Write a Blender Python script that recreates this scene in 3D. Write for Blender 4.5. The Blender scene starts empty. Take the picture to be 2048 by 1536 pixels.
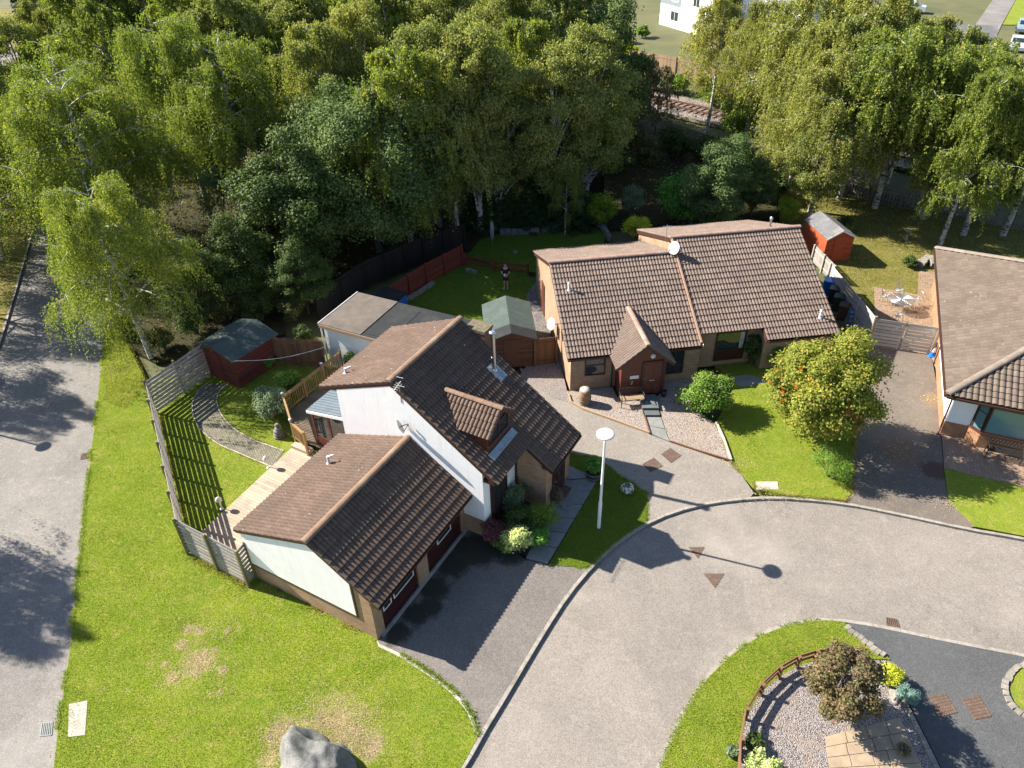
import bpy, math, random
import numpy as np
from mathutils import Vector, Matrix
C = bpy.context.scene.collection
scene = bpy.context.scene
# ------------------------------------------------------------------ camera, light, exposure
CAM_H = 23.0; FPX = 1482.43; PITCH = 0.644; ROLL = -0.025
_a = math.pi/2-PITCH
RC = Matrix.Rotation(_a, 3, 'X') @ Matrix.Rotation(ROLL, 3, 'Z')
cam = bpy.data.cameras.new('camera'); cam.sensor_width = 36; cam.lens = 36*FPX/2048
cam.clip_start = 0.5; cam.clip_end = 3000
camo = bpy.data.objects.new('camera', cam); C.objects.link(camo)
mw = RC.to_4x4(); mw.translation = (0, 0, CAM_H); camo.matrix_world = mw
scene.camera = camo
SUN_AZ = math.radians(-20.0); SUN_EL = math.radians(36.9)      # azimuth the shadows point to, height of the sun
w = bpy.data.worlds.new('World'); scene.world = w; w.use_nodes = True
nt = w.node_tree; bg = nt.nodes['Background']; sky = nt.nodes.new('ShaderNodeTexSky')
sky.sky_type = 'NISHITA'; sky.sun_disc = False; sky.sun_elevation = SUN_EL
sky.sun_rotation = math.atan2(-math.cos(SUN_AZ), -math.sin(SUN_AZ))
sky.air_density = 1.0; sky.dust_density = 0.6; sky.ozone_density = 1.5
nt.links.new(sky.outputs[0], bg.inputs[0]); bg.inputs[1].default_value = 0.069
sl = bpy.data.lights.new('sun', 'SUN'); sl.energy = 5.0; sl.angle = math.radians(0.53); sl.color = (1.0, 0.93, 0.80)
so = bpy.data.objects.new('sun', sl); C.objects.link(so); so.location = (-30, 20, 60)
_d = Vector((math.cos(SUN_AZ)*math.cos(SUN_EL), math.sin(SUN_AZ)*math.cos(SUN_EL), -math.sin(SUN_EL)))
so.rotation_euler = _d.to_track_quat('-Z', 'Y').to_euler()
vs = scene.view_settings
scene.display_settings.display_device = 'sRGB'
vs.view_transform = 'Standard'; vs.look = 'None'; vs.gamma = 1; vs.exposure = 1.62
scene.cycles.max_bounces = 6; scene.cycles.diffuse_bounces = 3; scene.cycles.glossy_bounces = 2
scene.cycles.transmission_bounces = 4; scene.cycles.transparent_max_bounces = 6
scene.cycles.caustics_reflective = False; scene.cycles.caustics_refractive = False

# ------------------------------------------------------------------ survey helpers
def at(px, py, z=0.0):
    """point of the place at height z seen at a photograph position (2048 x 1536)"""
    d = RC @ Vector(((px-1024)/FPX, -(py-768)/FPX, -1))
    return Vector((0, 0, CAM_H)) + d*((z-CAM_H)/d.z)
def at2(px, py, z=0.0):
    p = at(px, py, z); return (p.x, p.y)
class Frame:
    def __init__(s, o, deg):
        s.o = Vector((o[0], o[1], 0)); s.r = math.radians(deg)
        s.u = Vector((math.cos(s.r), math.sin(s.r), 0)); s.v = Vector((-math.sin(s.r), math.cos(s.r), 0))
    def w(s, u, v, z=0): return s.o+s.u*u+s.v*v+Vector((0, 0, z))
    def l(s, p, z=None):
        d = Vector((p[0], p[1], 0))-s.o; return (d.dot(s.u), d.dot(s.v))
FA = Frame((-5.030, 15.588), 60.2); FB = Frame((2.767, 29.877), 7.28); FC = Frame((19.781, 26.478), -23.54)

# ------------------------------------------------------------------ mesh helpers
class MB:
    def __init__(s): s.v = []; s.f = []; s.m = []; s.uv = []; s.sm = []
    def add(s, vs, fs, mi=0, uvs=None, smooth=False):
        b = len(s.v); s.v.extend([tuple(p) for p in vs])
        for k, f in enumerate(fs):
            s.f.append(tuple(b+i for i in f)); s.m.append(mi); s.sm.append(smooth)
            s.uv.append(uvs[k] if uvs else None)
        return s
    def box(s, x0, x1, y0, y1, z0, z1, mi=0):
        return s.add([(x0,y0,z0),(x1,y0,z0),(x1,y1,z0),(x0,y1,z0),(x0,y0,z1),(x1,y0,z1),(x1,y1,z1),(x0,y1,z1)],
            [(0,3,2,1),(4,5,6,7),(0,1,5,4),(1,2,6,5),(2,3,7,6),(3,0,4,7)], mi)
    def obox(s, c, ax, ay, az, mi=0):
        """box about centre c with half-axis vectors"""
        c = Vector(c); ax = Vector(ax); ay = Vector(ay); az = Vector(az)
        vs = [c+ax*i+ay*j+az*k for k in (-1,1) for j in (-1,1) for i in (-1,1)]
        return s.add(vs, [(0,2,3,1),(4,5,7,6),(0,1,5,4),(1,3,7,5),(3,2,6,7),(2,0,4,6)], mi)
    def beam(s, a, b, w, h, mi=0, up=(0,0,1)):
        a = Vector(a); b = Vector(b); d = (b-a); L = d.length; d.normalize()
        up = Vector(up); side = d.cross(up)
        if side.length < 1e-4: side = d.cross(Vector((1,0,0)))
        side.normalize(); u2 = side.cross(d)
        return s.obox((a+b)/2, d*L/2, side*w/2, u2*h/2, mi)
    def prism(s, poly, axis, d0, d1, mi=0):
        """polygon in the plane across axis, extruded from d0 to d1"""
        def mk(p, d):
            return {'x': (d,p[0],p[1]), 'y': (p[0],d,p[1]), 'z': (p[0],p[1],d)}[axis]
        n = len(poly)
        ar = sum(poly[i][0]*poly[(i+1)%n][1]-poly[(i+1)%n][0]*poly[i][1] for i in range(n))
        if ar < 0: poly = poly[::-1]
        if axis == 'y': poly = poly[::-1]
        vs = [mk(p,d0) for p in poly]+[mk(p,d1) for p in poly]
        fs = [tuple(range(n))[::-1], tuple(range(n,2*n))]+[(i,(i+1)%n,n+(i+1)%n,n+i) for i in range(n)]
        return s.add(vs, fs, mi)
    def tube(s, pts, rad, seg=8, mi=0, cap=True):
        pts = [Vector(p) for p in pts]; n = len(pts)
        if not hasattr(rad, '__len__'): rad = [rad]*n
        vs = []; ref = None
        for i, p in enumerate(pts):
            d = (pts[min(i+1,n-1)]-pts[max(i-1,0)])
            if d.length < 1e-6: d = Vector((0,0,1))
            d.normalize()
            if ref is None:
                ref = d.cross(Vector((0.3,0.9,0.1)));  ref.normalize()
            ref = ref-d*ref.dot(d); ref.normalize(); q = d.cross(ref)
            for k in range(seg):
                a = 2*math.pi*k/seg; vs.append(p+(ref*math.cos(a)+q*math.sin(a))*rad[i])
        fs = [(i*seg+k, i*seg+(k+1)%seg, (i+1)*seg+(k+1)%seg, (i+1)*seg+k) for i in range(n-1) for k in range(seg)]
        s.add(vs, fs, mi, smooth=True)
        if cap: s.add(vs[:seg], [tuple(range(seg))[::-1]], mi); s.add(vs[-seg:], [tuple(range(seg))], mi)
        return s
    def lathe(s, prof, seg=16, c=(0,0,0), mi=0, M=None):
        vs = []; n = len(prof)
        for r, z in prof:
            for k in range(seg):
                a = 2*math.pi*k/seg; p = Vector((r*math.cos(a), r*math.sin(a), z))
                if M is not None: p = M @ p
                vs.append(p+Vector(c))
        fs = [(i*seg+k, i*seg+(k+1)%seg, (i+1)*seg+(k+1)%seg, (i+1)*seg+k) for i in range(n-1) for k in range(seg)]
        s.add(vs, fs, mi, smooth=True)
        if prof[0][0] > 1e-3: s.add(vs[:seg], [tuple(range(seg))[::-1]], mi)
        if prof[-1][0] > 1e-3: s.add(vs[-seg:], [tuple(range(seg))], mi)
        return s
    def build(s, name, mats, parent=None, label=None, kind=None):
        me = bpy.data.meshes.new(name); me.from_pydata(s.v, [], s.f)
        if not isinstance(mats, (list, tuple)): mats = [mats]
        for m in mats: me.materials.append(m)
        me.polygons.foreach_set('material_index', s.m); me.polygons.foreach_set('use_smooth', s.sm)
        uvl = me.uv_layers.new(name='UVMap'); buf = []
        V = s.v
        for f, uv in zip(s.f, s.uv):
            if uv: 
                for q in uv: buf += [q[0], q[1]]
                continue
            a, b, c = (np.array(V[f[0]]), np.array(V[f[1]]), np.array(V[f[2]]))
            n = np.cross(b-a, c-a); ln = np.linalg.norm(n); n = n/ln if ln > 1e-12 else np.array([0,0,1.])
            if abs(n[2]) > 0.7:
                for i in f: buf += [V[i][0], V[i][1]]
            else:
                t = np.array([-n[1], n[0], 0.]); t /= np.linalg.norm(t)
                for i in f: buf += [t[0]*V[i][0]+t[1]*V[i][1], V[i][2]]
        uvl.data.foreach_set('uv', buf); me.update()
        return link(name, me, parent, label, kind)
def link(name, me, parent=None, label=None, kind=None):
    o = bpy.data.objects.new(name, me); C.objects.link(o)
    if parent: o.parent = parent
    if label: o['label'] = label
    if kind: o['kind'] = kind
    return o
def thing(name, label, cat, loc=(0,0,0), rz=0, group=None):
    o = bpy.data.objects.new(name, None); C.objects.link(o); o.empty_display_size = 0.2
    o.location = loc; o.rotation_euler = (0,0,rz); o['label'] = label; o['category'] = cat
    if group: o['group'] = group
    return o
def tag(o, label, cat, group=None):
    o['label'] = label; o['category'] = cat
    if group: o['group'] = group
    return o
def copy_tree(o, parent=None):
    c = o.copy(); C.objects.link(c); c.parent = parent
    for ch in list(o.children): copy_tree(ch, c)
    return c
def fast_mesh(name, verts, nq, k, mat):
    """nq separate faces of k corners each"""
    me = bpy.data.meshes.new(name)
    me.vertices.add(nq*k); me.vertices.foreach_set('co', verts.astype(np.float32).ravel())
    me.loops.add(nq*k); me.loops.foreach_set('vertex_index', np.arange(nq*k, dtype=np.int32))
    me.polygons.add(nq); me.polygons.foreach_set('loop_start', np.arange(0, nq*k, k, dtype=np.int32))
    me.polygons.foreach_set('loop_total', np.full(nq, k, dtype=np.int32))
    me.materials.append(mat); me.update(calc_edges=True); return me
def smooth(pts, n=6, closed=False):
    pts = [Vector((p[0],p[1],0)) for p in pts]; out = []; N = len(pts)
    for i in range(N if closed else N-1):
        p0 = pts[(i-1)%N] if (closed or i>0) else pts[0]; p1 = pts[i]; p2 = pts[(i+1)%N]
        p3 = pts[(i+2)%N] if (closed or i+2<N) else pts[-1]
        for k in range(n):
            t = k/n
            q = 0.5*((2*p1)+(p2-p0)*t+(2*p0-5*p1+4*p2-p3)*t*t+(3*p1-p0-3*p2+p3)*t**3); out.append((q.x,q.y))
    if not closed: out.append((pts[-1].x,pts[-1].y))
    return out

# ------------------------------------------------------------------ materials
def newmat(name):
    m = bpy.data.materials.new(name); m.use_nodes = True
    return m, m.node_tree, m.node_tree.nodes['Principled BSDF']
def N(nt, t, **kw):
    n = nt.nodes.new(t)
    for k, v in kw.items():
        if k.startswith('i_'):
            key = k[2:]; key = int(key) if key.isdigit() else key.replace('_', ' ')
            n.inputs[key].default_value = v
        else: setattr(n, k, v)
    return n
def noise(nt, vec, scale, detail=4, rough=0.6):
    n = N(nt, 'ShaderNodeTexNoise', i_Scale=scale, i_Detail=detail, i_Roughness=rough)
    if vec is not None: nt.links.new(vec, n.inputs['Vector'])
    return n.outputs['Fac']
def ramp(nt, fac, lo, hi):
    n = N(nt, 'ShaderNodeMapRange', i_1=lo, i_2=hi); n.clamp = True
    nt.links.new(fac, n.inputs[0]); return n.outputs[0]
def rgba(c): return (c[0], c[1], c[2], 1)
def mixc(nt, fac, a, b, bt='MIX'):
    n = N(nt, 'ShaderNodeMix', data_type='RGBA', blend_type=bt)
    for sock, v in ((0, fac), (6, a), (7, b)):
        if isinstance(v, (int, float)): n.inputs[sock].default_value = v
        elif isinstance(v, tuple): n.inputs[sock].default_value = rgba(v)
        else: nt.links.new(v, n.inputs[sock])
    return n.outputs[2]
def math_(nt, op, a, b=0.0, c=None):
    n = N(nt, 'ShaderNodeMath', operation=op)
    for i, v in enumerate((a, b) if c is None else (a, b, c)):
        if isinstance(v, (int, float)): n.inputs[i].default_value = v
        else: nt.links.new(v, n.inputs[i])
    return n.outputs[0]
def bump(nt, bs, h, strength, dist=0.02):
    n = N(nt, 'ShaderNodeBump', i_Strength=strength, i_Distance=dist)
    nt.links.new(h, n.inputs['Height']); nt.links.new(n.outputs[0], bs.inputs['Normal'])
def objc(nt): return N(nt, 'ShaderNodeTexCoord').outputs['Object']
def uvc(nt): return N(nt, 'ShaderNodeTexCoord').outputs['UV']
def plain(name, c1, c2=None, scale=6, rough=0.75, c3=None, s3=0.6, bmp=0.0, bs=30, metal=0.0, lo=.35, hi=.65, spec=0.4, lo3=.5, hi3=.72):
    m, nt, b = newmat(name); v = objc(nt)
    c2 = c2 or tuple(x*0.8 for x in c1)
    col = mixc(nt, ramp(nt, noise(nt, v, scale), lo, hi), c1, c2)
    if c3: col = mixc(nt, ramp(nt, noise(nt, v, s3, 5), lo3, hi3), col, c3)
    nt.links.new(col, b.inputs['Base Color']); b.inputs['Roughness'].default_value = rough
    b.inputs['Metallic'].default_value = metal; b.inputs['Specular IOR Level'].default_value = spec
    if bmp: bump(nt, b, noise(nt, v, bs, 3), bmp)
    return m
def m_asphalt(name, c1, c2, c3, spots=(), cracks=0.0):
    m, nt, b = newmat(name); v = objc(nt)
    col = mixc(nt, ramp(nt, noise(nt, v, 0.45, 6, .65), .36, .66), c1, c2)
    col = mixc(nt, ramp(nt, noise(nt, v, 3.2, 5, .7), .52, .78), col, c3)
    vo = N(nt, 'ShaderNodeTexVoronoi', i_Scale=42.0); nt.links.new(v, vo.inputs['Vector'])
    wn = N(nt, 'ShaderNodeTexWhiteNoise'); nt.links.new(vo.outputs['Position'], wn.inputs['Vector'])
    sp = ramp(nt, wn.outputs['Value'], 0, 1)
    col = mixc(nt, 0.55, col, mixc(nt, sp, (.45,.45,.45), (1.5,1.5,1.5)), 'MULTIPLY')
    for (x, y, r, cc) in spots: col = mixc(nt, blob(nt, v, x, y, r), col, cc)
    if cracks:
        dv = N(nt, 'ShaderNodeVectorMath', operation='ADD'); nn_ = N(nt, 'ShaderNodeTexNoise', i_Scale=1.7, i_Detail=5.0); nt.links.new(v, nn_.inputs['Vector'])
        sc_ = N(nt, 'ShaderNodeVectorMath', operation='SCALE'); nt.links.new(nn_.outputs['Color'], sc_.inputs[0]); sc_.inputs['Scale'].default_value = .9
        nt.links.new(v, dv.inputs[0]); nt.links.new(sc_.outputs[0], dv.inputs[1])
        ve = N(nt, 'ShaderNodeTexVoronoi', feature='DISTANCE_TO_EDGE', i_Scale=cracks); nt.links.new(dv.outputs[0], ve.inputs['Vector'])
        msk = math_(nt, 'MULTIPLY', ramp(nt, ve.outputs['Distance'], .009, .003), ramp(nt, noise(nt, v, .35, 3), .46, .56))
        col = mixc(nt, math_(nt, 'MULTIPLY', msk, cracks*.9), col, (.09,.083,.076))
        vp = N(nt, 'ShaderNodeTexVoronoi', i_Scale=.23); nt.links.new(dv.outputs[0], vp.inputs['Vector']); wp = N(nt, 'ShaderNodeTexWhiteNoise'); nt.links.new(vp.outputs['Position'], wp.inputs['Vector'])
        col = mixc(nt, .5, col, mixc(nt, wp.outputs['Value'], (.84,.84,.85), (1.14,1.13,1.12)), 'MULTIPLY')
        col = mixc(nt, math_(nt, 'MULTIPLY', ramp(nt, noise(nt, v, .16, 5, .6), .55, .68), .4), col, tuple(x*1.35 for x in c3))
    nt.links.new(col, b.inputs['Base Color']); b.inputs['Roughness'].default_value = .88
    b.inputs['Specular IOR Level'].default_value = .25
    bump(nt, b, wn.outputs['Value'], .35, .012); return m
def blob(nt, v, x, y, r, soft=.5, nz=.9, ns=1.6):
    """1 inside an uneven patch about (x, y)"""
    vm = N(nt, 'ShaderNodeVectorMath', operation='DISTANCE'); nt.links.new(v, vm.inputs[0]); vm.inputs[1].default_value = (x, y, 0)
    n = math_(nt, 'MULTIPLY', math_(nt, 'SUBTRACT', noise(nt, v, ns, 6, .75), .5), nz*r*2)
    d = math_(nt, 'ADD', vm.outputs['Value'], n)
    return ramp(nt, d, r*(1+soft*.5), r*(1-soft*.5))
def m_lawn(name, c1, c2, c3, straw=(), thin=0.0, sc=1.0):
    m, nt, b = newmat(name); v = objc(nt)
    col = mixc(nt, ramp(nt, noise(nt, v, .55*sc, 5, .65), .35, .66), c1, c2)
    col = mixc(nt, ramp(nt, noise(nt, v, 2.3*sc, 5, .7), .5, .72), col, c3)
    fine = noise(nt, v, 26, 4, .75)
    col = mixc(nt, 0.75, col, mixc(nt, ramp(nt, fine, .32, .68), (.42,.42,.4), (1.45,1.4,1.3)), 'MULTIPLY')
    for (x, y, r, ns) in straw:
        col = mixc(nt, math_(nt, 'MULTIPLY', blob(nt, v, x, y, r, .9, 1.5, ns), .8), col, mixc(nt, fine, (.28,.2,.11), (.52,.4,.26)))
    nt.links.new(col, b.inputs['Base Color']); b.inputs['Roughness'].default_value = .9
    b.inputs['Specular IOR Level'].default_value = .15
    bump(nt, b, fine, .9, .05); return m
def m_gravel(name, cols, scale=22):
    m, nt, b = newmat(name); v = objc(nt)
    vo = N(nt, 'ShaderNodeTexVoronoi', i_Scale=scale); nt.links.new(v, vo.inputs['Vector'])
    wn = N(nt, 'ShaderNodeTexWhiteNoise'); nt.links.new(vo.outputs['Position'], wn.inputs['Vector'])
    cr = N(nt, 'ShaderNodeValToRGB'); el = cr.color_ramp.elements
    for i, c in enumerate(cols):
        e = el[i] if i < 2 else el.new(.5)
        e.color = rgba(c)
    for i, e in enumerate(list(el)): e.position = i/(len(cols)-1)
    nt.links.new(wn.outputs['Value'], cr.inputs[0])
    col = mixc(nt, ramp(nt, vo.outputs['Distance'], .25, .75), cr.outputs[0], (.06,.05,.05))
    col = mixc(nt, ramp(nt, noise(nt, v, 1.1, 5), .5, .75), col, mixc(nt, .5, col, (.3,.22,.14)))
    nt.links.new(col, b.inputs['Base Color']); b.inputs['Roughness'].default_value = .85
    bump(nt, b, ramp(nt, vo.outputs['Distance'], .7, .0), .8, .03); return m
def m_brick(name, c1, c2, mortar, bw=.225, bh=.075, mo=.012, rot=0.0, usez=True, bm=.5):
    m, nt, b = newmat(name); v = uvc(nt)
    if not usez:
        mp = N(nt, 'ShaderNodeMapping'); mp.inputs['Rotation'].default_value[2] = rot
        nt.links.new(objc(nt), mp.inputs[0]); v = mp.outputs[0]
    br = N(nt, 'ShaderNodeTexBrick', i_Scale=1.0, i_Mortar_Size=mo, i_Brick_Width=bw, i_Row_Height=bh, i_Bias=0.0, i_Mortar_Smooth=.3)
    br.inputs['Color1'].default_value = rgba(c1); br.inputs['Color2'].default_value = rgba(c2); br.inputs['Mortar'].default_value = rgba(mortar)
    nt.links.new(v, br.inputs['Vector'])
    ob = objc(nt)
    col = mixc(nt, ramp(nt, noise(nt, ob, 1.2, 5), .35, .7), br.outputs['Color'], mixc(nt, .6, br.outputs['Color'], tuple(x*.55 for x in c1)))
    col = mixc(nt, .4, col, mixc(nt, ramp(nt, noise(nt, ob, 28, 3), .3, .7), (.6,.6,.6), (1.35,1.35,1.35)), 'MULTIPLY')
    nt.links.new(col, b.inputs['Base Color']); b.inputs['Roughness'].default_value = .85; b.inputs['Specular IOR Level'].default_value = .25
    bump(nt, b, br.outputs['Fac'], -bm, .01); return m
def m_tile(name, c1, c2, c3, moss):
    m, nt, b = newmat(name); uv = uvc(nt); ob = objc(nt)
    fl = N(nt, 'ShaderNodeVectorMath', operation='FLOOR'); nt.links.new(uv, fl.inputs[0])
    wn = N(nt, 'ShaderNodeTexWhiteNoise'); nt.links.new(fl.outputs[0], wn.inputs['Vector'])
    col = mixc(nt, wn.outputs['Value'], c1, c2)
    col = mixc(nt, ramp(nt, noise(nt, ob, .8, 6, .7), .42, .72), col, c3)
    col = mixc(nt, .5, col, mixc(nt, ramp(nt, noise(nt, ob, 18, 4, .7), .3, .7), (.55,.55,.55), (1.4,1.4,1.4)), 'MULTIPLY')
    col = mixc(nt, math_(nt, 'MULTIPLY', ramp(nt, noise(nt, ob, 5.5, 5, .75), .62, .72), .75), col, moss)
    col = mixc(nt, ramp(nt, noise(nt, ob, 9.0, 2, .5), .74, .77), col, (.5,.48,.42))
    nt.links.new(col, b.inputs['Base Color']); b.inputs['Roughness'].default_value = .9; b.inputs['Specular IOR Level'].default_value = .2
    bump(nt, b, noise(nt, ob, 60, 3), .3, .006); return m
def m_wood(name, c1, c2, c3=None, rough=.8, sc=1.0):
    """grain stretched along the board's long (u) direction"""
    m, nt, b = newmat(name); mp = N(nt, 'ShaderNodeMapping'); mp.inputs['Scale'].default_value = (1.2*sc, 14*sc, 1)
    nt.links.new(uvc(nt), mp.inputs[0]); g = noise(nt, mp.outputs[0], 2.2, 5, .7)
    ge = N(nt, 'ShaderNodeNewGeometry')
    col = mixc(nt, ramp(nt, g, .3, .7), c1, c2)
    col = mixc(nt, .8, col, mixc(nt, ge.outputs['Random Per Island'], (.72,.72,.74), (1.25,1.22,1.18)), 'MULTIPLY')
    if c3: col = mixc(nt, ramp(nt, noise(nt, objc(nt), 1.7, 5), .48, .7), col, c3)
    nt.links.new(col, b.inputs['Base Color']); b.inputs['Roughness'].default_value = rough; b.inputs['Specular IOR Level'].default_value = .25
    bump(nt, b, g, .35, .006); return m
def m_leaf(name, cols, trans=.38, rough=.68, ov=.25, spec=.18, lf=2.0):
    m = bpy.data.materials.new(name); m.use_nodes = True; nt = m.node_tree; nt.nodes.clear()
    ge = N(nt, 'ShaderNodeNewGeometry'); oi = N(nt, 'ShaderNodeObjectInfo')
    cr = N(nt, 'ShaderNodeValToRGB'); el = cr.color_ramp.elements
    for i, (p, c) in enumerate(cols):
        e = el[i] if i < 2 else el.new(p)
        e.position = p; e.color = rgba(tuple(x*lf for x in c))
    nt.links.new(ge.outputs['Random Per Island'], cr.inputs[0])
    v = N(nt, 'ShaderNodeTexCoord').outputs['Object']
    if lf in (1.95,1.6,1.4,1.7): ov = 0
    cl = ramp(nt, noise(nt, v, .45, 4, .6), .3, .7)                      # twigs of one colour group together
    col = mixc(nt, .6, cr.outputs[0], mixc(nt, cl, (.62,.68,.7), (1.35,1.3,1.1)), 'MULTIPLY')
    if not ov:                                                         # turf: broad darker and paler drifts
        col = mixc(nt, .9, col, mixc(nt, ramp(nt, noise(nt, v, 1.5, 5, .7), .36, .64), (.78,.92,.5), (1.22,1.1,1.5)), 'MULTIPLY')
    col = mixc(nt, ov, col, mixc(nt, oi.outputs['Random'], (.6,.75,.7), (1.4,1.25,1.0)), 'MULTIPLY')
    p = N(nt, 'ShaderNodeBsdfPrincipled', i_Roughness=rough); p.inputs['Specular IOR Level'].default_value = spec
    t = N(nt, 'ShaderNodeBsdfTranslucent'); mx = N(nt, 'ShaderNodeMixShader', i_0=trans); out = N(nt, 'ShaderNodeOutputMaterial')
    nt.links.new(col, p.inputs['Base Color'])
    nt.links.new(mixc(nt, 1.0, col, (1.2,1.28,.65), 'MULTIPLY'), t.inputs['Color'])
    nt.links.new(p.outputs[0], mx.inputs[1]); nt.links.new(t.outputs[0], mx.inputs[2]); nt.links.new(mx.outputs[0], out.inputs[0])
    return m
def m_glass(name, c=(.02,.03,.035), rough=.04):
    m, nt, b = newmat(name); b.inputs['Base Color'].default_value = rgba(c); b.inputs['Roughness'].default_value = rough
    b.inputs['Specular IOR Level'].default_value = .9; return m
def m_bark(name, c1, c2, sc=3):
    m, nt, b = newmat(name); mp = N(nt, 'ShaderNodeMapping'); mp.inputs['Scale'].default_value = (1, 1, 2.2)
    nt.links.new(objc(nt), mp.inputs[0])
    n1 = noise(nt, mp.outputs[0], sc, 6, .7)
    nt.links.new(mixc(nt, ramp(nt, n1, .46, .58), c1, c2), b.inputs['Base Color']); b.inputs['Roughness'].default_value = .9
    bump(nt, b, n1, .6, .03); return m

ma = {}
ma['road'] = m_asphalt('asphalt_road', (.218,.193,.172), (.182,.162,.146), (.248,.223,.201), cracks=.3)
ma['road_left'] = m_asphalt('asphalt_lane', (.196,.181,.17), (.158,.147,.139), (.236,.22,.206), cracks=.45)
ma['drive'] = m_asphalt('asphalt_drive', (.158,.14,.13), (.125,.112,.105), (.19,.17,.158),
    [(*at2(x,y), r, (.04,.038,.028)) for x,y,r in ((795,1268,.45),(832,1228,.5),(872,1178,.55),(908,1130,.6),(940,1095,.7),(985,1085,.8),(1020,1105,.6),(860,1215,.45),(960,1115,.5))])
ma['drive_between'] = m_asphalt('asphalt_shared_drive', (.23,.203,.18), (.185,.165,.147), (.26,.232,.205))
ma['drive_mossy'] = m_asphalt('asphalt_mossy_drive', (.15,.125,.105), (.115,.098,.085), (.19,.15,.12),
    [(*at2(1800,905), .9, (.16,.105,.07)), (*at2(1870,800), .55, (.19,.135,.085)), (*at2(1870,940), .6, (.09,.055,.04))])
ma['drive_dark'] = m_asphalt('asphalt_dark_drive', (.082,.084,.088), (.068,.07,.074), (.1,.1,.102))
ma['kerb'] = plain('kerb_concrete', (.3,.27,.24), (.22,.2,.18), 5, .85, (.12,.12,.07), 1.5, .2)
ma['lawn'] = m_lawn('front_lawn_grass', (.15,.215,.018), (.21,.25,.028), (.28,.26,.075),
    [(*at2(395,1325), .5, 2.6), (*at2(345,1355), .22, 3), (*at2(365,1290), .2, 4), (*at2(330,1330), .14, 4), (*at2(430,1300), .12, 5), (*at2(440,1385), .1, 5), (*at2(378,1258), .2, 4), (*at2(400,1262), .2, 3.5), (*at2(455,1260), .12, 4), (*at2(445,1340), .16, 4),
     (*at2(660,1470), 1.05, 1.8), (*at2(565,1470), .5, 2.2), (*at2(735,1490), .45, 2.5), (*at2(540,1520), .3, 3)])
ma['lawn_b'] = m_lawn('garden_lawn_grass', (.15,.21,.02), (.2,.245,.028), (.26,.25,.06))
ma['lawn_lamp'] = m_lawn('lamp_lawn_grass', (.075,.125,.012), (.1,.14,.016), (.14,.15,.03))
ma['lawn_dry'] = m_lawn('dry_garden_grass', (.115,.12,.026), (.165,.15,.042), (.21,.17,.065))
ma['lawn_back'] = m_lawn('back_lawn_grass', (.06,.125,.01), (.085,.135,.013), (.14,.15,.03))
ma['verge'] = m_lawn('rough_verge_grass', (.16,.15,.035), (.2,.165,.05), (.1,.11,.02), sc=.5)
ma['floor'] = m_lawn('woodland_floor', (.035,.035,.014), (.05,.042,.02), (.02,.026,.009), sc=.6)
ma['earth'] = plain('far_ground', (.075,.085,.03), (.11,.1,.042), .3, .95, (.055,.06,.026), .08)
ma['soil'] = plain('bed_soil', (.035,.027,.02), (.02,.016,.012), 8, .95, bmp=.6)
ma['gravel_pink'] = m_gravel('pink_gravel', [(.62,.5,.42), (.5,.38,.32), (.72,.63,.56), (.42,.33,.29)], 34)
ma['gravel_grey'] = m_gravel('grey_gravel', [(.34,.3,.29), (.25,.21,.2), (.46,.42,.4), (.4,.33,.31)], 30)
ma['gravel_blue'] = m_gravel('slate_gravel', [(.2,.19,.2), (.28,.26,.26), (.14,.14,.15)], 16)
ma['ballast'] = m_gravel('ballast', [(.28,.23,.2), (.36,.3,.27), (.22,.17,.14)], 7)
ma['slab'] = plain('paving_slab', (.21,.21,.2), (.17,.175,.17), 3, .85, (.13,.14,.13), 1, .2)
ma['slab_sand'] = plain('sandstone_slab', (.33,.255,.175), (.26,.195,.135), 2.5, .85, (.2,.15,.105), .9, .3, bs=14)
ma['slab_pale'] = plain('pale_concrete', (.42,.38,.34), (.34,.31,.28), 5, .85, (.26,.24,.2), 2, .2)
ma['slate'] = plain('slate_slab', (.115,.13,.135), (.09,.1,.105), 4, .7, (.07,.08,.08), 1.2)
ma['block'] = m_brick('garden_path_blocks', (.22,.2,.155), (.15,.135,.105), (.07,.065,.05), .2, .1, .012, FA.r, False, .4)
ma['block_pink'] = m_brick('paving_blocks', (.36,.25,.18), (.25,.17,.125), (.12,.09,.07), .2, .1, .012, -FC.r+.785, False, .4)
ma['brick_a'] = m_brick('tan_brick', (.44,.26,.145), (.31,.17,.095), (.34,.28,.22), .225, .075, .012)
ma['brick_b'] = m_brick('buff_brick', (.36,.235,.145), (.26,.155,.095), (.33,.28,.22), .225, .075, .012)
ma['brick_c'] = m_brick('red_brown_brick', (.4,.18,.085), (.26,.11,.055), (.36,.27,.2), .225, .075, .012)
ma['brick_dark'] = m_brick('chimney_brick', (.2,.075,.045), (.14,.055,.035), (.2,.17,.14), .225, .075, .012)
m, nt, b = newmat('white_render'); v = objc(nt)
mp = N(nt, 'ShaderNodeMapping'); mp.inputs['Scale'].default_value = (5, 5, .35); nt.links.new(v, mp.inputs[0])
col = mixc(nt, ramp(nt, noise(nt, v, 2, 4), .35, .65), (.87,.85,.855), (.83,.812,.818))
col = mixc(nt, math_(nt, 'MULTIPLY', ramp(nt, noise(nt, mp.outputs[0], 1.6, 5, .7), .52, .8), .55), col, (.6,.59,.55))
col = mixc(nt, math_(nt, 'MULTIPLY', ramp(nt, noise(nt, v, .9, 6, .7), .56, .74), .5), col, (.68,.68,.63))
nt.links.new(col, b.inputs['Base Color']); b.inputs['Roughness'].default_value = .9; bump(nt, b, noise(nt, v, 70, 3), .35, .008); ma['render'] = m
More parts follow.
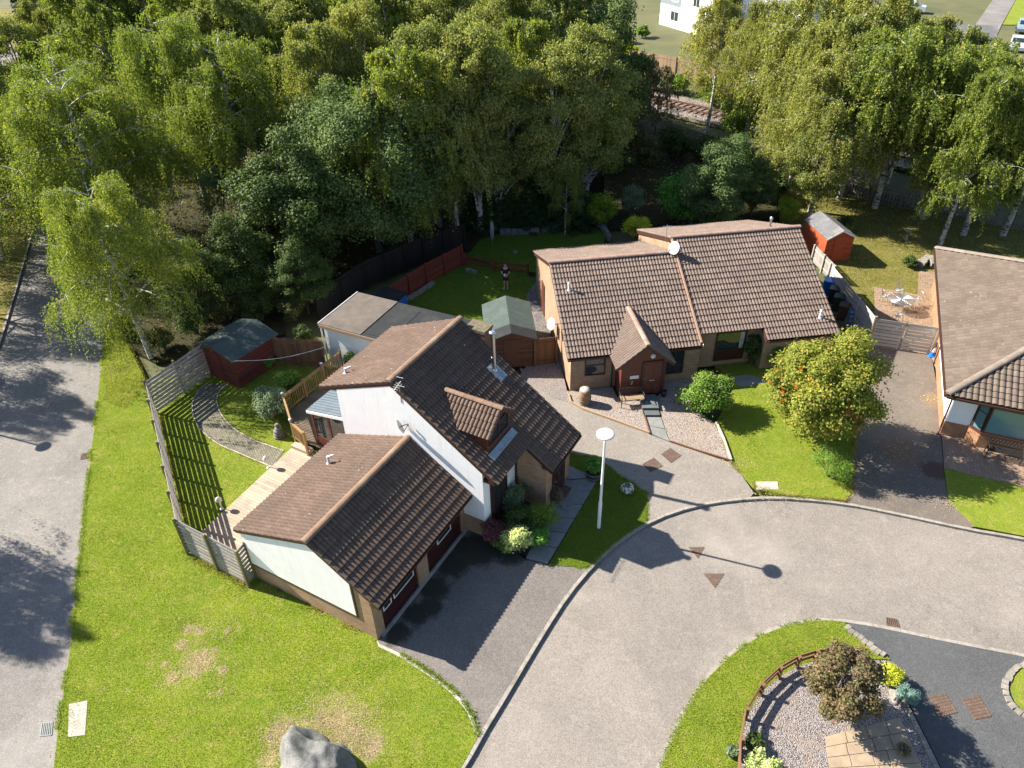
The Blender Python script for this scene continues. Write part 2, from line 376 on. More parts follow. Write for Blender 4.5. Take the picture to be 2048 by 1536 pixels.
ma['harl'] = plain('white_harling', (.7,.71,.7), (.58,.6,.6), 30, .9, (.55,.57,.57), .7, .9, bs=45)
ma['tile_a'] = m_tile('brown_roof_tile', (.105,.072,.056), (.14,.098,.076), (.085,.06,.048), (.08,.068,.042))
ma['tile_am'] = m_tile('weathered_brown_roof_tile', (.108,.073,.057), (.142,.097,.077), (.09,.063,.05), (.08,.067,.048))
ma['tile_b'] = m_tile('red_brown_roof_tile', (.15,.11,.092), (.192,.147,.124), (.125,.095,.08), (.09,.077,.06))
ma['tile_c'] = m_tile('taupe_roof_tile', (.118,.092,.075), (.158,.126,.103), (.1,.078,.064), (.08,.065,.05))
ma['ridge'] = plain('ridge_tile', (.21,.13,.088), (.15,.095,.065), 4, .9, (.22,.17,.12), 1.5, .3)
ma['ridge_b'] = plain('pinkish_ridge_tile', (.3,.19,.15), (.22,.14,.11), 4, .9, (.3,.24,.19), 1.5, .3)
ma['ridge_c'] = plain('taupe_ridge_tile', (.19,.155,.13), (.15,.122,.1), 4, .9, (.22,.19,.16), 1.5, .3)
ma['trim'] = plain('dark_brown_trim', (.06,.028,.021), (.045,.021,.016), 9, .5)
ma['verge_strip'] = plain('mortared_verge', (.32,.2,.14), (.24,.15,.105), 5, .85)
ma['porch_sheet'] = plain('blue_grey_roof_sheet', (.13,.16,.19), (.09,.115,.14), 2, .45)
ma['trim_red'] = plain('red_brown_paint', (.115,.033,.022), (.085,.026,.018), 7, .45)
ma['door_red'] = plain('maroon_door_paint', (.05,.012,.011), (.038,.01,.009), 7, .4)
ma['timber_orange'] = m_wood('orange_brown_timber', (.3,.13,.05), (.22,.09,.035))
ma['glass'] = m_glass('window_glass'); ma['glass_blue'] = m_glass('blind_window_glass', (.1,.2,.22), .12)
ma['curtain'] = plain('lace_curtain', (.5,.52,.5), (.34,.36,.35), 12, .9)
ma['white'] = plain('white_paint', (.75,.75,.74), (.68,.68,.67), 8, .5)
ma['plastic_white'] = plain('white_plastic', (.7,.7,.69), (.6,.6,.6), 9, .4)
ma['galv'] = plain('galvanised_steel', (.55,.56,.58), (.4,.42,.44), 10, .35, metal=.85)
ma['steel'] = plain('stainless_steel', (.62,.62,.63), (.5,.5,.52), 4, .22, metal=1.0)
ma['lead'] = plain('lead_flashing', (.3,.34,.38), (.2,.23,.26), 8, .5, metal=.3)
ma['mossy'] = plain('mossy_coping', (.1,.085,.05), (.16,.13,.09), 9, .95, (.05,.05,.028), 4, .5)
ma['dish'] = plain('pale_dish_paint', (.62,.6,.56), (.52,.5,.46), 7, .5)
ma['black'] = plain('black_metal', (.015,.015,.016), (.025,.025,.026), 14, .45)
ma['grey_metal'] = plain('grey_metal', (.17,.18,.19), (.12,.13,.14), 8, .5)
ma['rust'] = plain('rusty_iron', (.125,.08,.058), (.085,.055,.042), 12, .8, (.15,.11,.085), 5, .3)
ma['wood_grey'] = m_wood('weathered_grey_timber', (.38,.355,.335), (.26,.24,.225), (.33,.31,.27))
ma['wood_pale'] = m_wood('silver_grey_timber', (.42,.4,.4), (.3,.285,.29), (.34,.33,.3))
ma['wood_green'] = m_wood('treated_green_timber', (.19,.18,.09), (.14,.13,.065))
ma['wood_deck'] = m_wood('pale_decking', (.37,.305,.235), (.29,.24,.185), (.36,.315,.25))
ma['wood_deck_old'] = m_wood('old_decking', (.2,.15,.1), (.14,.105,.075))
ma['wood_rail'] = m_wood('honey_rail_timber', (.3,.2,.09), (.22,.145,.065))
ma['wood_red'] = m_wood('red_stained_timber', (.19,.05,.03), (.135,.036,.024))
ma['wood_shed_red'] = m_wood('maroon_shed_timber', (.15,.04,.03), (.11,.03,.023))
ma['wood_bright'] = m_wood('bright_red_shed_timber', (.4,.085,.032), (.32,.065,.026))
ma['wood_brown'] = m_wood('brown_shed_timber', (.16,.075,.045), (.11,.05,.032))
ma['wood_fence_br'] = m_wood('brown_fence_timber', (.2,.105,.06), (.14,.072,.042))
ma['wood_dark'] = m_wood('dark_fence_timber', (.022,.018,.016), (.015,.013,.012))
ma['wood_tan'] = m_wood('tan_fence_timber', (.32,.235,.155), (.245,.175,.115))
ma['wood_picket'] = m_wood('grey_picket_timber', (.22,.2,.18), (.15,.137,.125))
ma['barrel'] = m_wood('oak_barrel', (.28,.17,.085), (.2,.115,.06)); ma['barrel_dark'] = m_wood('dark_oak_barrel', (.05,.04,.035), (.03,.025,.022))
ma['felt_green'] = plain('green_felt', (.056,.078,.073), (.045,.063,.058), 3, .9, (.078,.098,.088), 1.1, .3, bs=60)
ma['felt_dark'] = plain('dark_felt', (.017,.019,.022), (.013,.015,.018), 3, .9, (.03,.032,.033), 1, .3, bs=60)
ma['felt_grey'] = plain('grey_felt', (.13,.13,.138), (.1,.1,.108), 3, .9, (.19,.185,.18), 1.2, .3, bs=60)
ma['roof_sheet'] = plain('old_roof_sheet', (.13,.108,.092), (.1,.083,.072), 2, .9, (.07,.06,.053), .9, .2)
ma['stone'] = plain('granite', (.2,.197,.19), (.13,.13,.127), 18, .9, (.11,.113,.1), 2.4, 1.0, bs=22, lo3=.45, hi3=.62)
ma['stone_light'] = plain('pale_stone', (.27,.245,.21), (.17,.155,.135), 5, .9, (.13,.12,.1), 2, .6, bs=8)
ma['stone_pot'] = plain('patterned_stone_pot', (.55,.53,.48), (.1,.11,.1), 9, .8, lo=.46, hi=.54)
ma['blue'] = plain('blue_plastic', (.02,.16,.55), (.015,.12,.45), 6, .4)
ma['bin_dark'] = plain('charcoal_plastic', (.03,.035,.042), (.022,.026,.03), 6, .5)
ma['bin_green'] = plain('dark_green_plastic', (.028,.06,.042), (.02,.045,.033), 6, .5)
ma['bin_brown'] = plain('brown_plastic', (.07,.035,.022), (.05,.026,.018), 6, .5)
ma['rail'] = plain('rusty_rail', (.14,.065,.035), (.1,.05,.03), 8, .6); ma['sleeper'] = plain('sleeper', (.16,.12,.1), (.11,.085,.07), 4, .9)
ma['skin'] = plain('skin', (.5,.29,.2), (.45,.26,.18), 9, .6); ma['navy'] = plain('navy_cloth', (.012,.014,.03), (.018,.02,.04), 14, .9)
ma['hair'] = plain('brown_hair', (.05,.03,.02), (.035,.022,.015), 40, .7); ma['shoe'] = plain('grey_shoe', (.25,.25,.26), (.18,.18,.19), 10, .7)
ma['bark_birch'] = m_bark('birch_bark', (.5,.48,.44), (.05,.045,.04)); ma['bark'] = m_bark('brown_bark', (.1,.075,.055), (.05,.038,.03))
ma['bark_grey'] = m_bark('grey_bark', (.17,.15,.13), (.08,.07,.06)); ma['twig'] = m_bark('twigs', (.09,.06,.045), (.05,.035,.03))
ma['l_birch'] = m_leaf('birch_leaf', [(0,(.055,.082,.02)), (.5,(.092,.118,.026)), (.94,(.145,.148,.036)), (1,(.24,.19,.03))], .42)
ma['l_olive'] = m_leaf('olive_leaf', [(0,(.06,.078,.026)), (.5,(.1,.117,.036)), (.9,(.155,.155,.05)), (1,(.21,.18,.05))], .36)
ma['l_birch_pale'] = m_leaf('pale_birch_leaf', [(0,(.075,.09,.028)), (.5,(.13,.138,.042)), (.92,(.19,.178,.056)), (1,(.25,.2,.06))], .4)
ma['l_broad'] = m_leaf('sycamore_leaf', [(0,(.034,.056,.02)), (.55,(.052,.08,.026)), (1,(.09,.112,.042))], .28)
ma['l_dark'] = m_leaf('dark_leaf', [(0,(.018,.035,.01)), (.6,(.03,.052,.014)), (1,(.06,.07,.02))], .22)
ma['l_conifer'] = m_leaf('conifer_needles', [(0,(.012,.025,.01)), (.6,(.02,.038,.014)), (1,(.035,.055,.018))], .12)
ma['l_shrub'] = m_leaf('shrub_leaf', [(0,(.045,.09,.014)), (.6,(.075,.13,.02)), (1,(.15,.17,.04))], .35)
ma['l_bright'] = m_leaf('bright_shrub_leaf', [(0,(.07,.12,.012)), (.6,(.12,.17,.016)), (1,(.24,.24,.03))], .4)
ma['l_green'] = m_leaf('glossy_shrub_leaf', [(0,(.035,.1,.014)), (.6,(.055,.14,.02)), (1,(.12,.2,.05))], .3)
ma['l_grey'] = m_leaf('grey_green_leaf', [(0,(.06,.085,.05)), (.6,(.09,.12,.07)), (1,(.16,.19,.12))], .3)
ma['l_rowan'] = m_leaf('rowan_leaf', [(0,(.065,.09,.016)), (.5,(.11,.127,.024)), (.88,(.165,.157,.038)), (1,(.22,.165,.035))], .42)
ma['berry'] = plain('rowan_berry', (.5,.1,.015), (.42,.065,.01), 4, .4)
ma['l_purple'] = m_leaf('purple_leaf', [(0,(.05,.022,.03)), (.6,(.085,.035,.045)), (1,(.2,.06,.055))], .3)
ma['l_bronze'] = m_leaf('bronze_leaf', [(0,(.05,.04,.026)), (.4,(.075,.058,.036)), (.75,(.085,.088,.034)), (1,(.15,.075,.06))], .35)
ma['l_lime'] = m_leaf('golden_leaf', [(0,(.2,.22,.02)), (.6,(.3,.3,.025)), (1,(.42,.38,.06))], .4)
ma['l_blue'] = m_leaf('blue_spruce_needle', [(0,(.05,.095,.09)), (.6,(.075,.13,.125)), (1,(.12,.18,.17))], .15)
ma['l_var'] = m_leaf('variegated_leaf', [(0,(.1,.14,.05)), (.5,(.22,.25,.1)), (1,(.45,.45,.24))], .35)
ma['l_twig'] = m_leaf('dry_twig_leaf', [(0,(.06,.05,.035)), (.6,(.09,.075,.05)), (1,(.13,.11,.07))], .25)
ma['l_heath'] = m_leaf('undergrowth_leaf', [(0,(.03,.04,.012)), (.5,(.05,.06,.018)), (.85,(.09,.08,.03)), (1,(.16,.12,.05))], .3)
ma['l_grass'] = m_leaf('grass_blade', [(0,(.085,.14,.008)), (.6,(.13,.175,.013)), (1,(.21,.205,.05))], .45, .6, 0, .3, 1.7)
ma['l_grassdry'] = m_leaf('dry_grass_blade', [(0,(.15,.15,.03)), (.6,(.24,.2,.06)), (1,(.3,.24,.1))], .4, .6, 0, .3, 1.4)
ma['l_straw'] = m_leaf('straw', [(0,(.22,.17,.1)), (.6,(.34,.27,.17)), (1,(.46,.38,.26))], .25, .7, 0, .3, 1.4)
# ------------------------------------------------------------------ the setting
def patch(name, pts, z, mat, kind='structure', depth=.3, label=None):
    mb = MB(); mb.prism([(p[0], p[1]) for p in pts], 'z', z-depth, z); o = mb.build(name, ma[mat]); o['kind'] = kind
    if label: o['label'] = label
    return o
def px(*l, z=0): return [at2(a, b, z) for a, b in l]
def strip(name, pts, wd, z0, z1, mat, side=0.5, seg=None):
    """kerb or edging laid along a line of points"""
    mb = MB(); n = len(pts); P3 = [Vector((p[0], p[1], 0)) for p in pts]
    L = []; R = []
    for i in range(n):
        d = P3[min(i+1,n-1)]-P3[max(i-1,0)]; d.normalize(); nn = Vector((-d.y, d.x, 0))
        L.append(P3[i]+nn*wd*side); R.append(P3[i]-nn*wd*(1-side))
    for i in range(n-1):
        a, b, c, d = L[i], L[i+1], R[i+1], R[i]
        if seg:
            g = (b-a).normalized()*0.006; a = a+g; d = d+g; b = b-g; c = c-g
        vs = [(q.x, q.y, z0) for q in (a,d,c,b)]+[(q.x, q.y, z1) for q in (a,d,c,b)]
        mb.add(vs, [(3,2,1,0),(4,5,6,7),(0,1,5,4),(1,2,6,5),(2,3,7,6),(3,0,4,7)])
    return mb
def resample(pts, step):
    out = [pts[0]]; acc = 0
    for a, b in zip(pts, pts[1:]):
        L = math.hypot(b[0]-a[0], b[1]-a[1]); t = step-acc
        while t <= L:
            out.append((a[0]+(b[0]-a[0])*t/L, a[1]+(b[1]-a[1])*t/L)); t += step
        acc = (acc+L) % step
    if math.hypot(out[-1][0]-pts[-1][0], out[-1][1]-pts[-1][1]) > .05: out.append(pts[-1])
    return out
g = MB(); g.add([(-900,-60,-.32),(900,-60,-.32),(900,1500,-.32),(-900,1500,-.32)], [(0,1,2,3)]); o = g.build('ground', ma['earth']); o['kind'] = 'structure'
# the close and its kerbs
kerb_out = smooth(px((905,1560),(930,1522),(955,1475),(990,1418),(1030,1352),(1078,1272),(1130,1192),(1180,1132),(1240,1077),(1300,1040),(1360,1017),(1420,1003),(1500,994),(1560,993),(1620,997),(1690,1005),(1760,1018),(1850,1037),(1940,1056),(2048,1075),(2200,1108)), 5)
kerb_in = smooth(px((1312,1560),(1345,1480),(1385,1400),(1430,1342),(1490,1291),(1560,1257),(1640,1242),(1700,1246),(1760,1256),(1850,1275),(1950,1295),(2048,1314),(2200,1348)), 5)
b0 = kerb_out[0]; b1 = kerb_in[0]
patch('road', kerb_out+kerb_in[::-1]+[(b1[0]-1.5, b1[1]-5),(b0[0]-2.5, b0[1]-5)], -.10, 'road')
lane_r = smooth(px((105,1560),(112,1500),(120,1430),(136,1330),(151,1200),(166,1060),(180,930),(193,820),(205,720),(218,640)), 4)+[(-30.5,53),(-40,71),(-53,92),(-66,109),(-90,138)]
lane_l = [(-25,2),(-25.5,12),(-26,20),(-27,27.5)]+px((0,690),(45,540),(70,450))+[(-45,70),(-58,90),(-72,107),(-98,136)]
patch('road', lane_r+[(q[0],q[1]) for q in lane_l[::-1]]+[(lane_r[0][0]+1.2, 2)], -.10, 'road_left')
k = strip('kerb', resample(kerb_out, .91), .13, -.3, .012, 'kerb', .0, True).build('kerb', ma['kerb']); k['kind'] = 'structure'
k = strip('kerb', resample(kerb_in, .91), .13, -.3, .012, 'kerb', 1.0, True).build('kerb', ma['kerb']); k['kind'] = 'structure'
k = strip('kerb', resample(lane_r, .91), .12, -.3, .0, 'kerb', .0, True).build('kerb', ma['kerb']); k['kind'] = 'structure'
k = strip('kerb', resample(lane_l, .91), .12, -.3, .02, 'kerb', 1.0, True).build('kerb', ma['kerb']); k['kind'] = 'structure'
ko = [at2(*p) for p in ((955,1475),(990,1418),(1030,1352),(1078,1272),(1130,1192),(1176,1136))]
lawn_edge = px((760,1289),(795,1305),(832,1328),(868,1352),(900,1377),(925,1402),(941,1425),(950,1447),(957,1472))
h0 = FA.w(.1, .05); h1 = FA.w(.1, 6.0)
front_lawn = [q for q in lane_r[:37]]+px((240,655),(290,760))+px((345,1040),z=2.0)[:0]+[tuple(at2(300,790))]+[at2(375,1110)]+[at2(496,1174)]+[(h1.x,h1.y),(h0.x,h0.y)]+lawn_edge+[kerb_out[5],kerb_out[2],kerb_out[0],(kerb_out[0][0]-1.5,8.5),(lane_r[0][0]+.5,8.5)]
patch('lawn', front_lawn, .02, 'lawn')
patch('path', [(h0.x,h0.y)]+lawn_edge+px((949,1466),(944,1449),(935,1428),(919,1405),(895,1381),(864,1357),(828,1333),(791,1310),(757,1294)), .032, 'slab_pale')
ga = [FA.w(.1,.1), FA.w(6.3,.1), FA.w(6.3,-1.2)]
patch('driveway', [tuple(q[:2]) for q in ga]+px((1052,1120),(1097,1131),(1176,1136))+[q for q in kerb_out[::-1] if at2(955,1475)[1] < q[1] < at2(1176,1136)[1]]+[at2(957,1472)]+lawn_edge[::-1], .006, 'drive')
patch('flower_bed', [tuple(FA.w(6.05,-.9)[:2]), tuple(FA.w(8.8,-.9)[:2]), tuple(FA.w(8.8,-2.4)[:2])]+px((1112,1018),(1056,1112),(1010,1092)), .03, 'soil')
# front path in flagstones, one slab each, with its joints
mb = MB()
pl = [at2(1052,1117), at2(1131,962)]; pr = [at2(1095,1129), at2(1197,957)]
nsl = 6
def lerp(a, b, t): return (a[0]+(b[0]-a[0])*t, a[1]+(b[1]-a[1])*t)
for i in range(nsl):
    t0 = i/nsl+.004; t1 = (i+1)/nsl-.004
    mb.prism([lerp(*pl,t0), lerp(*pr,t0), lerp(*pr,t1), lerp(*pl,t1)], 'z', -.1, .045)
q0 = px((1131,960),(1197,955),(1164,944),(1131,929)); mb.prism(q0, 'z', -.1, .041)
o = mb.build('path', ma['slab']); o['kind'] = 'structure'
lamp_lawn = px((1097,1131),(1174,1136))+[q for q in kerb_out if at2(1180,1132)[1] < q[1] < at2(1296,1041)[1] and q[0] < at2(1310,1041)[0]]+px((1294,1036),(1294,985),(1265,966),(1240,952),(1195,918),(1133,905),(1131,929),(1164,944),(1199,956))
patch('lawn', lamp_lawn, .024, 'lawn_lamp')
shared = [q for q in kerb_out if at2(1300,1040)[0] <= q[0] <= at2(1505,993)[0]]+px((1508,986),(1470,932),(1460,925),(1338,884),(1300,869),(1165,820),(1142,806),(1118,790),(1060,745),(1040,735))+[tuple(FA.w(12.5,-.5)[:2]), tuple(FA.w(9,-.5)[:2])]+px((1133,905),(1195,918),(1240,952),(1265,966),(1294,985),(1294,1036))
patch('driveway', shared, .004, 'drive_between')
patch('gravel', px((1040,752),(1070,702),(1112,690),(1136,790),(1142,806),(1108,796),(1075,775)), .018, 'gravel_grey')
patch('gravel', px((1052,590),(1075,560),(1116,690),(1112,700),(1070,690)), .016, 'gravel_blue')
bw = FB.w
patch('gravel', [tuple(bw(0,0)[:2])]+px((1142,806),(1165,819),(1230,842),(1298,867),(1283,815),(1277,794))+[tuple(bw(4.2,-.9)[:2]), tuple(bw(2.4,-.9)[:2]), tuple(bw(2.4,0)[:2])], .022, 'gravel_pink')
patch('gravel', px((1312,794),(1325,840),(1340,884),(1400,904),(1460,922),(1445,880),(1432,848),(1395,825))+[tuple(bw(7.2,.9)[:2]), tuple(bw(4.9,0)[:2]), tuple(bw(4.75,-.9)[:2])], .022, 'gravel_pink')
patch('path', px((1277,795),(1311,795),(1317,822),(1284,822)), .19, 'slate'); patch('path', px((1284.5,824),(1317,824),(1320,833),(1287,833)), .10, 'slate')
mb = MB(); s0 = [at2(1288,835), at2(1300,868)]; s1 = [at2(1321,835), at2(1339,884)]
for i in range(2): mb.prism([lerp(*s0,i/2+.01), lerp(*s1,i/2+.01), lerp(*s1,i/2+.49), lerp(*s0,i/2+.49)], 'z', -.1, .034)
o = mb.build('path', ma['slab']); o['kind'] = 'structure'
mb = strip('edging', px((1137,790),(1142,806),(1165,819),(1230,842),(1298,867)), .07, -.2, .11, '', .5); o = mb.build('edging', ma['wood_tan']); o['kind'] = 'structure'
mb = strip('edging', px((1340,884),(1400,904),(1460,922)), .06, -.2, .09, '', .5); o = mb.build('edging', ma['wood_brown']); o['kind'] = 'structure'
mb = strip('edging', px((1462,923),(1447,880),(1432,847)), .08, -.2, .14, '', .5); o = mb.build('edging', ma['slab_pale']); o['kind'] = 'structure'
mb = strip('edging', px((1300,869),(1283,815),(1278,797)), .05, -.2, .1, '', .5); o = mb.build('edging', ma['wood_brown']); o['kind'] = 'structure'
b_lawn = px((1432,847),(1447,880),(1462,924),(1475,940),(1508,972),(1545,988),(1600,994),(1650,998),(1690,1001),(1703,988),(1706,960),(1708,900),(1715,830),(1740,740),(1650,700))+[tuple(bw(10.1,.9)[:2]), tuple(bw(8.2,.9)[:2])]+px((1470,770))
patch('lawn', b_lawn, .026, 'lawn_b')
patch('path', px((1450,755),(1500,750),(1540,765),(1480,775)), .034, 'slab')
cw = FC.w
drive_c = [q for q in kerb_out if at2(1690,1003)[0] <= q[0] <= at2(1950,1056)[0]]+px((1950,1053),(1920,1025),(1897,1000),(1890,960),(1886,930),(1882,872))+[tuple(cw(.35,3)[:2]), at2(1884,655,1.75), at2(1752,636,1.75)]+px((1740,740),(1715,830),(1708,900),(1706,960),(1703,988),(1690,1001))
patch('driveway', drive_c, .003, 'drive_mossy')
pav = px((1884,872),(1888,936),(1960,954),(2048,974),(2200,1010))+[tuple(cw(9,-.4)[:2]), tuple(cw(.3,-.4)[:2])]
patch('paving', pav, .014, 'block_pink')
patch('lawn', px((1888,937),(1960,955),(2048,975),(2200,1011),(2200,1106),(2048,1073),(1950,1054),(1920,1025),(1897,1000)), .028, 'lawn_b')
# garden of the bungalow on the right: dry grass, patio, paved passage
back_c = px((1600,500),(1660,530),(1752,640))+px((1885,655))+[tuple(cw(.3,16)[:2]), (60,30), (62,45), (42,47)]+px((2012,455),(1860,425),(1740,400),(1653,376),(1560,360),(1560,440))
patch('lawn', back_c, .01, 'lawn_dry')
patch('paving', px((1748,574),(1835,590),(1838,540),(1872,545))+[tuple(cw(.4,5.0)[:2]), at2(1882,655,1.75), at2(1752,636,1.75)]+px((1750,640)), .024, 'block_pink')
# crescent garden bottom right
arc = px((1478,1560),(1480,1500),(1492,1440),(1520,1390),(1555,1357),(1590,1336),(1625,1325),(1690,1318))
cres = [q for q in kerb_in if q[0] < at2(1692,1246)[0]]+px((1692,1249),(1725,1275),(1765,1306),(1780,1320),(1690,1316))+smooth(arc[::-1],3)
patch('lawn', cres+[(kerb_in[0][0],9.6)], .03, 'lawn_b')
patch('gravel', smooth(arc,3)+px((1780,1322),(1795,1370),(1815,1420),(1850,1500),(1880,1560)), .028, 'gravel_grey')
dk = [q for q in kerb_in if q[0] > at2(1690,1246)[0]]
patch('driveway', px((1692,1249),(1735,1282),(1780,1318),(1800,1365),(1825,1420),(1860,1490),(1895,1560),(2100,1620),(2260,1600))+dk[::-1], .002, 'drive_dark')
patch('lawn', px((2052,1330),(2030,1352),(2020,1378),(2030,1405),(2060,1435),(2200,1500),(2260,1400)), .03, 'lawn_b')
mb = MB(); rr = random.Random(5)
def slabs(mb, quad, nu, nv, z, jit=.03, gap=.012):
    A0, A1, A2, A3 = [Vector((*q,0)) for q in quad]
    for j in range(nv):
        us = [0]; 
        for i in range(nu-1): us.append((i+1)/nu+rr.uniform(-.3,.3)/nu)
        us.append(1)
        for a, b in zip(us, us[1:]):
            def q(s, t): p = (A0*(1-s)+A1*s)*(1-t)+(A3*(1-s)+A2*s)*t; return (p.x, p.y)
            t0 = j/nv; t1 = (j+1)/nv; e = gap/2; e2 = gap/2
            mb.prism([q(a+e,t0+e2), q(b-e,t0+e2), q(b-e,t1-e2), q(a+e,t1-e2)], 'z', -.1, z+rr.uniform(0,.008))
slabs(mb, px((1648,1475),(1800,1435),(1855,1560),(1660,1560)), 4, 4, .045)
o = mb.build('paving', ma['slab_sand']); o['kind'] = 'structure'
mb = strip('edging', resample(px((1790,1365),(1815,1420),(1850,1490),(1885,1560)), .45), .16, -.1, .07, '', .5, True); o = mb.build('edging', ma['stone_light']); o['kind'] = 'structure'
# back garden of the white house
gpts = [at2(415,700), at2(305,780), at2(310,800), at2(375,1108), at2(496,1174)]
patch('lawn', px((300,760),(330,930),(372,1105),(490,1168))+[tuple(FA.w(.1,5.9)[:2]), tuple(FA.w(6.1,5.75)[:2]), tuple(FA.w(13,5.7)[:2])]+px((655,735),(560,690),(470,690),(400,745)), .022, 'lawn_b')
outer = px((414,769),(398,782),(389,797),(385,815),(391,844),(410,869),(439,890),(477,907),(527,928),(545,935)); inner = px((456,769),(443,779),(435,793),(435,811),(447,836),(472,861),(510,882),(540,893),(568,903))
so_, si_ = smooth(outer,4), smooth(inner,4)
patch('path', so_+si_[::-1], .036, 'block')
for s in (so_, si_):
    mb = strip('edging', resample(s,.3), .05, -.1, .06, '', .5, True); o = mb.build('edging', ma['slab_pale']); o['kind'] = 'structure'
# back lawn between the houses and the woodland
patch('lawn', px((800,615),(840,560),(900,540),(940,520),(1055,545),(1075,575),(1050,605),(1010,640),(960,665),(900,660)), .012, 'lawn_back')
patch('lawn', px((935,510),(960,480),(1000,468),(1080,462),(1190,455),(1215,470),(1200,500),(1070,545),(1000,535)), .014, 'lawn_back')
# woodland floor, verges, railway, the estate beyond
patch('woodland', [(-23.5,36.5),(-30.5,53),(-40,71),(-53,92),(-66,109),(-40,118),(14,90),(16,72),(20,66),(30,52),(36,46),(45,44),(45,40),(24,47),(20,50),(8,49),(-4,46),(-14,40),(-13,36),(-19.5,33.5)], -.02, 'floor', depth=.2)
patch('verge', [(q[0],q[1]) for q in lane_l]+[(-190,136),(-190,2)], .0, 'verge')
patch('verge', [(-66.2,109.3),(-90,138),(-60,150),(-20,130),(-38,117)], .0, 'verge')
# railway
ra = Vector((*at2(1297,196),0)); rb = Vector((*at2(2039,360),0)); rd = (rb-ra).normalized(); rn = Vector((-rd.y, rd.x, 0))
def rw(t, s, z=0): p = ra+rd*t+rn*s; return (p.x, p.y, z)
patch('ballast', [rw(-90,-3.4)[:2], rw(90,-3.4)[:2], rw(90,2.2)[:2], rw(-90,2.2)[:2]], .12, 'ballast')
mb = MB()
for i in range(-40, 100): mb.obox(rw(i*.7-8, -.75, .16), rd*.13, rn*1.25, (0,0,.06))
tag(mb.build('railway_sleepers', ma['sleeper']), 'row of timber sleepers laid in the ballast under the rails', 'sleepers')['kind'] = 'stuff'
tr = thing('railway_track', 'rusty railway track running behind the birch trees', 'railway', rw(0,-.75,.22))
for s in (0, -1.5):
    mb = MB(); a = Vector(rw(-90,s,.3))-Vector(rw(0,-.75,.22)); b = Vector(rw(90,s,.3))-Vector(rw(0,-.75,.22)); mb.beam(a,b,.07,.16); mb.build('rail', ma['rail'], tr)
# estate beyond the line
patch('estate_grass', [rw(-90,2.4)[:2], rw(120,2.4)[:2], rw(150,80)[:2], rw(-90,80)[:2]], -.05, 'earth', depth=.1)
patch('road', px((1880,130),(1930,80),(1985,0),(2010,-40),(2060,-40),(2031,0),(2003,50),(1975,110),(1900,150)), .02, 'road_left', depth=.1)
patch('lawn', px((2005,50),(2033,-2),(2120,0),(2120,52)), .06, 'lawn_b', depth=.1)
patch('driveway', [(30,96),(56,118),(52,124),(26,104)], .03, 'block_pink', depth=.1)
# ------------------------------------------------------------------ building helpers
def roof_slope(name, parent, e0, e1, r0, mats, clip=None, pitch=.17, gauge=.35, roll=.036, lip=.052, deck=True, label=None, deckpoly=None):
    """tiled roof slope: e0-e1 eave line, r0 ridge point above e0; tiles are real overlapping rolls"""
    e0, e1, r0 = Vector(e0), Vector(e1), Vector(r0)
    ex = (e1-e0); L = ex.length; ex.normalize(); ey = r0-e0; S = ey.length; ey = ey-ex*ey.dot(ex); S = ey.length; ey.normalize()
    nn = ex.cross(ey)
    if nn.z < 0: nn = -nn
    mb = MB(); nc = max(1, round(S/gauge)); gz = S/nc; npx = max(1, round(L/pitch)); pz = L/npx
    prof = [(0,-.55),(.07,.0),(.3,.75),(.5,1.0),(.7,.75),(.93,0.0)]
    def P(x, y, h): return e0+ex*x+ey*y+nn*h
    for j in range(nc):
        y0 = j*gz-.02; y1 = (j+1)*gz+.03
        run = []
        for i in range(npx+1):
            ok = i < npx and (clip is None or clip((i+.5)*pz, (j+.5)*gz))
            if ok: run.append(i)
            if (not ok) and run:
                a, b = run[0], run[-1]
                xs = []; hs = []
                for c in range(a, b+1):
                    for (t, h) in prof: xs.append((c+t)*pz); hs.append(h*roll)
                xs.append((b+1)*pz); hs.append(-.55*roll)
                n = len(xs); vs = []
                for (y, base) in ((y0,-.005),(y0,lip),(y1,.004)):
                    for x, h in zip(xs, hs): vs.append(P(x, y, base+(h if base > -.001 or True else 0)))
                fs = []; uv = []
                for r_ in (0,1):
                    for q in range(n-1):
                        fs.append((r_*n+q, r_*n+q+1, (r_+1)*n+q+1, (r_+1)*n+q))
                        ti = (xs[q]+1e-4)/pz
                        uv.append([(math.floor(ti)+.2,j+.2),(math.floor(ti)+.8,j+.2),(math.floor(ti)+.8,j+.8),(math.floor(ti)+.2,j+.8)])
                mb.add(vs, fs, 0, uv, smooth=False)
                run = []
    for poly in (deckpoly or [[(0,0),(L,0),(L,S),(0,S)]]):
        n = len(poly); vs = [P(x,y,-.012) for x, y in poly]+[P(x,y,-.10) for x, y in poly]
        mb.add(vs, [tuple(range(n)), tuple(range(n,2*n))[::-1]]+[(i,n+i,n+(i+1)%n,(i+1)%n) for i in range(n)], 1)
    return mb.build(name, mats, parent, label)
def ridge_caps(name, parent, a, b, mat, r=.125, step=.42, flat=.75):
    a, b = Vector(a), Vector(b); d = b-a; L = d.length; d.normalize(); side = d.cross(Vector((0,0,1))).normalized(); up = side.cross(d)
    mb = MB(); n = max(1, round(L/step))
    for i in range(n):
        p0 = a+d*(L*i/n-.02); p1 = a+d*(L*(i+1)/n+.01); vs = []
        for p, rr_ in ((p0, r*1.06), (p1, r)):
            for k in range(9):
                t = math.pi*k/8; vs.append(p+side*math.cos(t)*rr_*1.15+up*(math.sin(t)*rr_*flat+.012))
        mb.add(vs, [(k,k+1,9+k+1,9+k) for k in range(8)], 0, smooth=True)
        mb.add(vs[:9], [tuple(range(9))]); mb.add(vs[9:], [tuple(range(9))[::-1]])
    return mb.build(name, mat, parent)
